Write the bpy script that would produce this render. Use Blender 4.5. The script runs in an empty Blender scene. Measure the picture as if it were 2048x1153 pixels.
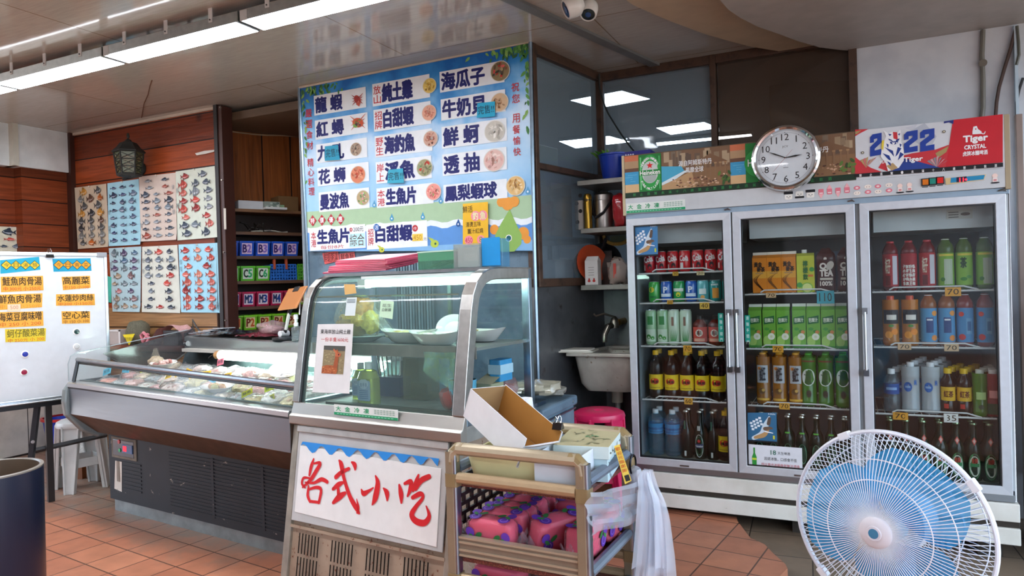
import bpy,bmesh,math,random
from mathutils import Vector,Matrix,noise
R_=random.Random(7)
PI=math.pi
rad=math.radians
sc=bpy.context.scene
COL=sc.collection
# ------------------------------------------------------------------ camera
FPX,CX,CY,EYE=1409.0,1024.0,576.5,1.30
def _cam_axes():
  p,r,a=rad(-.42),rad(-1.71),rad(25.6)
  F=Vector((0,math.cos(p),math.sin(p)));U=Vector((0,-math.sin(p),math.cos(p)));X=Vector((1,0,0))
  cr,sr=math.cos(r),math.sin(r)
  rt,up=X*cr + U*sr,U*cr - X*sr
  Z=Matrix.Rotation(a,3,'Z')
  return Z @ rt,Z @ up,Z @ F
RT,UP,FW=_cam_axes()
EYEP=Vector((0,0,EYE))
cam=bpy.data.cameras.new('camera');camo=bpy.data.objects.new('camera',cam);COL.objects.link(camo)
cam.sensor_width=36;cam.lens=FPX/2048*36;cam.clip_start=.02;cam.clip_end=200
camo.matrix_world=Matrix(((RT.x,UP.x,-FW.x,0),(RT.y,UP.y,-FW.y,0),(RT.z,UP.z,-FW.z,EYE),(0,0,0,1)))
sc.camera=camo
# ------------------------------------------------------------------ world, exposure
sc.view_settings.view_transform='Standard';sc.view_settings.look='None'
sc.view_settings.gamma=1;sc.view_settings.exposure=0.38
try:
  sc.cycles.transparent_max_bounces=24;sc.cycles.max_bounces=10
  sc.cycles.caustics_reflective=False;sc.cycles.caustics_refractive=False
  sc.cycles.sample_clamp_indirect=6
except Exception:pass
W=bpy.data.worlds.new('daylight');sc.world=W;W.use_nodes=True
wn,wl=W.node_tree.nodes,W.node_tree.links
SKY=4.6
tc=wn.new('ShaderNodeTexCoord');sx=wn.new('ShaderNodeSeparateXYZ');wr=wn.new('ShaderNodeValToRGB')
wl.new(tc.outputs['Generated'],sx.inputs[0]);wl.new(sx.outputs['Z'],wr.inputs[0])
e=wr.color_ramp.elements
e[0].position=0.0;e[0].color=(.42,.42,.42,1);e[1].position=.5;e[1].color=(.62,.80,1.0,1)
x_=wr.color_ramp.elements.new(.06);x_.color=(.72,.90,1.12,1)
wl.new(wr.outputs[0],wn['Background'].inputs[0]);wn['Background'].inputs[1].default_value=SKY
LAMP_E=27.0      # ceiling tube panels
KITCHEN_E=16.0
CASE_E=20.0
# ------------------------------------------------------------------ pixel -> place
def ray(x,y):return RT*((x-CX)/FPX) - UP*((y-CY)/FPX) + FW
def at_z(x,y,z):
  d=ray(x,y);return EYEP + d*((z-EYE)/d.z)
def at_p(x,y,o,n):
  d=ray(x,y);return EYEP + d*((Vector(o)-EYEP).dot(n)/d.dot(n))
def at_y(x,y,Y):return at_p(x,y,(0,Y,0),Vector((0,1,0)))
def at_x(x,y,X):return at_p(x,y,(X,0,0),Vector((1,0,0)))
# ------------------------------------------------------------------ colours
def lin(c):
  if isinstance(c,str):
    c=c.lstrip('#');c=[int(c[i:i+2],16)/255 for i in (0,2,4)]
  return tuple((v/12.92 if v <= .04045 else ((v+.055)/1.055)**2.4) for v in c[:3])
def mixc(a,b,t):
  a=[int(a[i:i+2],16) for i in (1,3,5)];b=[int(b[i:i+2],16) for i in (1,3,5)]
  return '#%02x%02x%02x' % tuple(int(round(p+(q-p)*t)) for p,q in zip(a,b))
# ------------------------------------------------------------------ materials
MATS={}
def nodes(name):
  m=bpy.data.materials.new(name);m.use_nodes=True
  n,l=m.node_tree.nodes,m.node_tree.links
  return m,n,l,n['Principled BSDF']
def setin(p,**k):
  for a,v in k.items():
    a=a.replace('_',' ')
    if a in p.inputs:p.inputs[a].default_value=v
def attr_mat(name,rough=.5,metal=0,spec=.5,nscale=18,namt=.10,bump=0,coat=0):
  """paint, plastic, paper, metal...: colour of each piece from its mesh, broken up by a fine procedural mottling"""
  m,n,l,p=nodes(name)
  a=n.new('ShaderNodeAttribute');a.attribute_name='Col'
  t=n.new('ShaderNodeTexCoord');z=n.new('ShaderNodeTexNoise');z.inputs['Scale'].default_value=nscale;z.inputs['Detail'].default_value=3
  l.new(t.outputs['Object'],z.inputs['Vector'])
  mr=n.new('ShaderNodeMapRange');mr.inputs[1].default_value=.3;mr.inputs[2].default_value=.7
  mr.inputs[3].default_value=1-namt;mr.inputs[4].default_value=1+namt*.6
  l.new(z.outputs[0],mr.inputs[0])
  mx=n.new('ShaderNodeVectorMath');mx.operation='SCALE'
  l.new(a.outputs['Color'],mx.inputs[0]);l.new(mr.outputs[0],mx.inputs['Scale'])
  l.new(mx.outputs[0],p.inputs['Base Color'])
  setin(p,Roughness=rough,Metallic=metal,Specular_IOR_Level=spec,Coat_Weight=coat)
  if bump:
    b=n.new('ShaderNodeBump');b.inputs['Strength'].default_value=bump;b.inputs['Distance'].default_value=.004
    l.new(z.outputs[0],b.inputs['Height']);l.new(b.outputs[0],p.inputs['Normal'])
  MATS[name]=m;return m
attr_mat('matte',.85,spec=.2)
attr_mat('paint',.5,nscale=9)
attr_mat('print',.55,spec=.35,namt=.04)
attr_mat('plastic',.32,namt=.05)
attr_mat('gloss',.12,namt=.04,coat=.4)
attr_mat('paper',.8,spec=.15,namt=.05)
attr_mat('fabric',.95,spec=.1,nscale=90,namt=.2,bump=.4)
attr_mat('metal',.28,1,nscale=30,namt=.12)
attr_mat('alu',.4,.45,nscale=30,namt=.05)
attr_mat('chrome',.08,1,namt=.03)
attr_mat('dull',.5,.8,nscale=14,namt=.2)
attr_mat('food',.35,nscale=60,namt=.35,bump=.5)
attr_mat('grimy',.7,nscale=7,namt=.35)
def brushed(name,horiz=True,rough=.33):
  m,n,l,p=nodes(name)
  a=n.new('ShaderNodeAttribute');a.attribute_name='Col'
  t=n.new('ShaderNodeTexCoord');mp=n.new('ShaderNodeMapping')
  mp.inputs['Scale'].default_value=(1.5,1.5,160) if horiz else (160,160,1.5)
  z=n.new('ShaderNodeTexNoise');z.inputs['Scale'].default_value=3
  l.new(t.outputs['Object'],mp.inputs[0]);l.new(mp.outputs[0],z.inputs['Vector'])
  mr=n.new('ShaderNodeMapRange');mr.inputs[3].default_value=rough-.08;mr.inputs[4].default_value=rough+.14
  l.new(z.outputs[0],mr.inputs[0]);l.new(mr.outputs[0],p.inputs['Roughness'])
  b=n.new('ShaderNodeBump');b.inputs['Strength'].default_value=.06;b.inputs['Distance'].default_value=.002
  l.new(z.outputs[0],b.inputs['Height']);l.new(b.outputs[0],p.inputs['Normal'])
  l.new(a.outputs['Color'],p.inputs['Base Color']);setin(p,Metallic=1.0)
  MATS[name]=m
brushed('steel');brushed('steelv',False)
def clear_mat(name,tint=.0,rough=.03,body=.0,base_r=.035,wav=0):
  """thin clear sheet: passes light tinted by its colour, mirrors by Fresnel; body = share that is solid colour"""
  m,n,l,p=nodes(name)
  a=n.new('ShaderNodeAttribute');a.attribute_name='Col'
  tr=n.new('ShaderNodeBsdfTransparent');gl=n.new('ShaderNodeBsdfGlossy');gl.inputs['Roughness'].default_value=rough
  lw=n.new('ShaderNodeLayerWeight');lw.inputs[0].default_value=.5;pw=n.new('ShaderNodeMath');pw.operation='POWER';l.new(lw.outputs['Facing'],pw.inputs[0]);pw.inputs[1].default_value=5
  fr=n.new('ShaderNodeMath');fr.operation='MULTIPLY_ADD';l.new(pw.outputs[0],fr.inputs[0]);fr.inputs[1].default_value=.9;fr.inputs[2].default_value=base_r
  if tint:
    mx=n.new('ShaderNodeMixRGB');mx.inputs[0].default_value=tint;mx.inputs[1].default_value=(1,1,1,1)
    l.new(a.outputs['Color'],mx.inputs[2]);l.new(mx.outputs[0],tr.inputs[0])
  if wav:
    t=n.new('ShaderNodeTexCoord');z=n.new('ShaderNodeTexNoise');z.inputs['Scale'].default_value=wav;z.inputs['Detail'].default_value=2
    l.new(t.outputs['Object'],z.inputs['Vector'])
    b=n.new('ShaderNodeBump');b.inputs['Strength'].default_value=.5;b.inputs['Distance'].default_value=.02
    l.new(z.outputs[0],b.inputs['Height']);l.new(b.outputs[0],gl.inputs['Normal']);l.new(b.outputs[0],lw.inputs['Normal'])
  s1=n.new('ShaderNodeMixShader');l.new(fr.outputs[0],s1.inputs[0]);l.new(tr.outputs[0],s1.inputs[1]);l.new(gl.outputs[0],s1.inputs[2])
  out=s1
  if body:
    l.new(a.outputs['Color'],p.inputs['Base Color']);setin(p,Roughness=.25)
    s2=n.new('ShaderNodeMixShader');s2.inputs[0].default_value=body
    l.new(s1.outputs[0],s2.inputs[1]);l.new(p.outputs[0],s2.inputs[2]);out=s2
  l.new(out.outputs[0],n['Material Output'].inputs['Surface'])
  MATS[name]=m
clear_mat('glass',.25)
clear_mat('window',.5,wav=2.2,body=.20)
clear_mat('caseglass',.5,.05,.09)
clear_mat('sheetbag',.3,.25,.34,wav=7)
clear_mat('film',.2,.3,.10,base_r=.02,wav=30)
clear_mat('bag',.3,.2,.36,wav=40)
clear_mat('pet',.75,.06,.10)
clear_mat('juice',.95,.06,.45)
clear_mat('beerglass',.97,.05,.25)
clear_mat('tint',.55,.1,.24)
clear_mat('bluefan',.6,.15,.6)
def emit_mat(name,col,s):
  m,n,l,p=nodes(name);n.remove(p)
  em=n.new('ShaderNodeEmission');em.inputs[0].default_value=(*lin(col),1);em.inputs[1].default_value=s
  l.new(em.outputs[0],n['Material Output'].inputs['Surface']);MATS[name]=m
emit_mat('lamp','#f3f7ff',LAMP_E);emit_mat('lampk','#f2f8ff',KITCHEN_E);emit_mat('tubelamp','#ddfff4',CASE_E)
emit_mat('led_red','#ff2a35',3.0);emit_mat('led_green','#20ff80',.8)
def plank_mat(name,horiz,cols,pitch,gap='#160a06',off=0,light_below=None):
  """varnished boards: each board its own tone, grain along the board, dark gaps"""
  m,n,l,p=nodes(name)
  t=n.new('ShaderNodeTexCoord');s=n.new('ShaderNodeSeparateXYZ');l.new(t.outputs['Object'],s.inputs[0])
  ax=n.new('ShaderNodeMath');ax.operation='ADD'
  if horiz:l.new(s.outputs['Z'],ax.inputs[0]);ax.inputs[1].default_value=off+50*pitch
  else:
    a2=n.new('ShaderNodeMath');a2.operation='SUBTRACT';l.new(s.outputs['X'],a2.inputs[0]);l.new(s.outputs['Y'],a2.inputs[1])
    l.new(a2.outputs[0],ax.inputs[0]);ax.inputs[1].default_value=off+200*pitch
  dv=n.new('ShaderNodeMath');dv.operation='DIVIDE';l.new(ax.outputs[0],dv.inputs[0]);dv.inputs[1].default_value=pitch
  fl=n.new('ShaderNodeMath');fl.operation='FLOOR';l.new(dv.outputs[0],fl.inputs[0])
  fc=n.new('ShaderNodeMath');fc.operation='FRACT';l.new(dv.outputs[0],fc.inputs[0])
  wn_=n.new('ShaderNodeTexWhiteNoise');wn_.noise_dimensions='1D';l.new(fl.outputs[0],wn_.inputs['W'])
  rp=n.new('ShaderNodeValToRGB');el=rp.color_ramp.elements
  for i,c in enumerate(cols):
    q=el[i] if i < 2 else el.new(1)
    q.position=i/(len(cols)-1);q.color=(*lin(c),1)
  l.new(wn_.outputs['Value'],rp.inputs[0])
  mp=n.new('ShaderNodeMapping');mp.inputs['Scale'].default_value=(1.2,1.2,22) if horiz else (22,22,1.2)
  l.new(t.outputs['Object'],mp.inputs[0])
  z=n.new('ShaderNodeTexNoise');z.inputs['Scale'].default_value=2.2;z.inputs['Detail'].default_value=6;z.inputs['Distortion'].default_value=.6
  l.new(mp.outputs[0],z.inputs['Vector'])
  mr=n.new('ShaderNodeMapRange');mr.inputs[1].default_value=.25;mr.inputs[2].default_value=.75;mr.inputs[3].default_value=.55;mr.inputs[4].default_value=1.25
  l.new(z.outputs[0],mr.inputs[0])
  kn=n.new('ShaderNodeTexVoronoi');kn.inputs['Scale'].default_value=2.6;l.new(t.outputs['Object'],kn.inputs['Vector'])
  km=n.new('ShaderNodeMapRange');km.inputs[1].default_value=.03;km.inputs[2].default_value=.12;km.inputs[3].default_value=.35;km.inputs[4].default_value=1
  l.new(kn.outputs['Distance'],km.inputs[0])
  mu=n.new('ShaderNodeMath');mu.operation='MULTIPLY';l.new(mr.outputs[0],mu.inputs[0]);l.new(km.outputs[0],mu.inputs[1])
  g=n.new('ShaderNodeMath');g.operation='LESS_THAN';l.new(fc.outputs[0],g.inputs[0]);g.inputs[1].default_value=.045
  v=n.new('ShaderNodeVectorMath');v.operation='SCALE'
  base=rp.outputs[0]
  if light_below:
    zz,c2=light_below
    lt=n.new('ShaderNodeMath');lt.operation='LESS_THAN';l.new(s.outputs['Z'],lt.inputs[0]);lt.inputs[1].default_value=zz
    mb=n.new('ShaderNodeMixRGB');l.new(lt.outputs[0],mb.inputs[0]);l.new(rp.outputs[0],mb.inputs[1]);mb.inputs[2].default_value=(*lin(c2),1);base=mb.outputs[0]
  l.new(base,v.inputs[0]);l.new(mu.outputs[0],v.inputs['Scale'])
  mx=n.new('ShaderNodeMixRGB');l.new(g.outputs[0],mx.inputs[0]);l.new(v.outputs[0],mx.inputs[1]);mx.inputs[2].default_value=(*lin(gap),1)
  l.new(mx.outputs[0],p.inputs['Base Color'])
  b=n.new('ShaderNodeBump');b.inputs['Strength'].default_value=.35;b.inputs['Distance'].default_value=.01
  sub=n.new('ShaderNodeMath');sub.operation='SUBTRACT';l.new(z.outputs[0],sub.inputs[0]);l.new(g.outputs[0],sub.inputs[1])
  l.new(sub.outputs[0],b.inputs['Height']);l.new(b.outputs[0],p.inputs['Normal'])
  setin(p,Roughness=.42,Specular_IOR_Level=.25);MATS[name]=m
plank_mat('planks',True,['#8c3f1f','#a8502a','#934322','#74341c'],.205,light_below=(1.19,'#a47a50'))
plank_mat('planks_left',True,['#7a371d','#8a4222','#63301b'],.19)
plank_mat('planks_up',False,['#8a4c22','#9c5a2a','#74401d'],.115,off=.03)
def tile_mat(name,tu,tv,a,c1,c2,grout,gw=.016,rough=.5,u0=0,v0=0,dirt=None,axes='XY'):
  m,n,l,p=nodes(name)
  t=n.new('ShaderNodeTexCoord');mp=n.new('ShaderNodeMapping');mp.vector_type='POINT'
  mp.inputs['Rotation'].default_value=(0,0,a);mp.inputs['Location'].default_value=(u0,v0,0)
  l.new(t.outputs['Object'],mp.inputs[0])
  s=n.new('ShaderNodeSeparateXYZ');l.new(mp.outputs[0],s.inputs[0])
  fl,edge=[],[]
  for o,q in ((axes[0],tu),(axes[1],tv)):
    d=n.new('ShaderNodeMath');d.operation='DIVIDE';l.new(s.outputs[o],d.inputs[0]);d.inputs[1].default_value=q
    f=n.new('ShaderNodeMath');f.operation='FLOOR';l.new(d.outputs[0],f.inputs[0]);fl.append(f)
    c=n.new('ShaderNodeMath');c.operation='FRACT';l.new(d.outputs[0],c.inputs[0])
    k=n.new('ShaderNodeMath');k.operation='SUBTRACT';l.new(c.outputs[0],k.inputs[0]);k.inputs[1].default_value=.5
    ab=n.new('ShaderNodeMath');ab.operation='ABSOLUTE';l.new(k.outputs[0],ab.inputs[0])
    g=n.new('ShaderNodeMath');g.operation='GREATER_THAN';l.new(ab.outputs[0],g.inputs[0]);g.inputs[1].default_value=.5-gw;edge.append(g)
  mxm=n.new('ShaderNodeMath');mxm.operation='MAXIMUM';l.new(edge[0].outputs[0],mxm.inputs[0]);l.new(edge[1].outputs[0],mxm.inputs[1])
  cb=n.new('ShaderNodeCombineXYZ');l.new(fl[0].outputs[0],cb.inputs[0]);l.new(fl[1].outputs[0],cb.inputs[1])
  w=n.new('ShaderNodeTexWhiteNoise');w.noise_dimensions='3D';l.new(cb.outputs[0],w.inputs['Vector'])
  mc=n.new('ShaderNodeMixRGB');l.new(w.outputs['Value'],mc.inputs[0]);mc.inputs[1].default_value=(*lin(c1),1);mc.inputs[2].default_value=(*lin(c2),1)
  z=n.new('ShaderNodeTexNoise');z.inputs['Scale'].default_value=9;z.inputs['Detail'].default_value=6;l.new(t.outputs['Object'],z.inputs['Vector'])
  mr=n.new('ShaderNodeMapRange');mr.inputs[1].default_value=.3;mr.inputs[2].default_value=.75;mr.inputs[3].default_value=1.08;mr.inputs[4].default_value=.8
  l.new(z.outputs[0],mr.inputs[0])
  v=n.new('ShaderNodeVectorMath');v.operation='SCALE';l.new(mc.outputs[0],v.inputs[0]);l.new(mr.outputs[0],v.inputs['Scale'])
  last=v.outputs[0]
  if dirt:
    # worn grey grime and crumbs in a strip along the counter's foot
    (x0,y0,nx,ny,w0)=dirt
    dp=n.new('ShaderNodeVectorMath');dp.operation='DOT_PRODUCT';l.new(t.outputs['Object'],dp.inputs[0]);dp.inputs[1].default_value=(nx,ny,0)
    dm=n.new('ShaderNodeMapRange');dm.inputs[1].default_value=x0*nx+y0*ny-w0;dm.inputs[2].default_value=x0*nx+y0*ny;dm.inputs[3].default_value=0;dm.inputs[4].default_value=1
    l.new(dp.outputs['Value'],dm.inputs[0])
    z2=n.new('ShaderNodeTexNoise');z2.inputs['Scale'].default_value=5;z2.inputs['Detail'].default_value=8;z2.inputs['Roughness'].default_value=.7;l.new(t.outputs['Object'],z2.inputs['Vector'])
    mm=n.new('ShaderNodeMath');mm.operation='MULTIPLY_ADD';l.new(dm.outputs[0],mm.inputs[0]);mm.inputs[1].default_value=.55;l.new(z2.outputs[0],mm.inputs[2])
    sx_=n.new('ShaderNodeSeparateXYZ');l.new(t.outputs['Object'],sx_.inputs[0])
    mk=n.new('ShaderNodeMapRange');mk.inputs[1].default_value=-2.1;mk.inputs[2].default_value=-2.7;l.new(sx_.outputs['X'],mk.inputs[0])
    m0=n.new('ShaderNodeMath');m0.operation='MULTIPLY';l.new(mm.outputs[0],m0.inputs[0]);l.new(mk.outputs[0],m0.inputs[1])
    th=n.new('ShaderNodeMapRange');th.inputs[1].default_value=.74;th.inputs[2].default_value=1.15;l.new(m0.outputs[0],th.inputs[0])
    md=n.new('ShaderNodeMixRGB');l.new(th.outputs[0],md.inputs[0]);l.new(last,md.inputs[1]);md.inputs[2].default_value=(*lin('#7d6f62'),1);last=md.outputs[0]
  mx=n.new('ShaderNodeMixRGB');l.new(mxm.outputs[0],mx.inputs[0]);l.new(last,mx.inputs[1]);mx.inputs[2].default_value=(*lin(grout),1)
  l.new(mx.outputs[0],p.inputs['Base Color'])
  b=n.new('ShaderNodeBump');b.inputs['Strength'].default_value=.4;b.inputs['Distance'].default_value=.004;b.invert=True
  l.new(mxm.outputs[0],b.inputs['Height']);l.new(b.outputs[0],p.inputs['Normal'])
  setin(p,Roughness=rough,Specular_IOR_Level=.35);MATS[name]=m
def ceiling_mat():
  m,n,l,p=nodes('ceiling_panel')
  t=n.new('ShaderNodeTexCoord');br=n.new('ShaderNodeTexBrick')
  br.inputs['Scale'].default_value=1;br.inputs['Brick Width'].default_value=2.4;br.inputs['Row Height'].default_value=.9
  br.inputs['Mortar Size'].default_value=.004;br.inputs['Mortar Smooth'].default_value=.2
  br.inputs['Color1'].default_value=(*lin('#b9b2a8'),1);br.inputs['Color2'].default_value=(*lin('#b0a99f'),1);br.inputs['Mortar'].default_value=(*lin('#8a7866'),1)
  l.new(t.outputs['Object'],br.inputs['Vector'])
  mp=n.new('ShaderNodeMapping');mp.inputs['Scale'].default_value=(3,30,3);l.new(t.outputs['Object'],mp.inputs[0])
  z=n.new('ShaderNodeTexNoise');z.inputs['Scale'].default_value=3;z.inputs['Detail'].default_value=5;l.new(mp.outputs[0],z.inputs['Vector'])
  mr=n.new('ShaderNodeMapRange');mr.inputs[1].default_value=.3;mr.inputs[2].default_value=.7;mr.inputs[3].default_value=.9;mr.inputs[4].default_value=1.05;l.new(z.outputs[0],mr.inputs[0])
  v=n.new('ShaderNodeVectorMath');v.operation='SCALE';l.new(br.outputs['Color'],v.inputs[0]);l.new(mr.outputs[0],v.inputs['Scale'])
  l.new(v.outputs[0],p.inputs['Base Color']);setin(p,Roughness=.09,Specular_IOR_Level=.6);MATS['ceiling_panel']=m
ceiling_mat()
def speck_mat(name,base,spot,rust=0.0,scale=55,rough=.6,metal=0,thr=(.62,.68),streak=(1,1,1),col3=None):
  """base paint with procedural chips, rust or speckle"""
  m,n,l,p=nodes(name)
  t=n.new('ShaderNodeTexCoord');mp=n.new('ShaderNodeMapping');mp.inputs['Scale'].default_value=streak;l.new(t.outputs['Object'],mp.inputs[0])
  z=n.new('ShaderNodeTexNoise');z.inputs['Scale'].default_value=scale;z.inputs['Detail'].default_value=5;z.inputs['Roughness'].default_value=.6;l.new(mp.outputs[0],z.inputs['Vector'])
  mr=n.new('ShaderNodeMapRange');mr.inputs[1].default_value=thr[0];mr.inputs[2].default_value=thr[1];l.new(z.outputs[0],mr.inputs[0])
  z2=n.new('ShaderNodeTexNoise');z2.inputs['Scale'].default_value=6;z2.inputs['Detail'].default_value=6;l.new(t.outputs['Object'],z2.inputs['Vector'])
  mb=n.new('ShaderNodeMixRGB');mb.inputs[1].default_value=(*lin(base),1);mb.inputs[2].default_value=(*lin(col3 or base),1)
  m2=n.new('ShaderNodeMapRange');m2.inputs[1].default_value=.4;m2.inputs[2].default_value=.65;l.new(z2.outputs[0],m2.inputs[0]);l.new(m2.outputs[0],mb.inputs[0])
  mx=n.new('ShaderNodeMixRGB');l.new(mr.outputs[0],mx.inputs[0]);l.new(mb.outputs[0],mx.inputs[1]);mx.inputs[2].default_value=(*lin(spot),1)
  l.new(mx.outputs[0],p.inputs['Base Color']);setin(p,Roughness=rough,Metallic=metal);MATS[name]=m
speck_mat('blackgrille','#101116','#8d8378',scale=13,thr=(.655,.68),streak=(1,1,1.6),col3='#15181e',rough=.6)
speck_mat('rustpanel','#a08b76','#6d3a1c',scale=48,thr=(.60,.68),col3='#8d7663')
speck_mat('whiteworn','#dcd8ce','#6b5a47',scale=30,thr=(.68,.74),streak=(.6,.6,3),col3='#cdc8bc')
speck_mat('redboard','#5a2a24','#8a4a3c',scale=220,thr=(.5,.6),rough=.45)
speck_mat('plaster','#c9cdd2','#8d8f92',scale=40,thr=(.72,.76),col3='#bcc1c8',rough=.8)
speck_mat('steelwall','#7a7c7e','#4a4238',scale=9,thr=(.62,.75),rough=.4,metal=.75,col3='#66686b')
speck_mat('bluepanel','#5d7484','#4c6070',scale=8,thr=(.55,.7),rough=.45,col3='#6b8292')
speck_mat('browniron','#4a3426','#2a1c14',scale=14,thr=(.5,.7),rough=.55)
speck_mat('sinkmetal','#b5b0a6','#7a6650',scale=35,thr=(.63,.7),rough=.5,metal=.35,col3='#9c968c')
# ------------------------------------------------------------------ mesh builder
MW={}
I4=Matrix.Identity(4)
def TR(x=0,y=0,z=0,rz=0,rx=0,ry=0):
  return Matrix.Translation((x,y,z)) @ Matrix.Rotation(rz,4,'Z') @ Matrix.Rotation(ry,4,'Y') @ Matrix.Rotation(rx,4,'X')
_glyph={}
def glyphs(s,off=0.,res=2):
  k=(s,off,res)
  if k not in _glyph:
    c=bpy.data.curves.new('t','FONT');c.body=s;c.offset=off;c.resolution_u=res;c.fill_mode='FRONT';c.align_x='CENTER'
    o=bpy.data.objects.new('t',c);COL.objects.link(o)
    me=bpy.data.meshes.new_from_object(o.evaluated_get(bpy.context.evaluated_depsgraph_get()))
    vs=[(v.co.x,v.co.y) for v in me.vertices];fs=[tuple(p.vertices) for p in me.polygons]
    COL.objects.unlink(o);bpy.data.objects.remove(o);bpy.data.curves.remove(c);bpy.data.meshes.remove(me)
    if vs:
      x0=min(v[0] for v in vs);x1=max(v[0] for v in vs);y0=min(v[1] for v in vs);y1=max(v[1] for v in vs)
    else:x0=y0=0;x1=y1=1
    _glyph[k]=(vs,fs,(x0,y0,max(x1-x0,1e-6),max(y1-y0,1e-6)))
  return _glyph[k]
class Mesh:
  def __init__(s,M=None):s.V=[];s.F=[];s.C=[];s.K=[];s.S=[];s.slots=[];s.M=M or I4
  def add(s,vs,fs,c='#888888',m='paint',smooth=False):
    k=len(s.V);M=s.M
    s.V.extend([M @ Vector(v) for v in vs])
    if m not in s.slots:s.slots.append(m)
    mi=s.slots.index(m);c=lin(c)
    for i,f in enumerate(fs):
      s.F.append([k+j for j in f]);s.C.append(c);s.K.append(mi);s.S.append(smooth)
    return s
  def box(s,x0,x1,y0,y1,z0,z1,c='#888888',m='paint',top=None):
    v=[(x0,y0,z0),(x1,y0,z0),(x1,y1,z0),(x0,y1,z0),(x0,y0,z1),(x1,y0,z1),(x1,y1,z1),(x0,y1,z1)]
    s.add(v,[(0,3,2,1),(0,1,5,4),(1,2,6,5),(2,3,7,6),(3,0,4,7)],c,m)
    return s.add(v,[(4,5,6,7)],top or c,m)
  def rbox(s,x0,x1,y0,y1,z0,z1,r,c='#888888',m='paint',n=3):
    """box with rounded upright edges"""
    P=rrect(x0,x1,y0,y1,r,n)
    return s.ext([(x,y,z0) for x,y in P],(0,0,z1-z0),c,m)
  def ext(s,P,d,c='#888888',m='paint',smooth=False,cap=True):
    P=[Vector(p) for p in P];d=Vector(d);n=len(P)
    v=P+[p+d for p in P]
    s.add(v,[(i,(i+1) % n,n+(i+1) % n,n+i) for i in range(n)],c,m,smooth)
    if cap:s.add(v,[tuple(range(n-1,-1,-1)),tuple(range(n,2*n))],c,m)
    return s
  def lathe(s,prof,n=24,c='#888888',m='paint',at=(0,0,0),smooth=True,axis=None,cols=None,sq=0):
    """turn (radius, height) pairs about the upright; cols: colour per band; sq squares the section"""
    A=I4 if axis is None else Vector((0,0,1)).rotation_difference(Vector(axis)).to_matrix().to_4x4()
    at=Vector(at);vs,idx=[],[]
    for r,z in prof:
      if r < 1e-6:idx.append([len(vs)]);vs.append(at + A @ Vector((0,0,z)))
      else:
        row=[]
        for i in range(n):
          t=2*PI*(i+.5)/n;k=1
          if sq:k=1/max(abs(math.cos(t)),abs(math.sin(t)))*sq+1*(1-sq)
          row.append(len(vs));vs.append(at + A @ Vector((r*k*math.cos(t),r*k*math.sin(t),z)))
        idx.append(row)
    for b in range(len(idx)-1):
      p,q=idx[b],idx[b+1];fs=[]
      for i in range(n):
        j=(i+1) % n
        if len(p) == 1 and len(q) == 1:break
        if len(p) == 1:fs.append((p[0],q[j],q[i]))
        elif len(q) == 1:fs.append((p[i],p[j],q[0]))
        else:fs.append((p[i],p[j],q[j],q[i]))
      k=len(s.V);cc=cols[b] if cols else c
      used=sorted({a for f in fs for a in f});mp={a:t for t,a in enumerate(used)}
      s.add([vs[a] for a in used],[tuple(mp[a] for a in f) for f in fs],cc,m,smooth)
    return s
  def cyl(s,p,q,r0,r1=None,n=16,c='#888888',m='paint'):
    p,q=Vector(p),Vector(q);L=(q-p).length;r1=r0 if r1 is None else r1
    return s.lathe([(0,0),(r0,0),(r0,0),(r1,L),(r1,L),(0,L)],n,c,m,at=p,axis=(q-p))
  def tube(s,pts,r,n=8,c='#888888',m='paint',closed=False,rad2=None):
    P=[Vector(p) for p in pts];N=len(P);vs=[];prev=None
    for i in range(N):
      a=P[(i-1) % N] if (i or closed) else P[0];b=P[(i+1) % N] if (i < N-1 or closed) else P[-1]
      t=(b-a).normalized() if (b-a).length > 1e-9 else Vector((0,0,1))
      if prev is None:
        u=t.cross(Vector((0,0,1)))
        if u.length < 1e-3:u=t.cross(Vector((0,1,0)))
      else:u=prev - t*prev.dot(t)
      u.normalize();prev=u;w=t.cross(u);rr=r[i] if isinstance(r,(list,tuple)) else r
      r2=rr if rad2 is None else rad2
      for k in range(n):
        g=2*PI*k/n;vs.append(P[i]+u*(rr*math.cos(g))+w*(r2*math.sin(g)))
    fs=[]
    for i in range(N if closed else N-1):
      j=(i+1) % N
      for k in range(n):fs.append((i*n+k,i*n+(k+1) % n,j*n+(k+1) % n,j*n+k))
    s.add(vs,fs,c,m,True)
    if not closed:s.add(vs,[tuple(range(n-1,-1,-1)),tuple(range((N-1)*n,N*n))],c,m)
    return s
  def grid(s,f,nu,nv,c='#888888',m='paint',smooth=True,colf=None):
    vs=[f(i/nu,j/nv) for j in range(nv+1) for i in range(nu+1)];w=nu+1
    fs=[(j*w+i,j*w+i+1,(j+1)*w+i+1,(j+1)*w+i) for j in range(nv) for i in range(nu)]
    if colf is None:return s.add(vs,fs,c,m,smooth)
    groups={}
    for q,f_ in enumerate(fs):groups.setdefault(colf((q % nu+.5)/nu,(q//nu+.5)/nv),[]).append(f_)
    for cc,g in groups.items():
      used=sorted({a for f_ in g for a in f_});mp={a:t for t,a in enumerate(used)}
      s.add([vs[a] for a in used],[tuple(mp[a] for a in f_) for f_ in g],cc,m,smooth)
    return s
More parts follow.
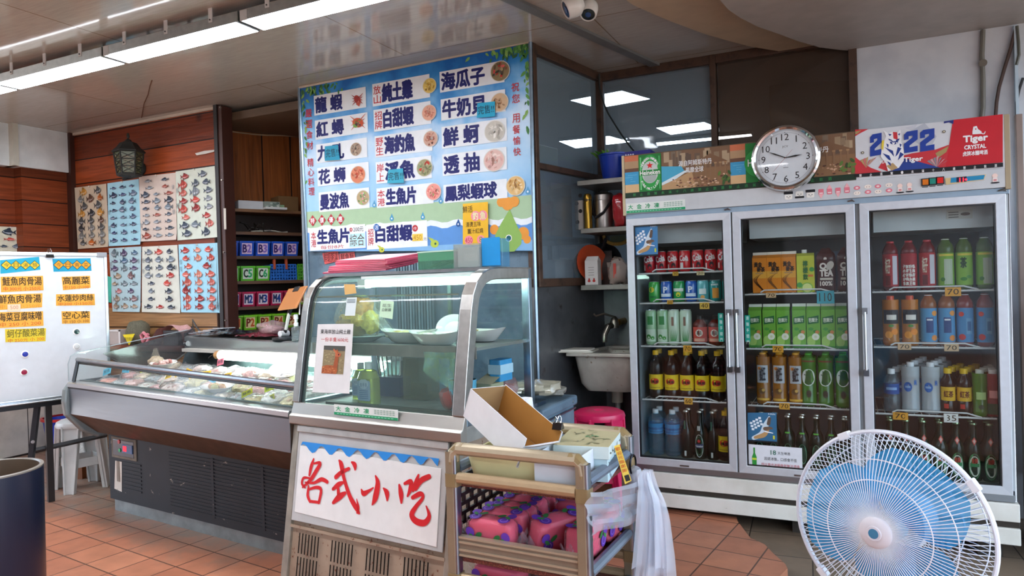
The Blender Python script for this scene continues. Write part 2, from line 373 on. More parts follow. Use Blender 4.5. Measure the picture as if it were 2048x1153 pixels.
  def blob(s,at,rx,ry,rz,c='#888888',m='food',n=12,k=8,wob=.0,e=1.0,seed=0,M=None,colf=None):
    """closed rounded lump (superellipsoid), wobbled by noise"""
    at=Vector(at)
    def f(u,v):
      a=2*PI*u;b=-PI/2+PI*v
      sp=lambda t:math.copysign(abs(t)**e,t)
      p=Vector((rx*sp(math.cos(a))*abs(math.cos(b))**e,ry*sp(math.sin(a))*abs(math.cos(b))**e,rz*sp(math.sin(b))))
      if wob:
        d=Vector((math.cos(a)*math.cos(b),math.sin(a)*math.cos(b),math.sin(b)))
        p *= 1+wob*noise.noise(d*2.2+Vector((seed,seed*1.7,0)))
      return at+(M @ p if M else p)
    return s.grid(f,n,k,c,m,True,colf)
  def build(s,name,parent=None,bev=0,kind=None,label=None,loc=None,seg=2,auto=35):
    me=bpy.data.meshes.new(name)
    if parent is not None:inv=MW[parent.name].inverted();vs=[inv @ v for v in s.V]
    else:
      if loc is None:
        lo=[min(v[i] for v in s.V) for i in range(3)];hi=[max(v[i] for v in s.V) for i in range(3)]
        loc=Vector(((lo[0]+hi[0])/2,(lo[1]+hi[1])/2,lo[2]))
      loc=Vector(loc);vs=[v-loc for v in s.V]
    me.from_pydata([tuple(v) for v in vs],[],s.F)
    for k in s.slots:me.materials.append(MATS[k])
    me.polygons.foreach_set('material_index',s.K);me.polygons.foreach_set('use_smooth',s.S)
    a=me.attributes.new('Col','FLOAT_COLOR','CORNER');buf=[]
    for f,c in zip(s.F,s.C):buf.extend((*c,1.0)*len(f))
    a.data.foreach_set('color',buf);me.update()
    bmx=bmesh.new();bmx.from_mesh(me);bmesh.ops.remove_doubles(bmx,verts=bmx.verts,dist=1e-6) if len(s.F) < 6000 else None
    bmx.to_mesh(me);bmx.free()
    if any(s.S):
      try:me.set_sharp_from_angle(angle=rad(auto))
      except Exception:pass
    o=bpy.data.objects.new(name,me);COL.objects.link(o)
    if parent is not None:o.parent=parent;MW[o.name]=MW[parent.name]
    else:o.location=loc;MW[o.name]=Matrix.Translation(loc)
    if bev:
      b=o.modifiers.new('edge','BEVEL');b.width=bev;b.segments=seg;b.limit_method='ANGLE';b.angle_limit=rad(40)
    if kind:o['kind']=kind
    if label:o['label']=label
    return o
def rrect(x0,x1,y0,y1,r,n=4):
  P=[]
  for cx,cy,a in ((x1-r,y0+r,-90),(x1-r,y1-r,0),(x0+r,y1-r,90),(x0+r,y0+r,180)):
    for i in range(n+1):
      t=rad(a+90*i/n);P.append((cx+r*math.cos(t),cy+r*math.sin(t)))
  return P
def tag(o,label,cat,group=None):
  o['label']=label;o['category']=cat
  if group:o['group']=group
  return o
def thing(name,label,cat,M=None,group=None):
  o=bpy.data.objects.new(name,None);COL.objects.link(o);o.empty_display_size=.05
  M=M or I4;o.matrix_world=M;MW[o.name]=M.copy()
  return tag(o,label,cat,group)
KIDS={}
def dup(root,M,label,group=None):
  """a copy of a thing with copies of its parts and sub-parts"""
  r=root.copy();COL.objects.link(r);r.matrix_world=M;MW[r.name]=M.copy();r['label']=label
  if group:r['group']=group
  for ch in [k for k in root.children]:
    c=ch.copy();COL.objects.link(c);c.parent=r
    for g in [k for k in ch.children]:
      d=g.copy();COL.objects.link(d);d.parent=c
  return r
# ------------------------------------------------------------------ flat printed surfaces
class Plane:
  """a flat face in the room: origin o, right ex, up ey (towards the viewer n); prints sit on it in thin layers"""
  cnt=0
  def __init__(s,o,ex,ey=(0,0,1),step=.0006):
    s.o=Vector(o);s.ex=Vector(ex).normalized();ey=Vector(ey);s.ey=(ey-s.ex*ey.dot(s.ex)).normalized();s.n=s.ex.cross(s.ey);s.step=step
  def uv(s,px,py):d=at_p(px,py,s.o,s.n)-s.o;return (d.dot(s.ex),d.dot(s.ey))
  def pt(s,u,v,k=0):return s.o+s.ex*u+s.ey*v+s.n*(k*s.step)
  def rc(s,x0,y0,x1,y1):
    a,b=s.uv(x0,y0),s.uv(x1,y1);return (a[0],b[1],b[0],a[1])
  def poly(s,b,P,c,k=1,m='print'):
    s.cnt += 1;k += .07*(s.cnt % 12)       # overlapping prints never share one plane
    b.add([s.pt(u,v,k) for u,v in P],[tuple(range(len(P)))],c,m);return s
  def ppoly(s,b,PX,c,k=1,m='print'):return s.poly(b,[s.uv(*p) for p in PX][::-1],c,k,m)
  def rect(s,b,r,c,k=1,m='print',rad_=0):
    u0,v0,u1,v1=r
    P=rrect(u0,u1,v0,v1,rad_,3) if rad_ else [(u0,v0),(u1,v0),(u1,v1),(u0,v1)]
    return s.poly(b,P,c,k,m)
  def disc(s,b,u,v,r,c,k=1,m='print',n=20,ry=None,rot=0):
    ry=r if ry is None else ry;P=[]
    for i in range(n):
      x,y=r*math.cos(2*PI*i/n),ry*math.sin(2*PI*i/n);P.append((u+x*math.cos(rot)-y*math.sin(rot),v+x*math.sin(rot)+y*math.cos(rot)))
    return s.poly(b,P,c,k,m)
  def ring(s,b,u,v,r0,r1,c,k=1,m='print',n=24,a0=0,a1=360):
    V=[]; 
    for i in range(n+1):
      t=rad(a0+(a1-a0)*i/n);V += [s.pt(u+r0*math.cos(t),v+r0*math.sin(t),k),s.pt(u+r1*math.cos(t),v+r1*math.sin(t),k)]
    b.add(V,[(2*i,2*i+1,2*i+3,2*i+2) for i in range(n)],c,m);return s
  def text(s,b,t,r,c,k=2,bold=0.,m='print',rot=0,res=2,fit=False):
    """lettering stretched to the rectangle r (u0, v0, u1, v1)"""
    vs,fs,(x0,y0,w,h)=glyphs(t,0,res)
    u0,v0,u1,v1=r;su,sv=(u1-u0)/w,(v1-v0)/h
    if fit:
      q=min(su,sv);cu,cv=(u0+u1)/2,(v0+v1)/2;su=sv=q;u0,v0=cu-q*w/2,cv-q*h/2
    cu,cv=(r[0]+r[2])/2,(r[1]+r[3])/2;cr,sr=math.cos(rot),math.sin(rot);P=[]
    for x,y in vs:
      a,d=u0+(x-x0)*su-cu,v0+(y-y0)*sv-cv;P.append((cu+a*cr-d*sr,cv+a*sr+d*cr))
    n=1 if bold < .006 else 4 if bold < .021 else 8;e=bold*abs(sv)*1.15     # heavy letters: the glyph printed again, shifted all round
    for i in range(n):
      g=2*PI*(i+.5)/n;dx,dy=(e*math.cos(g),e*math.sin(g)) if n > 1 else (0,0);b.add([s.pt(x+dx,y+dy,k+.05*i) for x,y in P],fs,c,m)
    return s
  def ptext(s,b,t,x0,y0,x1,y1,c,k=2,bold=0.,**kw):return s.text(b,t,s.rc(x0,y0,x1,y1),c,k,bold,**kw)
  def stroke(s,b,pts,c,k=2,m='print'):
    """brush stroke through (u, v, width) points"""
    # smooth the centre line
    Q=[]
    for i in range(len(pts)-1):
      p0=pts[max(i-1,0)];p1=pts[i];p2=pts[i+1];p3=pts[min(i+2,len(pts)-1)]
      for j in range(5):
        t=j/5;Q.append(tuple(.5*(2*p1[a]+(p2[a]-p0[a])*t+(2*p0[a]-5*p1[a]+4*p2[a]-p3[a])*t*t+(3*p1[a]-p0[a]-3*p2[a]+p3[a])*t**3) for a in range(3)))
    Q.append(pts[-1]);V=[]
    for i,q in enumerate(Q):
      a=Q[max(i-1,0)];d=Q[min(i+1,len(Q)-1)];tx,ty=d[0]-a[0],d[1]-a[1];L=math.hypot(tx,ty) or 1
      w=max(q[2],0)/2;V += [s.pt(q[0]-ty/L*w,q[1]+tx/L*w,k),s.pt(q[0]+ty/L*w,q[1]-tx/L*w,k)]
    b.add(V,[(2*i,2*i+1,2*i+3,2*i+2) for i in range(len(Q)-1)],c,m)
    s._cap(b,Q[0],c,k,m);s._cap(b,Q[-1],c,k,m);return s
  def _cap(s,b,q,c,k,m):
    if q[2] > 0:s.disc(b,q[0],q[1],q[2]/2,c,k,m,8)
  def slab(s,b,P,c,th,m='paper',k=0):
    """thin sheet of card or board standing off the face"""
    V=[s.pt(u,v,k) for u,v in P];b.ext(V,s.n*th,c,m);return s
  def at(s,th):return Plane(s.o+s.n*th,s.ex,s.ey,s.step)
ZX,ZY,ZZ=Vector((1,0,0)),Vector((0,1,0)),Vector((0,0,1))
def card(name,label,cat,pl,PX,c,art=None,th=.0015,m='paper',group=None):
  """a sheet of card by the corners it covers, plus its printed art"""
  b=Mesh();P=[pl.uv(*p) for p in PX]
  area=sum(P[i][0]*P[(i+1) % len(P)][1]-P[(i+1) % len(P)][0]*P[i][1] for i in range(len(P)))
  if area < 0:P=P[::-1]
  pl.slab(b,P,c,th,m,.5)
  lo=[min(p[i] for p in P) for i in (0,1)];hi=[max(p[i] for p in P) for i in (0,1)]
  M=Matrix.Translation(pl.pt((lo[0]+hi[0])/2,lo[1]))
  t=thing(name,label,cat,M,group);b.build('sheet',t)
  if art:
    a=Mesh();art(a,pl.at(th+.0008),(lo[0],lo[1],hi[0],hi[1]));a.build('lettering',t)
  return t
# ------------------------------------------------------------------ the room
A77=rad(7.7)
tile_mat('floor_tile',.2133,.203,A77,'#b97a5c','#a96a4e','#54362a',.017,.42,-.003,-.062,dirt=(-4.043,2.758,.115,.993,.5))
tile_mat('floor_lower',.30,.30,rad(-3),'#7c6a58','#6c5c4c','#2c241e',.01,.5)
tile_mat('dado_tile',.40,2.0,0,'#c9c2b8','#c0b8ad','#2a2624',.008,.25,0,.9,axes='YZ')
O0=(0,0,0)
def struct(name,b,bev=0,parent=None):return b.build(name,parent,bev,kind='structure',loc=O0)
b=Mesh()
edge=[(-.58,3.93),(-.565,3.86),(-.517,3.744),(-.50,3.70),(-.47,3.63),(-.434,3.605),(-.398,3.569),(-.35,3.467),(-.29,3.36),(-.277,3.311),(-.30,3.22),(-.22,3.02),(.0,2.62),(.5,2.2),(1.3,1.7),(2.4,1.3),(4.5,.9),(4.5,-6)]
P=[(-8,-6),(-8,8.8),(-1.25,8.8),(-1.25,3.95)] + edge
b.ext([(x,y,-.035) for x,y in P][::-1],(0,0,.035),'#a06a50','floor_tile');struct('floor',b)
b=Mesh();b.box(-8,6,-6,8.8,-.12,-.05,'#6c5c4c','floor_lower');struct('floor_lower',b)
b=Mesh();b.box(-6.3,2.4,-5,4.7,2.7,2.78,'#aaa090','ceiling_panel');b.box(-6.3,2.2,4.7,8.8,2.7,2.78,'#8c8880','paint');cl=struct('ceiling',b)
b=Mesh();b.tube([at_z(x,y,2.698) for x,y in ((304,161),(300,172),(296,190),(288,208),(283,236))],.003,5,'#6b4a38','matte');struct('trim_1',b)
b=Mesh();b.box(-6.3,2.4,-5.1,-5,-.05,2.7,'#8d8274','plaster');b.box(-3.5,-1.0,-5.0,-4.97,.0,2.1,'#4a3a2e','paint');struct('wall_rear_added',b)  # unseen wall, added to cut skylight and glare from behind the camera
b=Mesh();b.box(-6.4,-6.3,-5,.45,-.05,2.7,'#7d6a58','plaster');struct('wall_left_front_added',b)  # unseen wall, added so the counter front mirrors less sky
# grey joint strip over the ceiling, rounded lower ceiling rings on the right
b=Mesh();b.ext([(-1.66,2.5,2.685),(-1.60,2.5,2.685),(-1.075,4.59,2.685),(-1.14,4.59,2.685)],(0,0,.02),'#6e6f6e','paint');struct('trim_2',b)
band=[(-.6,1.2),(-.9,1.8),(-1.0,2.4),(-1.0,3.0),(-.931,3.424),(-.87,3.6),(-.806,3.769),(-.70,4.02),(-.587,4.232),(-.49,4.40),(-.392,4.526),(-.34,4.59)]
disc=[(-.2,1.4),(-.45,2.0),(-.56,2.6),(-.55,3.1),(-.517,3.433),(-.50,3.58),(-.463,3.723),(-.40,3.9),(-.324,4.05),(-.23,4.25),(-.121,4.441),(-.02,4.55),(.02,4.59)]
b=Mesh()
b.ext([(x,y,2.655) for x,y in [(2.5,.6),(.2,.6)]+band+[(2.5,4.59)]][::-1],(0,0,.044),'#b8a287','paint')
b.ext([(x,y,2.60) for x,y in [(2.5,1.0),(.3,1.0)]+disc+[(2.5,4.59)]][::-1],(0,0,.055),'#a9a29c','paint');struct('ceiling_soffit',b)
# back: boarded wall with the fish charts, left wall, beam
b=Mesh();b.box(-6.15,-4.24,3.87,3.95,0,2.7,'#6a3a24','planks');struct('wall_back',b)
b=Mesh();b.box(-6.25,-6.15,2.5,3.95,1.0,2.7,'#5c2c1c','planks_left');b.box(-6.25,-6.145,2.5,3.95,0,1.0,'#c9c2b8','dado_tile');struct('wall_left',b)
b=Mesh();b.box(-6.15,-6.05,3.46,3.87,1.0,2.36,'#5c2c1c','planks_left');struct('wall_pier',b)
b=Mesh();b.box(-6.15,-6.06,2.5,3.40,2.36,2.70,'#d8dcdc','paint');b.box(-6.15,-6.02,3.40,3.87,2.36,2.70,'#dde1e1','paint');b.box(-6.15,-6.0,3.38,3.42,2.36,2.70,'#c9c6b8','paint');struct('trim_3',b)
b=Mesh();b.box(-6.05,-5.99,3.83,3.87,0,2.7,'#3c1c12','paint');struct('trim_4',b)
b=Mesh();b.box(-5.99,-4.24,3.855,3.87,2.68,2.70,'#cfc4b4','paint');struct('trim_5',b)
b=Mesh();b.box(-4.27,-4.235,3.82,3.92,0,2.70,'#1c100b','paint');b.box(-4.235,-4.195,3.83,3.93,0,2.69,'#43231a','paint')
struct('trim_6',b)
# alcove: the shelves hang on its left wall
SH0,SHA=Vector((-4.275,3.965,0)),math.atan2(.54,.255)
SHM=TR(SH0.x,SH0.y,0,SHA)     # local x along the shelf fronts, -y towards the room
b=Mesh(SHM);b.box(-.12,.95,.27,.31,0,2.62,'#7a4422','planks_up');struct('wall_alcove',b)
b=Mesh();b.box(-4.17,-3.35,4.62,4.70,0,2.7,'#3a1e12','planks_left');struct('wall_alcove_back',b)
b=Mesh();b.box(-4.9,-3.42,3.94,4.75,2.60,2.66,'#6a5846','paint');struct('ceiling_alcove',b)
b=Mesh(SHM);b.tube([(-.05+.11*i,.262-(.02 if i > 4 else 0),2.598-.012*math.sin(i*.6)) for i in range(10)],.006,6,'#b59a7c','paint');struct('trim_7',b)
# board wall, and the glazed side of the kitchen
b=Mesh();b.box(-3.42,-1.66,3.81,3.88,0,2.70,'#5d7484','bluepanel');struct('wall_front',b)
S0,S1=Vector((-1.655,3.79,0)),Vector((-1.498,4.593,0));SD=(S1-S0).normalized();SL=(S1-S0).length
SM=TR(S0.x,S0.y,0,math.atan2(SD.y,SD.x))   # local x into the room's depth, -y side faces the sink
b=Mesh(SM);b.box(0,SL,.0,.05,0,1.27,'#7a7c7e','steelwall');struct('wall_side',b)
def window(n,M,L,z0,z1,rails,posts):
  b=Mesh(M)
  for z,h in rails:b.box(0,L,-.02,.05,z,z+h,'#4a3426','browniron')
  for x,w in posts:b.box(x,x+w,-.025,.055,z0,z1,'#4a3426','browniron')
  o=struct('window_%d' % n,b,.003)
  g=Mesh(M);g.box(.01,L-.01,.012,.018,z0,z1,'#b4c8d4' if n < 3 else '#7c6a5c','window');g.build('pane',o,kind='structure')
window(1,SM,SL,1.27,2.70,[(2.645,.055),(1.97,.035),(1.27,.05)],[(0,.035),(SL-.03,.03)])
window(2,TR(-1.52,4.593),.79,1.27,2.70,[(2.645,.055),(1.27,.05)],[(0,.04),(.755,.035)])
window(3,TR(-.73,4.593),.80,1.27,2.70,[(2.645,.055),(1.27,.05)],[(.755,.045)])
b=Mesh();b.box(-1.52,.07,4.57,4.65,0,1.27,'#7a7c7e','steelwall');struct('wall_sink',b)
b=Mesh();b.box(.07,1.6,4.58,4.66,-.05,2.70,'#c9cdd2','plaster');struct('wall_right',b)
# kitchen beyond the glass
b=Mesh();b.box(-3.42,1.3,8.6,8.7,0,2.7,'#8d99a2','paint');struct('wall_kitchen_back',b)
b=Mesh();b.box(-3.5,-3.42,3.88,8.6,0,2.7,'#8d99a2','paint');struct('wall_kitchen_left',b)
b=Mesh();b.box(1.2,1.3,4.66,8.6,0,2.7,'#8d99a2','paint');struct('wall_kitchen_right',b)
b=Mesh();b.grid(lambda u,v:(-.5+1.7*u,5.6+.10*math.sin(u*9+v*4)+.07*math.sin(v*13+u*5),1.2+1.5*v),40,24,'#9a7c64','metal');struct('wall_kitchen_reflection',b)  # added wavy brown sheet standing in for reflections in the right pane
def ceil_lamp(name,label,P4,z,th,mat,group=None,brackets=True):
  """flat lamp: housing rim above, glowing panel below; P4 its corners"""
  c=sum((Vector(p) for p in P4),Vector())/4;M=Matrix.Translation((c.x,c.y,z));t=thing(name,label,'ceiling light',M,group)
  ctr=Vector((c.x,c.y,0));b=Mesh();b.ext([(p[0],p[1],z) for p in P4],(0,0,th),'#a9aaa8','metal');b.build('housing',t,.004)
  b=Mesh();
  q=[ctr+(Vector((p[0],p[1],0))-ctr)-(Vector((p[0],p[1],0))-ctr).normalized()*.014 for p in P4]
  b.ext([(p.x,p.y,z-.0012) for p in q],(0,0,.004),'#ffffff',mat);b.build('diffuser',t)
  return t
LZ=2.60
def lamp_at(i,x0,label,y0=None,grp='linear lamps in the long ceiling row'):
  y0=LAMP_Y if y0 is None else y0
  P4=[(x0,y0,0),(x0+1.0,y0,0),(x0+1.0,y0+.145,0),(x0,y0+.145,0)]
  t=ceil_lamp('ceiling_lamp',label,P4,LZ,.055,'lamp',grp)
  b=Mesh()
  for q in (.18,.5,.82):
    for yy in (y0-.003,y0+.143):b.box(x0+q-.012,x0+q+.012,yy,yy+.005,LZ+.03,2.70,'#c9cbca','paint');b.cyl((x0+q,yy-.001,LZ+.042),(x0+q,yy-.004,LZ+.042),.004,c='#555555',m='metal')
  b.build('bracket',t)
  b=Mesh();b.box(x0+.004,x0+.05,y0-.002,y0+.147,LZ-.001,LZ+.05,'#b9bbba','paint');b.build('end_cap',t,.002)
  return t
_p=at_z(519.5,61.7,LZ);_q=at_z(255.9,127,LZ);LAMP_Y=(_p.y+_q.y)/2-.145;X1=(_p.x)
lb=['linear ceiling lamp nearest the menu board, running off the top edge','linear ceiling lamp above the fish charts, second of the row','linear ceiling lamp third along the row from the menu board','linear ceiling lamp cut by the left picture edge']
for i,x in enumerate((X1+.012,X1-1.0,X1-2.012,X1-3.024)):lamp_at(i,x,lb[i])
for k,yy in enumerate((LAMP_Y-1.55,LAMP_Y-4.0)):  # unseen lamp rows, added to brighten the room
  for i,x in enumerate((X1+1.03,X1-1.0,X1-2.012,X1+.012)):lamp_at(9,x,'added unseen ceiling lamp behind the viewer, %s row, %s along' % (('nearer','farther')[k],('fourth','second','first','third')[i]),yy,'added lamps behind the viewer')
def kpanel(label,PX,z=2.66,grp='kitchen light panels'):
  P4=[at_z(x,y,z) for x,y in PX];ceil_lamp('kitchen_light_panel',label,P4,z,.035,'lampk',grp)
kpanel('square light panel behind the window corner, highest in the glass',[(1138,201),(1245,181),(1303,198),(1196,217)])
kpanel('bright panel low in the side glass above the cardboard boxes',[(1116,283),(1220,272),(1262,284),(1150,297)])  # glowing panel for a wavy bright patch in the glass
kpanel('light panel seen in the middle window near the mullion',[(1310,256),(1410,244),(1440,256),(1340,270)])
kpanel('glowing strip for a reflected lamp row low in the middle window behind the beer banner',[(1310,286),(1505,268),(1507,272),(1312,292)])  # glowing strip stands in for a lamp row mirrored in the glass
# security camera on the ceiling
c0=at_z(1166,-16,2.66);t=thing('security_camera','white twin-head security camera on the ceiling','security camera',Matrix.Translation((c0.x,c0.y,2.55)))
b=Mesh();b.lathe([(0,.15),(.075,.15),(.075,.11),(.055,.085),(.0,.08)],24,'#cfcdc8','plastic',(c0.x,c0.y,2.55));b.build('mount',t)
for px,py,dx,dy,dz in ((1147,12,-.75,-.45,-.42),(1178,18,.06,-.55,-.85)):
  p=at_z(px,py,2.60);d=Vector((dx,dy,dz)).normalized();b=Mesh();r=.04 if px > 1160 else .048
  b.lathe([(0,-.05),(r*.6,-.045),(r*1.05,-.02),(r*1.1,.0),(r,.04),(r*.9,.045),(r*.86,.040),(0,.040)],22,'#d2d0cb','plastic',p,axis=d);h=b.build('head',t)
  g=Mesh();g.lathe([(r*.8,.041),(0,.042)],20,'#101014','gloss',p,axis=d);g.lathe([(r*.36,.043),(0,.046)],16,'#2c4a7a','gloss',p,axis=d);g.build('lens',h)
# pipe and loose cables on the white wall
b=Mesh();pp=[at_y(x,y,4.565) for x,y in ((1966,60),(1964,110),(1966,160),(1966,215),(1962,250))];b.tube(pp,.012,8,'#6d6a60','paint')
b.cyl(at_y(1966,126,4.575),at_y(1966,126,4.55),.02,c='#77746a',m='dull');tag(b.build('conduit',None),'grey conduit running down the white wall above the beer banner','pipe')
b=Mesh();b.tube([at_y(x,y,4.56) for x,y in ((2032,54),(2022,95),(2008,140),(1998,175),(1993,205),(1990,250))],.009,7,'#4c3a34','plastic');tag(b.build('cable',None),'dark brown cable slanting down the white wall right of the conduit','cable')
b=Mesh();b.tube([at_y(x,y,4.55) for x,y in ((2034,52),(2037,85),(2038,110),(2033,130))],.008,7,'#55564c','plastic');tag(b.build('cable',None),'short looped cable hanging at the top right wall corner','cable')
b=Mesh();b.tube([at_y(x,y,4.56) for x,y in ((2046,156),(2038,180),(2033,205),(2034,260),(2036,300))],.007,7,'#26282c','plastic');tag(b.build('cable',None),'black cable dropping along the right edge above the wooden post','cable')
b=Mesh();p0,p1=at_y(2030,60,4.57),at_y(2031,330,4.57);b.box(p0.x-.008,p0.x+.006,4.55,4.58,.2,2.59,'#b8ccd8','paint');struct('trim_8',b)
b=Mesh();b.tube([at_y(x,y,4.52) for x,y in ((1198,148),(1199,175),(1205,200),(1215,225),(1230,250),(1243,270),(1256,288),(1268,303))],.006,7,'#1e2422','plastic');tag(b.build('cable',None),'dark cable hanging from the ceiling corner down to the blue box','cable')
# things at the right edge
p0=at_y(2037,330,4.2);b=Mesh();b.box(p0.x-.010,p0.x+.018,4.18,4.22,-.05,2.05,'#8d7a70','paint');tag(b.build('wooden_post',None,.003),'thin brown wooden post at the right side of the fridge','post')
b=Mesh();b.box(.90,1.35,3.9,4.4,-.05,1.15,'#26262a','matte');b.box(.90,1.35,3.89,3.9,.05,1.1,'#1c1c20','plastic');tag(b.build('dark_cabinet',None,.01),'dark cabinet at the right picture edge beside the fridge','cabinet')
b=Mesh();b.blob((1.0,4.06,1.29),.11,.12,.12,'#8aa0b4','bag',14,9,.25);tag(b.build('plastic_bag',None),'clear plastic bag on the dark cabinet at the right edge','bag')
b=Mesh();b.rbox(1.0,1.15,4.25,4.35,1.15,1.5,.02,'#c8202c','plastic');tag(b.build('red_package',None),'red package behind the clear bag at the right edge','package')
# ------------------------------------------------------------------ fish charts
def fish(pl,b,u,v,L,c,kind=0,flip=1,k=2):
  h=L*(.15,.22,.12,.30)[kind];d=mixc(c,'#141a22',.28);lt=mixc(c,'#ffffff',.55);P=[]
  for i in range(13):
    t=i/12;P.append((u+flip*L*(.5-t*.78),v+h*math.sin(PI*t)**.75*(1 if t < .9 else .8)))
  for i in range(12,-1,-1):
    t=i/12;P.append((u+flip*L*(.5-t*.78),v-h*.85*math.sin(PI*t)**.8))
  if flip > 0:P=P[::-1]
  f=lambda Q:Q if flip < 0 else Q[::-1]
  pl.poly(b,P,c,k)
  x=u-flip*L*.24
  pl.poly(b,f([(x+flip*.03*L,v),(x-flip*.26*L,v+h*.9),(x-flip*.17*L,v),(x-flip*.26*L,v-h*.9)]),d,k+1)
  pl.poly(b,f([(u+flip*.22*L,v+h*.85),(u-flip*.12*L,v+h*.7),(u-flip*.10*L,v+h*1.45),(u+flip*.1*L,v+h*1.3)]),d,k+1)
  pl.poly(b,f([(u+flip*.05*L,v-h*.7),(u-flip*.16*L,v-h*.55),(u-flip*.12*L,v-h*1.2)]),d,k+1)
  pl.poly(b,f([(u+flip*.42*L,v-h*.1),(u+flip*.05*L,v-h*.62),(u-flip*.18*L,v-h*.35),(u-flip*.15*L,v-h*.12)]),lt,k+2)
  if kind == 3:
    for q in (.15,-.05):pl.poly(b,f([(u+flip*(q+.04)*L,v+h*.95),(u+flip*(q-.03)*L,v+h*.9),(u+flip*(q-.03)*L,v-h*.8),(u+flip*(q+.04)*L,v-h*.8)]),d,k+3)
  pl.disc(b,u+flip*L*.38,v+h*.12,L*.035,'#f4f0e4',k+3,n=7);pl.disc(b,u+flip*L*.38,v+h*.12,L*.018,'#101010',k+4,n=6)
WP=Plane((0,3.862,0),ZX)
def chart(label,PX,paper,rows,cols,pal,kinds,seed,pl=WP,n=3):
  rr=random.Random(seed)
  t=thing('fish_chart',label,'poster',Matrix.Translation(at_p(*PX[3],pl.o,pl.n)),'fish charts pinned to the boarded walls')
  P=[Vector(pl.uv(*p)) for p in PX]      # tl tr br bl
  b=Mesh();f=lambda s,q:P[0].lerp(P[1],s).lerp(P[3].lerp(P[2],s),q)
  def g(s,q):w=f(s,q);return pl.pt(w.x,w.y,2)+pl.n*(.004+.004*math.sin(s*5+seed)*q+.008*(1 if s > .93 and q > .9 else 0))
  b.grid(lambda s,q:g(s,1-q),8,10,paper,'paper');b.build('sheet',t)
  a=Mesh();w=(P[1]-P[0]).length;pl2=pl.at(.0125)
  for r in range(rows):
    cc=max(2,cols-(1 if rr.random() < .3 else 0))
    for c in range(cc):
      s=(c+.5+rr.uniform(-.06,.06))/cc*.92+.04;q=(r+.55)/rows*.94+.03;p=f(s,q)
      fish(pl2,a,p.x,p.y,w*rr.uniform(.68,.92)/max(cc,3)*.84,rr.choice(pal),rr.choice(kinds),rr.choice((1,1,-1)),1)
  for i in range(n):
    p=f(rr.choice((.06,.94)),rr.uniform(.2,.9));pl2.text(a,'魚類',(p.x-.012,p.y-.02,p.x+.012,p.y+.02),'#6f7c82',1,res=1)
  a.build('fish_print',t)
  p=f(.5,.012);b=Mesh();q=pl.pt(p.x,p.y,0);b.cyl(q+pl.n*.02,q+pl.n*.004,.006,.004,8,'#d8d4c8','plastic');b.build('pin',t)
greyf=['#5a6470','#3f4a5a','#74808a','#2e3846','#8a9298'];redf=['#b03028','#c8483a','#98241f','#d06858'];warm=['#c86a28','#6a4a38','#d89a40','#5a5a58','#8a8a84','#3a3a3c']
chart('tan fish chart of butterfly fish, leftmost in the upper row',[(150.4,376),(213.7,367.8),(218.7,494),(157.7,498.4)],'#cdbba2',8,3,warm,(3,1,3),1)
chart('light blue fish chart of tuna, second in the upper row',[(215.8,367.2),(278.6,358.4),(283.9,489.5),(219.6,493)],'#a3cfdc',8,3,['#34406a','#4a5a78','#2a3450','#5f6f86','#404c66'],(0,2,1),2)
chart('cream fish chart of sharks and groupers, third in the upper row',[(279.2,354),(352.3,345.7),(356,480),(282,483.6)],'#d6c5b8',9,3,greyf+['#a04a3a'],(0,2,1),3)
chart('pale green fish chart of snappers, rightmost in the upper row',[(352.3,343.6),(430.4,332.4),(438.4,474.8),(355,481.3)],'#d3dacb',8,3,redf+greyf,(1,3,1),4)
chart('pale blue fish chart of wrasses, leftmost in the lower row',[(218.7,497),(283.6,493.3),(281.5,624.5),(225.5,623.6)],'#b2ccd0',8,3,['#8a6a6a','#5a4a6a','#a8937a','#4a6a86','#c07a7a','#7a8a90'],(1,0,3),5)
chart('ivory fish chart of grey and red breams, middle of the lower row',[(285.4,494),(356,490.3),(362,626.5),(284.5,624.5)],'#d8d8ca',8,3,greyf+redf[:2],(1,0,1),6)
chart('bright blue fish chart of red fish, rightmost in the lower row',[(358,489.7),(436.3,486),(442,626),(364,625)],'#a6d6e6',8,3,redf+['#e08a70','#c85a48'],(1,3,1),7)
LP=Plane((-6.145,0,0),ZY)
chart('fish chart on the left wall behind the whiteboard',[(-42,452),(73,456),(77,560),(-42,560)],'#cfc8b2',7,4,greyf+redf+['#4a6a90'],(0,1,2),8,LP)
# wood splinter, wall lantern
b=Mesh();pl=WP.at(.004);P=[pl.uv(*p) for p in ((391,307),(410,302),(430,300),(428,304),(412,308),(394,311))];pl.slab(b,P[::-1],'#d8d2c6',.004,'paint')
tag(b.build('torn_tape',None),'torn white strip stuck on the boarded wall above the charts','tape')
lc=at_y(257,300,3.70);Lx,Lz=lc.x,lc.z;LM=TR(Lx,3.70,2.235,rad(20))
t=thing('wall_lantern','old black carriage lantern with patterned glass on the boarded wall','lamp',LM)
b=Mesh(LM);r=.105
b.lathe([(0,.33),(.008,.325),(.013,.30),(.006,.285),(.02,.275),(.028,.262),(.06,.25),(.085,.215),(.118,.185),(.12,.175),(.11,.17),(0,.17)],6,'#23231f','grimy',(0,0,0),smooth=False);b.build('roof',t)
b=Mesh(LM)
for i in range(6):
  a=2*PI*(i+.5)/6;b.tube([(.105*math.cos(a),.105*math.sin(a),.172),(.085*math.cos(a),.085*math.sin(a),.0)],.006,6,'#1e1e1b','grimy')
b.lathe([(0,-.012),(.085,-.012),(.092,.0),(.085,.012),(0,.012)],6,'#23231f','grimy',smooth=False)
for z in (.06,.115):
  rr_=.085+.02*z/.172;b.tube([(rr_*math.cos(2*PI*(i+.5)/6),rr_*math.sin(2*PI*(i+.5)/6),z) for i in range(6)],.004,6,'#1e1e1b','grimy',closed=True)
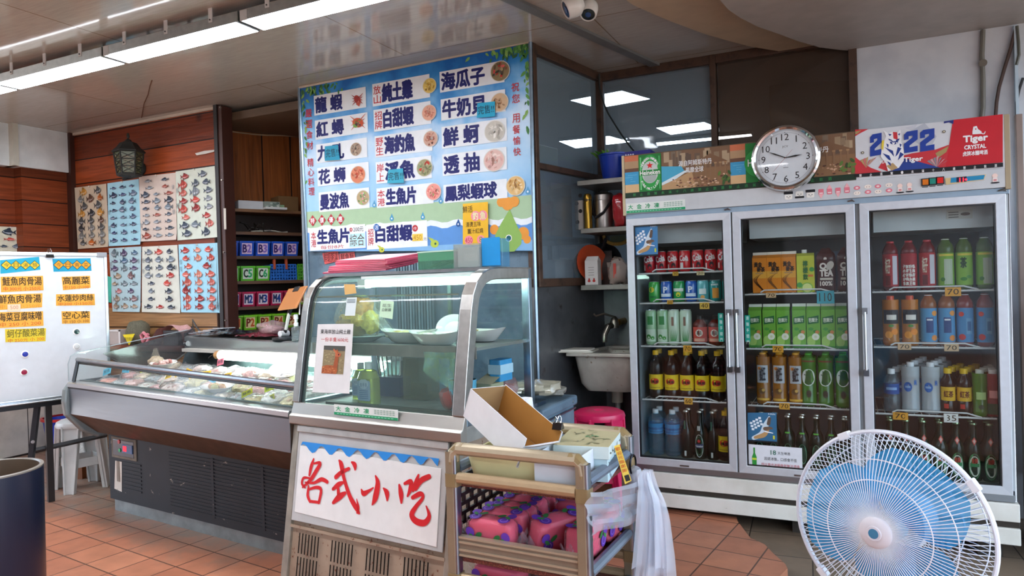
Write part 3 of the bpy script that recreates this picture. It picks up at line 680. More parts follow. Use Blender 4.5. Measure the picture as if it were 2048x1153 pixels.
for i in range(6):
  a0,a1=2*PI*(i+.5)/6,2*PI*(i+1.5)/6
  for k in range(3):
    z0,z1=.012+.053*k,.06+.053*k;p=lambda a,z:((.085+.02*z/.172)*math.cos(a),(.085+.02*z/.172)*math.sin(a),z)
    b.tube([p(a0,z0),p(a1,z1)],.0025,5,'#1e1e1b','grimy');b.tube([p(a1,z0),p(a0,z1)],.0025,5,'#1e1e1b','grimy')
b.build('cage',t)
b=Mesh(LM);b.lathe([(.081,.008),(.101,.17)],6,'#9aa37a','tint',smooth=False);b.build('glass',t)
wl_=Mesh();wp=at_y(281,338,3.855)
wl_.lathe([(0,0),(.05,0),(.05,.012),(.03,.03),(0,.03)],20,'#1c1d1c','grimy',(wp.x,3.868,wp.z),axis=(0,-1,0))
wl_.tube([(wp.x,3.84,wp.z),(wp.x-.01,3.80,wp.z-.07),(wp.x-.05,3.74,wp.z-.09),(Lx+.02,3.70,wp.z-.06),(Lx,3.70,2.225)],.013,8,'#1c1d1c','grimy')
wl_.tube([(wp.x,3.84,wp.z+.01),(wp.x-.06,3.78,wp.z+.03),(Lx,3.705,2.225)],.006,7,'#1c1d1c','grimy');wl_.build('bracket',t)
# ------------------------------------------------------------------ whiteboard on its stand
WBA=rad(74);wex=Vector((math.cos(WBA),math.sin(WBA),0));WB=Plane((-4.576,2.736,0),wex)
WBM=TR(-4.576,2.736,0,WBA)      # local x along the board to the right, -y to the viewer
t=thing('whiteboard','large whiteboard on a black metal stand at the left','whiteboard',WBM)
b=Mesh(WBM);b.box(-1.1,.345,0,.015,.665,1.565,'#dde1e4','gloss');b.build('board',t)
b=Mesh(WBM)
b.box(-1.1,.36,-.008,.022,1.558,1.582,'#c9cdd0','metal');b.box(-1.1,.36,-.008,.022,.645,.668,'#c0c4c8','metal');b.box(.343,.362,-.008,.022,.645,1.582,'#c9cdd0','metal')
b.box(-.3,.2,-.05,0,.645,.655,'#c4c8cc','metal');b.build('frame',t,.003)
b=Mesh(WBM);b.box(.30,.362,-.011,.024,1.552,1.584,'#9a9ca0','plastic');b.build('corner_cap',t,.004)
b=Mesh(WBM);b.box(-1.1,.34,.0,.03,.61,.645,'#1b1d20','plastic');b.build('stand_rail',t)
b=Mesh(WBM);b.box(-.018,.018,.01,.04,0,.62,'#24201f','plastic');b.build('leg',t)
b=Mesh(WBM);b.tube([(-.055,.025,.63),(-.14,.02,.0)],.02,4,'#26282c','plastic');b.cyl((-.095,-.006,.40),(-.095,-.001,.40),.01,c='#d8d8d8',m='metal');b.build('brace',t)
b=Mesh(WBM);b.tube([(-.10,.045,.335),(.1,.045,.345),(.34,.045,.36)],.016,4,'#202226','plastic');b.build('stretcher',t)
b=Mesh(WBM);b.box(-1.03,-.99,.01,.04,0,.62,'#24201f','plastic');b.build('leg',t)
wf=WB.at(.0005)
def strip_art(txt,price,tc='#3a2a18',pc='#d85a18',patch=None):
  def art(a,pl,r):
    u0,v0,u1,v1=r;h=v1-v0;w=u1-u0
    pl.text(a,txt,(u0+.04*w,v0+.40*h,u1-.04*w,v1-.06*h),tc,1,.012);pl.text(a,price,(u0+.06*w,v0+.07*h,u1-.06*w,v0+.33*h),pc,1)
    if patch:pl.rect(a,(u0+w*.22,v0-.1*h,u0+w*.5,v0+.34*h),'#e8d8b8',2);pl.text(a,patch,(u0+w*.28,v0+.02*h,u0+w*.45,v0+.26*h),'#d8906a',3)
  return art
def diamonds(chars,dc,tc,bold=.0):
  def art(a,pl,r):
    u0,v0,u1,v1=r;n=len(chars);w=(u1-u0)*.94/n;cy=(v0+v1)/2
    for i,ch in enumerate(chars):
      cx=u0+(u1-u0)*.03+w*(i+.5);q=w*.52
      pl.poly(a,[(cx,cy-q*1.15),(cx+q*1.15,cy),(cx,cy+q*1.15),(cx-q*1.15,cy)],'#2c2418',1)
      pl.poly(a,[(cx,cy-q),(cx+q,cy),(cx,cy+q),(cx-q,cy)],dc,2);pl.text(a,ch,(cx-q*.5,cy-q*.5,cx+q*.5,cy+q*.5),tc,3,bold)
  return art
def wcard(label,PX,c,art):card('menu_strip',label,'sign',wf,PX,c,art,.0012,'print','paper strips on the whiteboard')
wcard('blue heading card with four yellow diamonds, top left of the whiteboard',[(0,521),(78,514),(81,540),(1,548)],'#22a8c8',diamonds('今日湯類','#e6c32e','#4a3a18'))
wcard('blue heading card with four orange diamonds, top right of the whiteboard',[(105,518),(181,517),(183,542),(107,544)],'#1f9fc4',diamonds('今日青菜','#f0a428','#4a3a18'))
wcard('orange strip reading salmon bone soup with prices, first below the left heading',[(1,554),(86,552),(87,581),(2,585)],'#efb040',strip_art('鮭魚肉骨湯','中:300元 小:250元',pc='#d83a10'))
wcard('orange strip with a price patched over, second in the left column',[(-6,590),(85,587),(84,615),(-6,621)],'#f0b243',strip_art('鮮魚肉骨湯','中:500 小:250元',pc='#e0922c',patch='500'))
wcard('orange strip for seaweed tofu miso, third in the left column',[(-6,625),(86,623),(87,652),(-6,657)],'#eeb042',strip_art('海菜豆腐味噌','中 250 小 200'))
wcard('yellow strip for pickled cabbage clam soup, lowest in the left column',[(10,659),(92,657),(91,683),(11,685)],'#e8cc30',strip_art('蚵仔酸菜湯','中 250元 小 200','#7a7020'))
wcard('orange card for cabbage, first in the right column',[(123,554),(180,552),(181,576),(126,581)],'#efb040',strip_art('高麗菜','中150 小100'))
wcard('orange strip for fried water celery pork, second in the right column',[(112,589),(189,588),(190,611),(112,612)],'#efb040',strip_art('水蓮炒肉絲','中200 小150元'))
wcard('orange card for water spinach, third in the right column',[(123,623),(180,623),(180,647),(124,648)],'#f0b040',strip_art('空心菜','中 150 小 100',pc='#8a3a18'))
def magnet(px,py,c,label):
  b=Mesh();u,v=WB.uv(px,py);p=WB.pt(u,v);b.lathe([(0,0),(.022,0),(.022,.004),(.015,.006),(0,.006)],22,'#f2f2ee','plastic',p,axis=WB.n);b.lathe([(.016,.0062),(.013,.009),(0,.010)],18,c,'gloss',p,axis=WB.n)
  tag(b.build('magnet',None,loc=p),label,'magnet','round magnets on the whiteboard')
magnet(153,664,'#0a3a34','dark green round magnet below the right column of the whiteboard');magnet(50,709,'#1c2fa0','blue round magnet on the lower left of the whiteboard');magnet(48,745,'#98183c','red round magnet below the blue one on the whiteboard');magnet(153,694,'#d8d8d4','white round magnet below the dark green one')
def binder(name,label,p,ax,sz,c='#17171a'):
  """spring clip: black body, two wire handles; ax = across"""
  ax=Vector(ax).normalized();up=Vector((0,0,1));dn=ax.cross(up);t=thing(name,label,'clip',Matrix.Translation(p));b=Mesh();p=Vector(p)
  Q=[p+dn*(-.5*sz),p+dn*(.5*sz),p+dn*(.14*sz)+up*sz*.75,p+dn*(-.14*sz)+up*sz*.75];b.ext([q-ax*sz*.6 for q in Q],ax*sz*1.2,c,'gloss');b.build('body',t,.001)
  for s in (-1,1):
    w=Mesh();w.tube([p+up*sz*.7-ax*sz*.3+dn*s*.1*sz,p+up*sz*1.2-ax*sz*.2+dn*s*.5*sz,p+up*sz*1.6+dn*s*.6*sz,p+up*sz*1.2+ax*sz*.2+dn*s*.5*sz,p+up*sz*.7+ax*sz*.3+dn*s*.1*sz],sz*.05,6,'#c8c8c8','chrome');w.build('wire_handle',t)
  return t
u,v=WB.uv(99,512);binder('binder_clip','black binder clip on the top edge of the whiteboard',WB.pt(u,v-.012),wex,.036)
# ------------------------------------------------------------------ big menu board
def sky_print():
  """printed sky: deep blue at the top through cloud to pale, one image over the whole board"""
  m,n,l,p=nodes('board_sky');t=n.new('ShaderNodeTexCoord');s=n.new('ShaderNodeSeparateXYZ');l.new(t.outputs['Object'],s.inputs[0])
  z=n.new('ShaderNodeTexNoise');z.inputs['Scale'].default_value=3.2;z.inputs['Detail'].default_value=6;l.new(t.outputs['Object'],z.inputs['Vector'])
  a=n.new('ShaderNodeMath');a.operation='MULTIPLY_ADD';l.new(z.outputs[0],a.inputs[0]);a.inputs[1].default_value=1.3;l.new(s.outputs['Z'],a.inputs[2])
  mr=n.new('ShaderNodeMapRange');mr.inputs[1].default_value=.75;mr.inputs[2].default_value=1.85;l.new(a.outputs[0],mr.inputs[0])
  r=n.new('ShaderNodeValToRGB');el=r.color_ramp.elements
  el[0].position=0;el[0].color=(*lin('#86bde6'),1);el[1].position=1;el[1].color=(*lin('#0f62ae'),1)
  for q,c in ((.3,'#a4cdec'),(.5,'#c0daf0'),(.68,'#6fb0e2'),(.84,'#2f8ad0')):k=el.new(q);k.color=(*lin(c),1)
  l.new(mr.outputs[0],r.inputs[0]);l.new(r.outputs[0],p.inputs['Base Color']);setin(p,Roughness=.35);MATS['board_sky']=m
sky_print()
BY=3.778
MB=Plane((0,BY,0),ZX)
cn=[MB.uv(*p) for p in ((600.5,176),(1058.5,85),(1067,502),(617,503))]
bo=at_y(617,503,BY)
t=thing('menu_board','huge blue menu board with dishes printed in navy on white strips','sign',Matrix.Translation(bo))
b=Mesh();b.ext([MB.pt(*p) for p in cn[::-1]],(0,.03,0),'#5aa0d4','board_sky');b.build('panel',t)
b=Mesh()
tl,tr,br,bl=[MB.pt(*p) for p in cn]
b.tube([tl+Vector((0,-.004,.004)),tr+Vector((0,-.004,.004))],.010,6,'#b8aa98','paint');b.tube([tl+Vector((-.008,0,0)),bl+Vector((-.008,0,0)),bl+Vector((-.008,0,-.95))],.011,6,'#9fb8c8','metal');b.tube([tr+Vector((.008,0,0)),br+Vector((.008,0,0)),br+Vector((.008,0,-1.2))],.012,6,'#8fa4b4','metal');b.build('frame',t)
a=Mesh()
# lower scene: green shore, white foam, blue sea
def wav(x0,x1,y0f,amp,n):return [(x0+(x1-x0)*i/n,y0f(x0+(x1-x0)*i/n)+amp*math.sin(i*1.35)) for i in range(n+1)]
lo=lambda px:503-.001*(px-617)
MB.ppoly(a,[(613,424),(700,418),(800,410),(900,402),(1000,396),(1064,390),(1065,445),(613,462)],'#aac6a0',1)
MB.ppoly(a,wav(613,1065,lambda x:455-.045*(x-613),3.2,40)+[(1066,501),(617,502)],'#e8eef2',2)
MB.ppoly(a,wav(613,1065,lambda x:465-.04*(x-613),3.6,40)+[(1066,501),(617,502)],'#5f95d4',3)
MB.ppoly(a,[(712,500),(1066,480),(1067,501),(712,503)],'#86b8e0',4)
a.build('printed_scene',t)
a=Mesh()
strips=[  # column 1, 2, 3 : rectangle, red prefix, dish, gap
 ((628.2,192.5,733,214.8),'','龍 蝦'),((630.3,241.7,736.5,265),'','紅 蟳'),((632.7,289.8,735.3,314.4),'','九 孔'),((635,336.6,739,362.3),'','花 蛳'),((638,385.7,740,416),'','曼波魚'),
 ((745,169,860.7,194.8),'放山','純土雞'),((747.5,220.6,863,247.6),'招牌','白甜蝦'),((749.8,273.3,865.4,301.5),'野生','海釣魚'),((751.7,325,864.2,356.4),'岸上','溪魚'),((753.3,377.5,867.7,406.8),'本港','生魚片'),
 ((879.4,144.5,1009.5,164.4),'','海瓜子'),((881.8,199.5,1011.9,223),'','牛奶貝'),((883.4,254.6,1014.7,281.5),'','鮮 蚵'),((884.8,309.7,1014.7,339),'','透 抽'),((887.2,370.5,1015.4,396),'','鳳梨蝦球')]
L=Mesh()
NAVY,RED='#1b1f66','#c0282c'
for i,(r,pre,dish) in enumerate(strips):
  u0,v0,u1,v1=MB.rc(*r);MB.rect(a,(u0,v0,u1,v1),'#e9edf0',5);w,h=u1-u0,v1-v0
  if i < 5:e=.60 if i == 4 else .55;MB.text(L,dish,(u0+.03*w,v0+.12*h,u0+e*w,v1-.12*h),NAVY,7,.036)
  elif i < 10:
    for k,ch in enumerate(pre):MB.text(L,ch,(u0+.02*w,v1-(.48+.42*k)*h,u0+.15*w,v1-(.1+.42*k)*h),RED,7,.012)
    MB.text(L,dish,(u0+.18*w,v0+.12*h,u0+.70*w,v1-.1*h),NAVY,7,.042)
  else:e=.84 if i == 14 else .70 if i < 12 else .58;MB.text(L,dish,(u0+.03*w,v0+.1*h,u0+e*w,v1-.1*h),NAVY,7,.038)
for r,pre,dish,x0,x1 in (((619.3,457,732.3,495.8),'本港','生魚片',.15,.72),((733,450,856,492.8),'招牌','白甜蝦',.16,.76)):
  u0,v0,u1,v1=MB.rc(*r);w,h=u1-u0,v1-v0;MB.rect(a,(u0,v0,u1,v1),'#eef0f0',6)
  for k,ch in enumerate(pre):MB.text(L,ch,(u0+.03*w,v1-(.5+.34*k)*h,u0+.12*w,v1-(.18+.34*k)*h),RED,8,.012)
  MB.text(L,dish,(u0+x0*w,v0+.28*h,u0+x1*w,v1-.12*h),NAVY,8,.042)
  if x1 == .72:
    MB.text(L,'每份8片',(u0+.2*w,v0+.04*h,u0+.62*w,v0+.2*h),RED,8,.005);MB.disc(L,u0+.755*w,v0+.80*h,.028*w,RED,8);MB.text(L,'1份',(u0+.735*w,v0+.75*h,u0+.775*w,v0+.85*h),'#ffffff',9)
    MB.text(L,'200元',(u0+.795*w,v0+.70*h,u0+.97*w,v0+.90*h),'#202020',8);MB.rect(L,(u0+.72*w,v0+.06*h,u0+.99*w,v0+.62*h),'#bfe4e6',7);MB.text(L,'綜合',(u0+.73*w,v0+.10*h,u0+.98*w,v0+.60*h),'#5a3a32',8)
  else:
    MB.disc(L,u0+.175*w,v0+.86*h,.05*w,'#2a6ab0',9);MB.text(L,'活',(u0+.14*w,v0+.77*h,u0+.21*w,v0+.95*h),'#ffffff',10)
    MB.disc(L,u0+.81*w,v0+.72*h,.045*w,RED,8);MB.text(L,'1份',(u0+.785*w,v0+.66*h,u0+.835*w,v0+.78*h),'#ffffff',9)
    MB.rect(L,(u0+.76*w,v0+.22*h,u0+.93*w,v0+.50*h),'#f0cf58',8);MB.text(L,'450',(u0+.78*w,v0+.26*h,u0+.91*w,v0+.46*h),'#c88a28',9);MB.text(L,'元',(u0+.94*w,v0+.22*h,u0+.99*w,v0+.34*h),'#202020',8)
for i,ch in enumerate('特價優惠'):
  px,py=626+18.5*i,442-1.1*i;u,v=MB.uv(px,py);q=.034
  MB.poly(L,[(u,v-q*1.15),(u+q,v),(u,v+q*1.15),(u-q,v)],'#b82c34',6);MB.text(L,ch,(u-q*.5,v-q*.55,u+q*.5,v+q*.55),'#f4f4f4',8,.015)
for i,ch in enumerate('嚴選食材'):MB.ptext(L,ch,611+.9*i,220+21.5*i,624.5+.8*i,234+21.5*i,RED,6,.008)
for i,ch in enumerate('精心料理'):MB.ptext(L,ch,615+.9*i,318+19.5*i,628+.6*i,333+19*i,RED,6,.008)
for i,ch in enumerate('祝您'):MB.ptext(L,ch,1023+1.2*i,167+23*i,1039+1*i,182+23*i,RED,6,.008)
for i,ch in enumerate('用餐愉快'):MB.ptext(L,ch,1025+.7*i,229+22.5*i,1040+.7*i,245+22*i,RED,6,.008)
a.build('white_strip',t);L.build('lettering',t)
# leaves printed along the edges
a=Mesh();rr=random.Random(5)
def leaf(px,py,s,c,ang,k):
  u,v=MB.uv(px,py);ca,sa=math.cos(ang),math.sin(ang);Q=[(-1,0),(-.4,-.42),(.3,-.35),(1,0),(.3,.35),(-.4,.42)]
  MB.poly(a,[(u+s*(x*ca-y*sa),v+s*(x*sa+y*ca)) for x,y in Q],c,k)
for i in range(150):
  g=rr.choice(['#3f7a3a','#5f9a48','#2f5f34','#86b25a','#4a8648'])
  if i < 45:px=604+abs(rr.gauss(0,45));py=178-.2*(px-604)+abs(rr.gauss(0,9))+2
  elif i < 105:px=1056-abs(rr.gauss(0,34));py=88+.2*(1056-px)+abs(rr.gauss(0,11))+2
  elif i < 130:py=95+abs(rr.gauss(0,90));px=1056-abs(rr.gauss(0,5))+.012*(py-95)
  else:py=180+abs(rr.gauss(0,90));px=604.5+abs(rr.gauss(0,4))+.04*(py-180)
  if px < 1057 and px > 602:leaf(px,py,rr.uniform(.012,.026),g,rr.uniform(-2.6,-.6),3+i % 3)
a.build('printed_leaves',t)
# round food pictures
foods=[(716,200,14,'lobster',['#a83a34','#c05848','#8a2a2a']),(717,246,19,'crab',['#c8502c','#d8703c','#7aa04a','#4a3a3a']),(713,299,16,'abalone',['#8a6a58','#c8b49a','#5a4a42']),(717,350,21,'shrimp',['#d06a48','#e09a78','#c8482c']),(727,396,18,'fish',['#9ab86a','#d88a8a','#e8e0d8','#6a9a5a']),
 (860,172,17,'chicken',['#d8b44a','#e8d080','#b88a30']),(859,226,18,'shrimp',['#e09a80','#e8b8a0','#c87058']),(862,278,18,'fish',['#c88a70','#d8c4b8','#a85a48']),(850,336,20,'fish',['#8a8460','#b8b48a','#c83a28','#6a7a48']),(868,384,19,'slices',['#e08078','#f0b0a0','#d05a50','#8ab060']),
 (1001,143,22,'clams',['#6a5a40','#a89468','#c03028','#3a3428']),(1000,205,20,'shell',['#c8a078','#d8c0a0','#a87850']),(990,263,23,'oyster',['#d8d4c8','#b8b4a8','#f0ece0']),(989,321,24,'squid',['#d8a8a0','#e8ccc0','#c08878']),(1032,372,21,'balls',['#d8a860','#e8c890','#b8803c'])]
for px,py,rp,kind,pal in foods:
  a=Mesh();u,v=MB.uv(px,py);r=rp/1409*4.2;rr=random.Random(px)
  if kind not in ('lobster','crab'):MB.disc(a,u,v,r,'#d8d6cc',10,n=28,ry=r*.95);MB.disc(a,u,v,r*.93,mixc(pal[0],pal[1],.5),11,n=28,ry=r*.88)
  else:
    for sx_ in (-1,1):
      for k in range(4):MB.stroke(a,[(u,v,.006),(u+sx_*r*.6,v+r*(.5-.3*k),.006),(u+sx_*r*(1.0 if k else 1.1),v+r*(.9-.55*k),.002)],pal[0],11)
    MB.disc(a,u,v,r*.55,pal[0],12,n=16,ry=r*.8,rot=.6 if kind == 'lobster' else 1.3)
    if kind == 'lobster':MB.poly(a,[(u+.1*r,v-.2*r),(u-.3*r,v-.7*r),(u+.35*r,v-1.15*r),(u+.6*r,v-.5*r)],pal[1],12)
    else:MB.disc(a,u-r*.3,v-r*.25,r*.4,pal[2],13,n=12,ry=r*.3)
  for i in range(26 if kind not in ('lobster',) else 6):
    q,g=rr.uniform(0,.8)**.7,rr.uniform(0,2*PI);kk=r*(.55 if kind in ('crab','lobster') else .82)
    MB.disc(a,u+kk*q*math.cos(g),v+kk*q*math.sin(g),r*rr.uniform(.12,.26),mixc(rr.choice(pal),'#ffffff' if rr.random() < .3 else '#201810',rr.uniform(0,.25)),13+i % 3,n=9,ry=r*rr.uniform(.06,.14),rot=rr.uniform(0,3))
  a.build('food_picture',t)
# cartoon fish and drops in the sea
a=Mesh()
u,v=MB.uv(1018,472);q=.095
MB.poly(a,[(u-q*.95,v-q*.6),(u-.55*q,v-1.0*q),(u+.35*q,v-1.0*q),(u+.85*q,v-.55*q),(u+.9*q,v),(u+.45*q,v+.9*q),(u+.12*q,v+1.65*q),(u-.55*q,v+.75*q),(u-.95*q,v+.1*q)],'#8fb65c',6)
for dx,dy,r in ((.0,2.0,.42),(-.45,2.15,.32),(.45,2.1,.34),(1.0,.1,.4),(-1.0,.45,.32),(1.25,-.3,.26)):MB.disc(a,u+dx*q,v+dy*q,r*q,'#e89a3c',5,n=14)
MB.disc(a,u,v-.15*q,.22*q,'#f2f2ea',7);MB.disc(a,u,v-.15*q,.17*q,'#16606a',8)
for px,py,s,c in ((870,488,.03,'#b8c84a'),(764,500,.022,'#c8c83e')):
  u,v=MB.uv(px,py);MB.disc(a,u,v,s,c,7,ry=s*.8);MB.disc(a,u+.2*s,v,s*.25,'#205a50',8);MB.poly(a,[(u-s*.6,v+.3*s),(u-s*1.6,v+1.5*s),(u-s*.2,v+1.0*s)],c,7)
for px,py,c in ((784,436,'#4f9ac0'),(846,433,'#4f9ac0'),(749,409,'#5f9fc8'),(882,401,'#5f9fc8'),(1056,382,'#5f9fc8'),(917,447,'#2a5a9a')):
  u,v=MB.uv(px,py);MB.disc(a,u,v-.006,.016,c,5,n=12);MB.poly(a,[(u-.013,v),(u+.013,v),(u+.002,v+.028)],c,5);MB.disc(a,u,v-.005,.006,'#e8f0f4',6,n=8)
a.build('cartoon_print',t)
# stickers hung on the board
CB=MB.at(.016)
def bcard(label,PX,c,art,th=.002,nm='note_card'):return card(nm,label,'note',CB,PX,c,art,th,'print','notes stuck on the menu board')
def soldout(a,pl,r):u0,v0,u1,v1=r;w,h=u1-u0,v1-v0;pl.text(a,'完售!!',(u0+.08*w,v0+.25*h,u1-.06*w,v1-.2*h),'#16303a',1,.0)
bcard('cyan sold out note beside the milk shell picture, upper right of the board',[(955,207),(990,203),(990,233),(954,236)],'#1fa6cc',soldout)
bcard('shiny cyan sold out note covering the abalone name, left column',[(650,293),(676,290),(680,320),(650,322)],'#2596b8',soldout)
bcard('wrinkled cyan sold out note over the stream fish name, middle column',[(777,340),(806,337),(808,366),(775,367)],'#3aa8c4',soldout)
def yel(a,pl,r):
  u0,v0,u1,v1=r;w,h=u1-u0,v1-v0;X=lambda x0,y0,x1,y1:(u0+x0*w,v0+y0*h,u0+x1*w,v0+y1*h)
  pl.text(a,'鮮活',X(.04,.78,.42,.94),'#3a2c14',2);pl.disc(a,u0+.52*w,v0+.69*h,.17*w,'#f0909c',1);pl.disc(a,u0+.8*w,v0+.69*h,.17*w,'#f0909c',1)
  pl.text(a,'釣',X(.42,.60,.62,.78),'#e8e4b0',3,.02);pl.text(a,'魚',X(.70,.60,.90,.78),'#e8e4b0',3,.02)
  pl.text(a,'清燙五味',X(.14,.44,.72,.56),'#3a2c14',2);pl.text(a,'薑汁紅燒',X(.2,.28,.8,.40),'#3a2c14',2)
  pl.disc(a,u0+.24*w,v0+.13*h,.16*w,'#f08c98',1);pl.text(a,'450',X(.10,.07,.38,.19),'#c03a50',2);pl.disc(a,u0+.70*w,v0+.13*h,.15*w,'#f08c98',1);pl.text(a,'8',X(.64,.07,.76,.2),'#6a8a2a',2)
bcard('tall yellow handwritten card for live fish with a price, on the board',[(926,408),(976,404),(977,490),(926,490)],'#edb82a',yel,nm='price_card')
def redc(s):
  def f(a,pl,r):u0,v0,u1,v1=r;w,h=u1-u0,v1-v0;pl.text(a,s,(u0+.08*w,v0+.15*h,u1-.08*w,v1-.12*h),'#4a1414',1)
  return f
FB=Plane((0,3.806,0),ZX)
card('note_card','tilted red handwritten card under the left end of the menu board','note',FB,[(645,507),(676,502),(679,522),(650,529)],'#e0605c',redc('鮮蝦粥湯'),.002,'print','red cards under the menu board')
card('note_card','red handwritten card right of the tilted one under the menu board','note',FB,[(679,508),(709,504),(711,523),(681,525)],'#e06864',redc('鮮魚麵'),.002,'print','red cards under the menu board')
card('notice','small dark notice with white lettering behind the green chopstick box','sign',FB,[(833,522),(862,521),(862,538),(833,539)],'#4a3c38',lambda a,pl,r:pl.text(a,'本店價',(r[0]+.01,r[1]+.015,r[2]-.01,r[3]-.015),'#e8e4dc',1,.01),.003,'print')
# pale glass louvre and cards behind the case, below the board
b=Mesh()
for i in range(14):x=at_y(790+5.6*i,540,3.79).x;b.box(x,x+.013,3.785,3.809,1.02,1.47,('#6f8894','#5f7680','#7f98a2')[i % 3],'paint')
tag(b.build('louvre_panel',None),'pale vertical louvre strip on the wall below the menu board','panel')
# ------------------------------------------------------------------ alcove shelves with lettered bins
SHN=Vector((math.sin(SHA),-math.cos(SHA),0));SHX=Vector((math.cos(SHA),math.sin(SHA),0))
SP=Plane(SH0,SHX)      # vertical face through the shelf fronts
def sh(px,py):u,v=SP.uv(px,py);return u,v
t=thing('alcove_shelf','dark wooden shelf unit in the alcove beside the fish charts','shelf',SHM)
SZ=[]
for py,c in ((417.5,'#6a4424'),(463,'#4a2c1a'),(511.5,'#3c2416'),(561.5,'#4a2e1c'),(613,'#3c2216'),(660,'#3a2418')):
  z=sh(500,py+1)[1];SZ.append(z);b=Mesh(SHM);b.box(-.10,.92,0,.265,z-.022,z,c,'paint');b.box(-.10,.92,-.003,0,z-.024,z+.001,mixc(c,'#a08060',.25),'paint');b.build('shelf_board',t,.002)
b=Mesh(SHM);b.box(-.12,.92,.255,.268,.5,SZ[0],'#2c1a10','paint');b.box(-.12,-.10,0,.265,.5,SZ[0],'#2c1a10','paint');b.build('back_panel',t)
b=Mesh(SHM);b.box(-.12,.92,.03,.27,0,.5,'#2a1810','paint');b.build('plinth',t)
def bin_(px0,px1,z,c,txt,tc1,tc2,label,paper='#e4c8dc',grp=None,h=.115):
  u0,u1=sh(px0,500)[0],sh(px1,500)[0];M=SHM @ Matrix.Translation(((u0+u1)/2,.008,z+.002));t=thing('storage_bin',label,'bin',M,grp);w=(u1-u0)*.97/2
  b=Mesh(M);o=[(-w*.9,.012,0),(w*.9,.012,0),(w*.9,.2,0),(-w*.9,.2,0)];q=[(-w,-.004,h),(w,-.004,h),(w,.21,h),(-w,.21,h)]
  v=o+q;b.add(v,[(0,3,2,1),(0,1,5,4),(1,2,6,5),(2,3,7,6),(3,0,4,7)],c,'plastic')
  iq=[(x*.93,y+(.006 if y < .1 else -.006),zz) for x,y,zz in q];io=[(x*.88,y+(.006 if y < .1 else -.006),.006) for x,y,zz in o];v=q+iq+io
  b.add(v,[(0,1,5,4),(1,2,6,5),(2,3,7,6),(3,0,4,7),(4,5,9,8),(5,6,10,9),(6,7,11,10),(7,4,8,11),(8,9,10,11)],c,'plastic')
  b.box(-w*1.03,w*1.03,-.010,-.002,h-.014,h,c,'plastic');b.box(-w*.97,-w*.88,-.003,.0,h*.25,h-.01,mixc(c,'#000000',.35),'plastic');b.build('body',t)
  e=Vector((0,-.016,h));pl=Plane(M @ Vector((0,.0125,0)),SHX,M.to_3x3() @ e);a=Mesh();k=3
  pl.rect(a,(-w*.68,h*.13,w*.68,h*.87),paper,k);n=len(txt)
  pl.text(a,txt[0],(-w*.55,h*.25,-w*.02,h*.77),tc1,k+2,.03);pl.text(a,txt[1:],(w*.06,h*.25,w*.55,h*.77),tc2,k+2,.03);a.build('letter_card',t)
ord5=['first','second','third','fourth','fifth']
for i,(x0,x1) in enumerate(((452,478),(479.5,510),(511.5,541.5),(543,570),(571.5,598))):bin_(x0,x1,SZ[2],'#1c52c0','B%d' % (i+1),'#3a2468','#8a6ac0','blue plastic bin lettered B%d on the alcove shelf' % (i+1),grp='lettered bins on the alcove shelves')
for i,(x0,x1) in enumerate(((453,479),(480,510),(511,540))):bin_(x0,x1,SZ[3],'#5fb832','C%d' % (i+4),'#2a3a2a','#3aa868','green plastic bin lettered C%d on the alcove shelf' % (i+4),'#d8e0d0',grp='lettered bins on the alcove shelves')
for i,(x0,x1) in enumerate(((454,480),(481,509),(510,538),(538.5,564),(565,592))):bin_(x0,x1,SZ[4],'#b01c48','M%d' % (i+1),'#20305a','#20408a','crimson plastic bin lettered M%d on the alcove shelf' % (i+1),'#e4d4dc',grp='lettered bins on the alcove shelves')
bin_(593,619,SZ[4],'#86b82c','T','#8a2a1c','#8a2a1c','lime plastic bin lettered T beside the M5 bin','#e0d4a0',grp='lettered bins on the alcove shelves')
for i,(x0,x1) in enumerate(((455,482),(483,511),(512,539),(540,567),(568,594))):bin_(x0,x1,SZ[5],'#7ac022','P%d' % (i+1),'#7a2a1c','#c85a28','lime plastic bin lettered P%d on the lowest alcove shelf' % (i+1),'#ead49a',grp='lettered bins on the alcove shelves')
def mesh_basket(px0,px1,z,h,c,label):
  u0,u1=sh(px0,500)[0],sh(px1,500)[0];M=SHM @ Matrix.Translation(((u0+u1)/2,.004,z+.002));w=(u1-u0)/2;t=thing('basket',label,'basket',M);b=Mesh(M)
  n=max(6,int((u1-u0)/.022))
  for i in range(n+1):x=-w+2*w*i/n;b.box(x-.005,x+.005,.018,.022,0,h,c,'plastic')
  for k in range(6):zz=h*k/5;b.box(-w,w,.016,.024,max(0,zz-.006),zz+.005,c,'plastic')
  b.box(-w,w,.024,.21,0,.005,c,'plastic');b.box(-w,-w+.004,.02,.21,0,h,c,'plastic');b.box(w-.004,w,.02,.21,0,h,c,'plastic');b.box(-w,w,.206,.21,0,h,c,'plastic');b.build('body',t);return M
zb=sh(570,530)[1]-SZ[3]
BM=mesh_basket(542,593,SZ[3],zb,'#2a6cc0','blue lattice basket beside the C6 bin');mesh_basket(596.5,622,SZ[3],zb,'#58a832','green lattice basket right of the blue one')
for px,s in ((550,'left'),(574,'right')):
  u=sh(px,530)[0];b=Mesh(SHM);z=SZ[3]+zb;b.box(u-.008,u+.008,.008,.016,z-.035,z+.05,'#b8502c','paint');b.box(u-.008,u+.008,.024,.032,z-.035,z+.05,'#b8502c','paint');b.tube([(u-.009,.012,z),(u+.009,.012,z),(u+.009,.028,z),(u-.009,.028,z)],.0015,5,'#b0b0b0','metal',closed=True)
  tag(b.build('clothes_peg',None),'orange brown clothes peg on the %s of the blue lattice basket' % s,'peg','pegs on the blue basket')
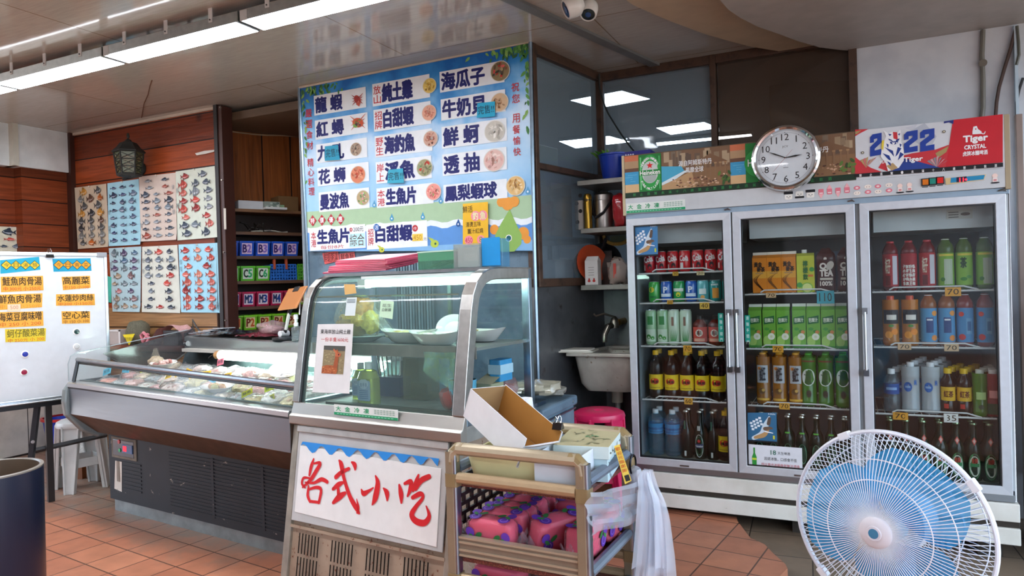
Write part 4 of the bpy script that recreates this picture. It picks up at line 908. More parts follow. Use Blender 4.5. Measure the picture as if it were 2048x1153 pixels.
def shbox(name,label,cat,px0,px1,py0,z,d0,d1,c,m='paper',art=None):
  u0,u1=sh(px0,450)[0],sh(px1,450)[0];h=sh((px0+px1)/2,py0)[1]-z;M=SHM @ Matrix.Translation(((u0+u1)/2,(d0+d1)/2,z+.0015));t=thing(name,label,cat,M);b=Mesh(M);w=(u1-u0)/2;d=(d1-d0)/2
  b.box(-w,w,-d,d,0,h,c,m);b.build('body',t,.003)
  if art:
    a=Mesh();pl=Plane(M @ Vector((0,-d,0)),SHX);art(a,pl,(-w,0,w,h));a.build('printing',t)
shbox('carton','flat white carton on the top alcove shelf','box',479,529,402,SZ[0],.01,.2,'#c4c6c8')
def pic(a,pl,r):
  u0,v0,u1,v1=r;pl.rect(a,(u0,v0,u1,v1),'#8a948a',1);rr=random.Random(2)
  for i in range(14):pl.disc(a,rr.uniform(u0+.015,u1-.015),rr.uniform(v0+.01,v1-.01),.012,rr.choice(['#4a5a54','#a8b4a8','#6a7a70','#c8ccc0']),2+i % 2,n=9,ry=.008)
shbox('picture_box','small printed box with a grey green picture on the top alcove shelf','box',530,561,404,SZ[0],.0,.12,'#9aa49a',art=pic)
shbox('cardboard_box','brown cardboard box at the back of the top alcove shelf','box',566,606,391,SZ[0],.08,.25,'#7a5c3c')
shbox('green_tub','small pale green tub on the top alcove shelf','tub',562,572,410,SZ[0],.02,.1,'#9ab88a','plastic')
shbox('notebook','thin white notebook hanging over the top shelf edge','notebook',528,571,416.2,SZ[0],-.05,.1,'#d0d2d0')
shbox('lime_box','lime green box with a small yellow mark on the second alcove shelf','box',457,472,439,SZ[1],.02,.12,'#84b838','plastic',lambda a,pl,r:pl.disc(a,(r[0]+r[2])/2,r[3]*.5,.01,'#e8e060',1))
shbox('grey_box','grey blue packet behind the lime green box','box',458,468,427,SZ[1],.13,.2,'#7a94a4')
b=Mesh(SHM);rr=random.Random(3);z=SZ[1];P=[]
u0=sh(478,455)[0]
for i in range(40):P.append((u0+.10+.10*math.cos(i*.7)*(.5+.5*math.sin(i*.31))+.003*i,.06+.04*math.sin(i*.9),z+.006+.07*abs(math.sin(i*.37))*(i % 7 > 2)))
b.tube(P,.004,5,'#17130f','plastic');tag(b.build('cable',None),'tangled black cable on the second alcove shelf','cable')
b=Mesh(SHM);b.tube([(sh(505+12*i,455)[0],.03+.01*math.sin(i),z+.006+.006*math.sin(i*1.1)+(.012 if 2 < i < 5 else 0)) for i in range(7)],.005,6,'#b8b2a4','plastic');tag(b.build('cable',None),'white cable lying along the second alcove shelf','cable')
b=Mesh();p=at_y(448,440,3.826);pl=Plane((0,3.818,0),ZX);P=[pl.uv(*q) for q in ((448,417),(452,417),(453,459),(449,459))];pl.slab(b,P[::-1],'#c8c0b0',.004,'paint');tag(b.build('post_strip',None),'pale vertical strip stuck on the dark alcove post','tape')
for i,(px,py) in enumerate(((442,216),(445,361),(449,505),(452,641))):
  b=Mesh();p=at_y(px,py,3.82);b.cyl(p,p+Vector((.01,-.02,0)),.006,.005,8,'#d0ccc0','metal');tag(b.build('hook',None),'small pale screw hook on the dark post, %s from the top' % ord5[i],'hook','hooks on the alcove post')
# ------------------------------------------------------------------ chilled fish counter
FA=rad(-6.6);FM=TR(-4.043,2.758,0,FA)
def fl(px,py,v):
  """point on the counter's upright plane v, in counter coordinates"""
  n=FM.to_3x3() @ Vector((0,1,0));return FM.inverted() @ at_p(px,py,FM @ Vector((0,v,0)),n)
dr=lambda u:-.0175*max(u,0)
FL_=1.825
t=counter=thing('display_counter','long stainless chilled fish counter with low glass front and black grille base','display counter',FM)
def prof(b,P,u0,u1,c,m,n=12,smooth=False,closed=True):
  """sweep a (v, z) outline along the counter, following its slight sag"""
  N=len(P);vs=[]; 
  for i in range(n+1):
    u=u0+(u1-u0)*i/n;vs += [(u,v,z+dr(u)) for v,z in P]
  fs=[(i*N+k,i*N+(k+1) % N,(i+1)*N+(k+1) % N,(i+1)*N+k) for i in range(n) for k in range(N if closed else N-1)]
  b.add(vs,fs,c,m,smooth)
  if closed:b.add(vs,[tuple(range(N))[::-1],tuple(range(n*N,n*N+N))],c,m)
b=Mesh(FM);b.box(0.0,1.80,0,.72,.075,.47,'#15161a','blackgrille');b.build('base',t)
b=Mesh(FM)
for k in range(17):
  z=.115+.0185*k; 
  b.box(.62,1.79,-.004,0,z,z+.009,'#1d1f24','blackgrille')
for x in (1.0,1.4):b.box(x,x+.02,-.005,0,.11,.425,'#15161a','blackgrille')
b.build('grille',t);b=Mesh(FM)
for k in range(8):z=.15+.022*k;b.box(.15,.34,-.004,0,z,z+.010,'#1d1f24','blackgrille')
b.build('grille',t)
b=Mesh(FM);b.box(.09,.115,-.007,0,.19,.31,'#8a8074','grimy');b.add([(.05,-.002,.14),(.13,-.002,.13),(.14,-.002,.31),(.07,-.002,.31)],[(0,1,2,3)],'#7d746a','whiteworn');b.build('worn_patch',t)
b=Mesh(FM);b.box(.01,1.80,.02,.72,0,.085,'#8f9290','dull');b.build('kick_plate',t)
b=Mesh(FM);b.box(.04,.30,-.006,.01,.33,.455,'#6f675a','grimy');b.box(.06,.28,-.008,0,.345,.44,'#101216','gloss');cp=b.build('control_panel',t,.002)
b=Mesh(FM);b.box(.165,.27,-.012,-.006,.37,.42,'#3a5a8a','plastic');b.box(.18,.21,-.014,-.01,.38,.41,'#ff2a50','led_red');b.cyl((.13,-.012,.43),(.13,-.006,.43),.012,c='#c02838',m='plastic');b.cyl((.135,-.012,.38),(.135,-.006,.38),.011,c='#20a868',m='plastic');b.build('buttons',cp)
b=Mesh(FM);prof(b,[(-.17,.607),(-.165,.600),(-.02,.47),(0,.47),(0,.60),(-.12,.76),(-.17,.762)],-.085,FL_,'#6e5a4c','dull');b.build('underside',t)
b=Mesh(FM);prof(b,[(-.172,.607),(-.172,.766),(-.166,.766),(-.166,.607)],-.085,FL_,'#8e959c','steel');b.build('front_panel',t)
b=Mesh(FM);prof(b,[(-.180,.768),(-.180,.789),(-.174,.793),(-.12,.796),(-.12,.768)],-.09,FL_,'#c6c8ca','steel');prof(b,[(-.176,.758),(-.176,.766),(-.168,.766),(-.168,.758)],-.09,FL_,'#2a2c30','paint');b.build('ledge',t)
# end cap of grey plastic
b=Mesh(FM);P=[(-.19,.60),(-.20,.68),(-.19,.75),(-.155,.795),(.30,.80),(.72,.80),(.72,.47),(-.01,.44),(-.10,.49)];b.ext([(-.09,v,z) for v,z in P][::-1],(-.045,0,0),'#7c8686','plastic');b.build('end_cap',t,.012)
# tub
b=Mesh(FM);b.box(-.08,FL_,-.11,.70,.66,.70,'#5a6468','dull');prof(b,[(-.115,.70),(-.115,.80),(-.10,.80),(-.10,.70)],-.08,FL_,'#8a9694','dull');b.box(-.09,-.07,-.11,.70,.70,.80,'#7a8488','dull');b.box(FL_-.01,FL_,-.11,.70,.70,.80,'#7a8488','dull');b.build('tub',t)
b=Mesh(FM);b.add([(-.08,.50,.70),(FL_,.50,.70),(FL_,.58,.93+dr(1.8)),(-.08,.58,.93)],[(0,1,2,3)],'#3c4648','dull');b.box(-.08,FL_,.58,.72,.47,.90,'#4a5254','dull');b.build('inner_back',t)
# front glass with top rail
zt=lambda u:.915-.030*u
b=Mesh(FM);v=[]
for u in (-.07,FL_):v += [(u,-.150,.795+dr(u)),(u,-.122,zt(u))]
b.add(v,[(0,2,3,1)],'#b8d4cc','glass');b.build('front_glass',t)
b=Mesh(FM);b.tube([(-.085,-.12,zt(0)+.006),(FL_,-.12,zt(FL_)+.006)],.013,8,'#9a9ca0','metal');b.tube([(-.08,-.122,zt(0)-.012),(FL_,-.122,zt(FL_)-.012)],.007,6,'#17181a','plastic')
b.tube([(-.075,-.150,.795),(-.075,-.122,zt(0))],.010,6,'#17181a','plastic');b.build('glass_rail',t)
# curved clear end screen on the left, dark inner cheek
b=Mesh(FM);P=[(-.165,.80),(-.165,.90),(-.15,.945),(-.11,.965),(.10,.985),(.60,1.045),(.66,1.03),(.66,.80)];b.add([(-.10,v,z) for v,z in P],[tuple(range(len(P)))],'#c4d4d4','glass');b.build('end_glass',t)
b=Mesh(FM);b.tube([(-.10,v,z) for v,z in P[:6]],.003,5,'#a8b4b8','plastic');b.build('end_glass_edge',t)
XN=FM.to_3x3() @ Vector((1,0,0))
def ux(px,py,u):return at_p(px,py,FM @ Vector((u,0,0)),XN)
CV=[(392,669),(386,690),(372,706),(352,721),(328,732),(302,737),(272,736),(244,729),(222,718)]
b=Mesh();P=[ux(x,y,.0) for x,y in CV+[(205,708),(300,682),(388,657)]];b.ext(P,XN*.004,'#77777a','tint');b.build('end_screen',t)
b=Mesh();b.tube([ux(x,y,.004) for x,y in CV],.010,6,'#55534e','paint',rad2=.005);b.build('screen_trim',t)
b=Mesh(FM);b.cyl((.03,.50,.965),(.06,.50,.965),.018,c='#c8c8c4',m='chrome');b.build('hinge_bolt',t)
# hood with lamp along the back
b=Mesh(FM);prof(b,[(.50,.935),(.50,1.005),(.515,1.015),(.74,1.02),(.74,.935)],.02,FL_,'#b0b4b4','steel',6);b.build('hood',t)
b=Mesh(FM);b.box(.05,FL_,.46,.56,.915,.935,'#c0bcb4','paint');b.build('lamp_tray',t)
b=Mesh(FM);u0=fl(437,706,.46).x;b.tube([(u0-.01,.455,.905),(u0+.03,.455,.905)],.026,12,'#b88a5a','plastic');b.tube([(u0+.03,.455,.905),(FL_-.02,.455,.885)],.028,14,'#ffffff','tubelamp');b.build('tube_lamp',t)
b=Mesh(FM);b.tube([(u0,.455,.90),(u0-.04,.45,.905),(u0-.07,.44,.885)],.006,6,'#151515','plastic');b.build('lamp_cable',t)
# ------------------------------------------------------------------ goods in the counter
pal=[('pale pink','#d8a8a0','fish fillet'),('beige','#cdb79c','dried fish'),('salmon pink','#d88a78','fish steak'),('milky white','#d4d2c8','squid'),('grey','#8f989a','whole fish'),('rosy','#c98f8c','shrimp pack'),('yellowish','#cfc08a','fish slices'),('pinkish white','#dcc4bc','fish cut')]
ordw=['first','second','third','fourth','fifth','sixth','seventh','eighth','ninth','tenth','eleventh','twelfth','thirteenth','fourteenth','fifteenth','sixteenth']
rows=[(-.035,.735,'front row',13),(.095,.757,'second row',13),(.225,.785,'third row',13),(.36,.812,'back row',11)]
rr=random.Random(11);TFZ=lambda v:.722+.09*(v+.095)
def pouch(M,w,d,h,c,label,seed,grp):
  """vacuum pouch: flat lump of fish in a crinkled clear bag with a crimped flat edge"""
  t=thing('fish_pouch',label,'food pack',M,grp);b=Mesh(M);b.blob((0,0,h*.5),w*.45,d*.43,h*.44,c,'food',14,8,.3,.8,seed);b.blob((w*.12,-d*.1,h*.6),w*.2,d*.2,h*.34,mixc(c,'#a05048',.25),'food',10,6,.4,.9,seed+3);b.build('contents',t)
  b=Mesh(M);b.blob((0,0,h*.52),w*.46,d*.45,h*.54,'#e6e8e6','film',14,8,.25,.7,seed+5)
  def f(u,v):s=-1+2*u;return (s*w*.5,d*(.42+.16*v),h*.25+.012*math.sin(s*7+seed)*v+h*.5*v)
  b.grid(f,10,2,'#e8eaea','film');b.build('bag',t);return t
for ri,(v0,z0,rn,n) in enumerate(rows):
  for i in range(n):
    u=.02+(1.74)*(i+.5)/n+rr.uniform(-.015,.015);cn_,c,kind=pal[(i*3+ri*5+rr.randint(0,2)) % len(pal)]
    M=FM @ TR(u,v0,TFZ(v0)+dr(u)+.024,rr.uniform(-.22,.22),.09+rr.uniform(-.01,.03),0)
    pouch(M,rr.uniform(.128,.142),rr.uniform(.112,.124),rr.uniform(.055,.078),mixc(c,'#ffffff',.12),'%s bagged %s, %s from left in %s of fish counter' % (cn_,kind,ordw[i],rn),i*7+ri,'bagged fish in the chilled counter')
b=Mesh(FM);prof(b,[(-.095,.70),(-.095,.722),(.48,.7738),(.48,.70)],-.06,FL_-.02,'#a4b0b4','dull');b.build('tray_floor',counter)
b=Mesh(FM);b.grid(lambda u,v:(-.06+1.86*u,-.095+.58*v,.722+.11*v+.014*noise.noise(Vector((u*26,v*9,1)))),60,20,'#d0d6d8','film');o=b.build('crushed_ice',counter)
# oval plates standing in the back, tags
def plate_oval(M,rx,ry,c,label,cat='plate',name='oval_plate',grp=None,food=None,n=28):
  t=thing(name,label,cat,M,grp);b=Mesh(M)
  prof_=[(0,0),(.55,0),(.6,.004),(.92,.022),(1.0,.026),(1.0,.029),(.9,.026),(.58,.008),(0,.008)]
  vs=[]; 
  for r,z in prof_[1:-1]:vs += [(rx*r*math.cos(2*PI*i/n),ry*r*math.sin(2*PI*i/n),z) for i in range(n)]
  K=len(prof_)-2;fs=[(k*n+i,k*n+(i+1) % n,(k+1)*n+(i+1) % n,(k+1)*n+i) for k in range(K-1) for i in range(n)];b.add(vs,fs,c,'gloss',True);b.add(vs,[tuple(range(n))[::-1],tuple(range((K-1)*n,K*n))],c,'gloss');b.build('dish',t)
  if food:
    f=Mesh(M);r_=random.Random(int(rx*1000))
    for i in range(food[1]):f.blob((r_.uniform(-.5,.5)*rx,r_.uniform(-.45,.45)*ry,.016+.012*r_.random()),rx*.24,ry*.2,.016,r_.choice(food[0]),'food',9,6,.4,.9,i)
    f.build('food',t)
  return t
plate_oval(FM @ TR(.37,.14,.865,.1,.15),.095,.06,'#e4e0da','white oval plate of pink fish by the left end of the counter',food=(['#c88a80','#8a5a50','#d8b0a4'],6))
plate_oval(FM @ TR(1.18,.37,.84,.3,.6),.11,.075,'#ecebe6','white oval plate tipped up in the back of the fish counter')
plate_oval(FM @ TR(1.60,.34,.82,-.2,.55),.12,.08,'#ecebe4','white oval plate with yellow slices at the right end of the fish counter',food=(['#e0d070','#e8e0a8'],5))
plate_oval(FM @ TR(1.12,-.03,.79,.2,.15),.10,.06,'#e8e6de','white oval plate of green pickles against the counter glass',food=(['#b8b06a','#8fa060','#c89a6a'],8))
def tagcard(px,py,v,w,h,c,label,tc='#2c4a5a',rot=0,txt='鮮魚'):
  p=fl(px,py,v);M=FM @ TR(p.x,v,p.z-h/2,0,rad(-20));t=thing('price_tag',label,'tag',M,'tags among the bagged fish');b=Mesh(M @ Matrix.Rotation(rot,4,'Y'));b.box(-w/2,w/2,-.001,.001,0,h,c,'print');b.build('card',t)
  a=Mesh();R3=(M @ Matrix.Rotation(rot,4,'Y')).to_3x3();pl=Plane(M @ Vector((0,-.0012,0)),R3 @ ZX,R3 @ ZZ);pl.text(a,txt,(-w*.4,h*.2,w*.4,h*.8),tc,1);a.build('lettering',t)
for i,(px,py,v,w,h,c,cn_,rot) in enumerate(((213,743,-.02,.075,.04,'#58bcd8','cyan',-.3),(250,740,.02,.07,.035,'#50b4d4','cyan',0),(286,739,.14,.06,.035,'#c8d85a','lime',-.2),(304,742,.16,.05,.03,'#c0d460','lime',-.3),(336,752,.04,.05,.028,'#e8c038','yellow',-.3),(356,747,.10,.055,.03,'#e6bc34','yellow',-.4),(376,743,.16,.06,.025,'#e8b830','yellow',.2),(384,752,.06,.05,.025,'#e2b838','yellow',-.4),(411,749,.1,.075,.035,'#ecc43c','yellow',-.15),(422,758,.04,.07,.035,'#4fb0d4','cyan',.25),(455,751,.1,.055,.025,'#ecc03c','yellow',-.2),(494,786,-.06,.075,.028,'#c8cc30','lime',-.4),(540,775,-.03,.075,.032,'#b4c838','lime',-.35),(540,797,-.07,.06,.03,'#ccd048','lime',-.45),(440,724,.33,.055,.04,'#e8788a','pink',-.25))):
  tagcard(px,py,v,w,h,c,'%s price tag among the bagged fish, %s of the tags from the left' % (cn_,ordw[i]),rot=rot)
b=Mesh();p=fl(315,767,-.06);M=FM @ TR(p.x,-.06,p.z-.03,-.2,rad(-35),-.5);b.M=M;b.box(-.075,.075,-.0015,.0015,0,.05,'#dcd8cc','print');b.box(-.012,.012,-.003,.0016,.012,.036,'#6a6a68','print');tag(b.build('label_card',None),'white label card slanting among pink bags in the fish counter','label')
b=Mesh(FM @ TR(.255,.16,.86));b.grid(lambda u,v:((.05-.045*v)*math.cos(6.28*u)*(1+.2*math.sin(5*6.28*u)),(.04-.03*v)*math.sin(6.28*u),.11*v),20,6,'#cfc4b0','film');b.blob((0,0,.03),.05,.04,.035,'#b8a68c','food',12,7,.3);tag(b.build('tied_bag',None),'tied bag of beige goods standing up near the left end of the fish counter','bag')
# ------------------------------------------------------------------ things on top of the counter hood
HZ=lambda u:1.018+dr(u)
b=Mesh(FM);rr=random.Random(4);b.grid(lambda u,v:(.10+.42*u,.50+.24*v,HZ(.1)+.016+.035*math.sin(PI*u)*(.6+.4*math.sin(v*5))*(v if v < .5 else 1-v)*2+.010*noise.noise(Vector((u*14,v*8,2)))),40,12,'#16181e','gloss');tag(b.build('plastic_sheet',None),'crumpled black plastic sheet on top of the counter hood','plastic sheet')
b=Mesh(FM)
for i in range(6):b.box(.05+.035*i,.16+.035*i,.51+.012*i,.60+.012*i,HZ(0)+.012+.006*i,HZ(0)+.015+.006*i,('#b8bec4','#8d949c','#d0d4d6')[i % 3],'gloss')
tag(b.build('packet_stack',None),'fanned silver packets at the left end of the counter hood','packets')
b=Mesh(FM);b.grid(lambda u,v:(.54+.30*u,.50+.2*v,HZ(.7)+.016+.022*math.sin(PI*u)*math.sin(PI*v)+.010*noise.noise(Vector((u*11,v*9,4)))),26,10,'#6a2430','gloss');tag(b.build('plastic_bag',None),'dark red crumpled plastic bag on the counter hood','bag')
tu_=fl(552,672,.62).x-.03;b=Mesh(FM @ TR(tu_,.62,HZ(tu_)+.012));b.blob((0,0,.045),.10,.08,.045,'#c8a8a8','bag',18,10,.3,.9,3);b.blob((0,0,.035),.08,.06,.03,'#a88888','food',14,8,.3);tag(b.build('food_bag',None),'clear bag with pinkish goods by the tablet stand','bag')
tu_=fl(568,672,.56).x;TM=FM @ TR(tu_,.56,HZ(tu_));t=thing('tablet_stand','black and white phone tablet holder with an orange brown tablet','tablet',TM)
b=Mesh(TM);b.lathe([(0,0),(.07,0),(.07,.012),(.02,.02),(0,.02)],20,'#1d1d20','plastic');b.cyl((0,-.03,.035),(0,.03,.035),.018,c='#d8d8d8',m='plastic');b.build('base',t)
b=Mesh(TM);b.tube([(0,0,.02),(.03,0,.10)],.011,8,'#1d1d20','plastic');b.tube([(.02,-.002,.06),(.055,-.002,.16)],.010,8,'#e0ded8','plastic');b.tube([(.05,0,.15),(.075,0,.21)],.012,8,'#1d1d20','plastic');b.build('arm',t)
TT=TM @ TR(.085,.0,.245,-.25,rad(58),rad(-4));b=Mesh(TT);b.box(-.12,.12,-.075,.075,-.006,.004,'#b8763e','plastic');tb=b.build('tablet',t,.004)
b=Mesh(TT);b.box(-.035,.035,.045,.078,-.016,.008,'#17171a','plastic');b.box(-.03,.03,-.01,.04,-.012,-.006,'#cfcfc8','plastic');b.build('clamp',t,.002)
b=Mesh(TT);b.tube([(-.10,-.04,-.02),(-.05,.0,-.03),(.06,-.02,-.03),(.13,-.10,-.03)],.004,6,'#e4e4e0','plastic');b.build('charging_cable',t)
def spray(M,label):
  t=thing('spray_bottle',label,'bottle',M);b=Mesh(M);b.lathe([(0,0),(.026,0),(.028,.004),(.028,.07),(.022,.082),(.012,.088),(0,.088)],20,'#dfe6e8','pet');b.build('body',t)
  b=Mesh(M);b.lathe([(.013,.085),(.013,.105),(.009,.108),(.009,.125),(.014,.128),(.012,.15),(.008,.155),(0,.155)],16,'#eceeec','plastic');b.build('pump',t)
  b=Mesh(M);b.lathe([(0,.003),(.024,.004),(.024,.045),(0,.045)],16,'#dfe8ea','pet');b.build('liquid',t)
tu_=fl(593,676,.53).x;spray(FM @ TR(tu_,.53,HZ(tu_)),'small clear spray bottle with white pump on the counter hood')
# ------------------------------------------------------------------ low back table left of the hood, with odds and ends
BTZ=.90
b=Mesh();t=thing('back_table','wooden back table behind the fish counter','table',TR(-4.4,3.62,0));b.box(-5.7,-3.55,3.66,3.85,BTZ-.03,BTZ,'#8a6844','planks_left');b.build('tabletop',t)
for x in (-5.65,-3.62):
  b=Mesh();b.box(x,x+.04,3.70,3.74,0,BTZ-.03,'#5a4028','paint');b.build('leg',t)
def spot(px,py,Y):return at_y(px,py,Y)
p0,p1=spot(214,660,3.72),spot(246,700,3.72);b=Mesh();b.box(p0.x,p1.x,3.70,3.80,BTZ,p0.z,'#b8aca4','paper');b.box(p0.x-.004,p1.x+.004,3.695,3.70,p0.z-.012,p0.z,'#e0dcd8','paper');b.box(p1.x-.012,p1.x+.004,3.695,3.70,BTZ,p0.z,'#e0dcd8','paper');tag(b.build('white_board_box',None),'pale box with white rim right behind the whiteboard','box')
p0=spot(278,672,3.76);b=Mesh();b.blob((p0.x,3.75,BTZ+.09),.10,.07,.10,'#6a6656','fabric',16,10,.15,.8,4);tag(b.build('grey_sack',None),'grey green sack behind the yellow pennant','sack')
pl=Plane((0,3.66,0),ZX);b=Mesh();P=[pl.uv(*q) for q in ((246,670),(270,668),(259,691))];pl.slab(b,P[::-1],'#e8d020',.003,'print');pl.text(b,'當日現流',(P[0][0]+.02,P[0][1]-.045,P[1][0]-.02,P[0][1]-.02),'#5a4a10',7)
tag(b.build('pennant',None),'yellow triangular pennant with dark writing behind the counter','sign')
p0,p1=spot(326,659,3.71),spot(357,697,3.71);b=Mesh(TR((p0.x+p1.x)/2,3.76,BTZ));w=(p1.x-p0.x)/2;hh=p0.z-BTZ-.01
b.box(-w,w,-.05,.06,0,hh,'#17181c','plastic');b.box(-w*.8,w*.8,-.053,-.05,hh*.55,hh*.88,'#23262c','gloss')
for i in range(4):b.box(-w*.7+w*.36*i,-w*.5+w*.36*i,-.055,-.05,hh*.3,hh*.4,'#2c3038','plastic')
tag(b.build('card_machine',None,.008),'black machine under the pink towel behind the counter','machine')
b=Mesh();TW_=[spot(x,y,3.70) for x,y in ((294,694),(300,682),(307,671),(315,661),(325,655),(336,652),(348,653),(358,659),(364,669),(367,680),(369,692))]
def tw(u,v):k=u*10;i=min(int(k),9);q=TW_[i].lerp(TW_[i+1],k-i);return (q.x+.004*math.sin(v*11+u*9),3.69+.13*v,q.z+.006*math.sin(u*25+v*5))
b.grid(tw,40,8,'#d8a8a4','fabric');tag(b.build('pink_towel',None),'pink towel draped over the black machine','towel')
b=Mesh();q=spot(288,684,3.64);b.tube([q+Vector((.05,0,.06)),q+Vector((.0,-.01,.0)),q+Vector((-.03,0,.05)),q+Vector((.01,-.01,.07)),q+Vector((.06,0,.03)),q+Vector((.02,0,-.02))],.012,8,'#d88890','fabric');tag(b.build('pink_ribbon',None),'knotted pink tie beside the pink towel','ribbon')
b=Mesh();q=spot(302,691,3.72);b.blob((q.x,3.72,BTZ+.022),.035,.02,.02,'#e4e0dc','bag',12,7,.3);tag(b.build('white_cloth',None),'scrap of white plastic below the pink tie','plastic')
b=Mesh();q=spot(373,675,3.62);b.box(q.x-.012,q.x+.012,3.61,3.63,BTZ,q.z+.035,'#17171a','plastic');b.tube([q+Vector((.01,0,.02)),spot(386,655,3.66),spot(389,640,3.66)-Vector((.02,0,0)),spot(394,656,3.66),spot(402,665,3.66)],.006,7,'#17171a','plastic');tag(b.build('cable_plug',None),'black plug with looped cable at the left end of the hood','cable')
b=Mesh();pl=Plane((-4.82,3.4,0),(0.35,.94,0));P=[pl.uv(*q) for q in ((212,552),(222,555),(222,606),(213,604))];pl.slab(b,P[::-1],'#12987e',.01,'plastic');tag(b.build('teal_folder',None),'teal plastic sheet showing behind the right edge of the whiteboard','folder')
# ------------------------------------------------------------------ floor things left of the counter
def plastic_stool(M,H,r,c,label,cat='stool',grp=None):
  t=thing('plastic_stool',label,cat,M,grp);b=Mesh(M);b.lathe([(0,H-.012),(.02,H-.010),(.03,H),(r*.80,H),(r*.96,H-.012),(r,H-.03),(r*.98,H-.045),(r*.9,H-.04),(0,H-.03)],32,c,'plastic');b.build('seat',t)
  for i in range(4):
    a=PI/4+i*PI/2;b=Mesh(M);d=Vector((math.cos(a),math.sin(a),0));s=Vector((-d.y,d.x,0));top,bot=d*r*.84+ZZ*(H-.03),d*r*1.12
    w0,w1=r*.40,r*.22;q=[top-s*w0,top+s*w0,bot+s*w1,bot-s*w1];mid=d*.016
    b.ext([q[0]-d*.02,q[3]-d*.02,q[3]+mid,q[0]+mid],s*.012,c,'plastic');b.ext([q[1]-d*.02,q[2]-d*.02,q[2]+mid,q[1]+mid],-s*.012,c,'plastic');b.ext([q[0]+d*.008,q[1]+d*.008,q[2]+d*.008,q[3]+d*.008],-d*.012,c,'plastic');b.build('leg',t,.003)
  b=Mesh(M); 
  for i in range(4):
    a0,a1=PI/4+i*PI/2,PI/4+(i+1)*PI/2;rr_=r*.98;p=[Vector((rr_*math.cos(a),rr_*math.sin(a),z)) for a,z in ((a0,H*.34),(a1,H*.34),(a1,H*.46),(a0,H*.46))];n=(p[0]+p[1]).normalized()*.01;n.z=0;b.ext(p,n,c,'plastic')
  b.build('apron',t,.002);return t
plastic_stool(TR(-4.715,3.02,0,rad(-14)),.47,.145,'#c9c7c2','worn white plastic stool beside the left end of the fish counter')
b_=at_z(128,849,.30);BKM=TR(b_.x*1.06,b_.y*1.06,0);t=thing('bucket','blue bucket with a red rim behind the white plastic stool','bucket',BKM)
b=Mesh(BKM);b.lathe([(0,0),(.11,0),(.15,.29),(.145,.29),(.105,.006),(0,.006)],28,'#1c3cb0','plastic');b.build('body',t)
b=Mesh(BKM);b.lathe([(.148,.285),(.165,.285),(.165,.305),(.148,.305)],28,'#c02828','plastic');b.build('rim',t)
q_=at_z(206,984,0)*1.035;WSM=TR(q_.x*1.055,q_.y*1.055,0,.3);t=thing('wooden_stool','low wooden stool under a white cloth at the corner of the counter','stool',WSM);b=Mesh(WSM);b.box(-.10,.06,-.1,.1,.36,.39,'#7a4a26','paint');b.build('seat',t)
for x,y in ((-.09,-.09),(.05,-.09),(-.09,.09),(.05,.09)):b=Mesh(WSM);b.box(x-.02,x+.02,y-.02,y+.02,0,.36,'#7a4420','paint');b.build('leg',t)
b=Mesh(WSM);b.grid(lambda u,v:(-.115+.14*u+.012*math.sin(v*9),-.125,.40-.25*v),8,8,'#d8d6ce','fabric');b.grid(lambda u,v:(-.115+.14*u,-.125+.24*v,.40),6,6,'#d8d6ce','fabric');tag(b.build('white_cloth',None),'white cloth hanging over the low wooden stool','cloth')
# ------------------------------------------------------------------ curved glass snack case
CA=rad(-6);CM=TR(-2.239,2.378,0,CA);CX3=CM.to_3x3();CEX,CEY=CX3 @ ZX,CX3 @ ZY
def cpl(v):return Plane(CM @ Vector((0,v,0)),CEX)
def cl_(px,py,v):return CM.inverted() @ at_p(px,py,CM @ Vector((0,v,0)),CEY)
CW,CD=.925,.55
t=case=thing('snack_case','curved glass snack cabinet on a white base with red brush writing','display case',CM)
fz=lambda z:.02-.155*(.70-z)          # front face leans out towards the floor
b=Mesh(CM);P=[(fz(.70)+.012,.70),(fz(0)+.012,0),(CD,0),(CD,.70)];b.ext([(.0,v,z) for v,z in P],(.885,0,0),'#a89c8c','rustpanel');b.build('base',t)
for u0,u1 in ((-.006,.03),(.862,.90)):b=Mesh(CM);b.ext([(u0,v,z) for v,z in ((fz(.70)-.004,.70),(fz(0)-.004,.0),(fz(0)+.03,0),(fz(.7)+.03,.7))],(u1-u0,0,0),'#a9a497','dull');b.build('corner_post',t,.003)
# light box with the red writing
en=Vector((0,fz(.6)-fz(.3),.3));LBP=Plane(CM @ Vector((0,fz(.0),0)),CEX,CX3 @ Vector((0,fz(.7)-fz(0),.7)))
sv=.7/Vector((0,fz(.7)-fz(0),.7)).length
b=Mesh();r=(.035,.298/sv,.855,.672/sv)
LBP.slab(b,[(r[0],r[1]),(r[2],r[1]),(r[2],r[3]),(r[0],r[3])],'#b9bab8',.008,'paint');b.build('sign_frame',t,.003)
SBP=LBP.at(.0085);b=Mesh();SBP.slab(b,[(.055,.335/sv),(.83,.315/sv),(.83,.60/sv),(.055,.615/sv)],'#e9e9e6',.004,'gloss');sg=b.build('sign_panel',t,.003)
a=Mesh();SBP=SBP.at(.0048);c7=lambda x,y:SBP.uv(560+x/2.934,760+y/2.934)
P=[c7(133,363),c7(935,463)];w=[c7(925-(925-123)*i/48,487-(487-400)*i/48+24*math.cos(2*PI*i/48*7.6+.4)) for i in range(49)]
SBP.poly(a,([P[0],P[1]]+w)[::-1],'#2b8ad8',2)
K=c7(300,600),c7(400,600);sc_=math.hypot(K[1][0]-K[0][0],K[1][1]-K[0][1])/100*1.12
RD='#d21f26'
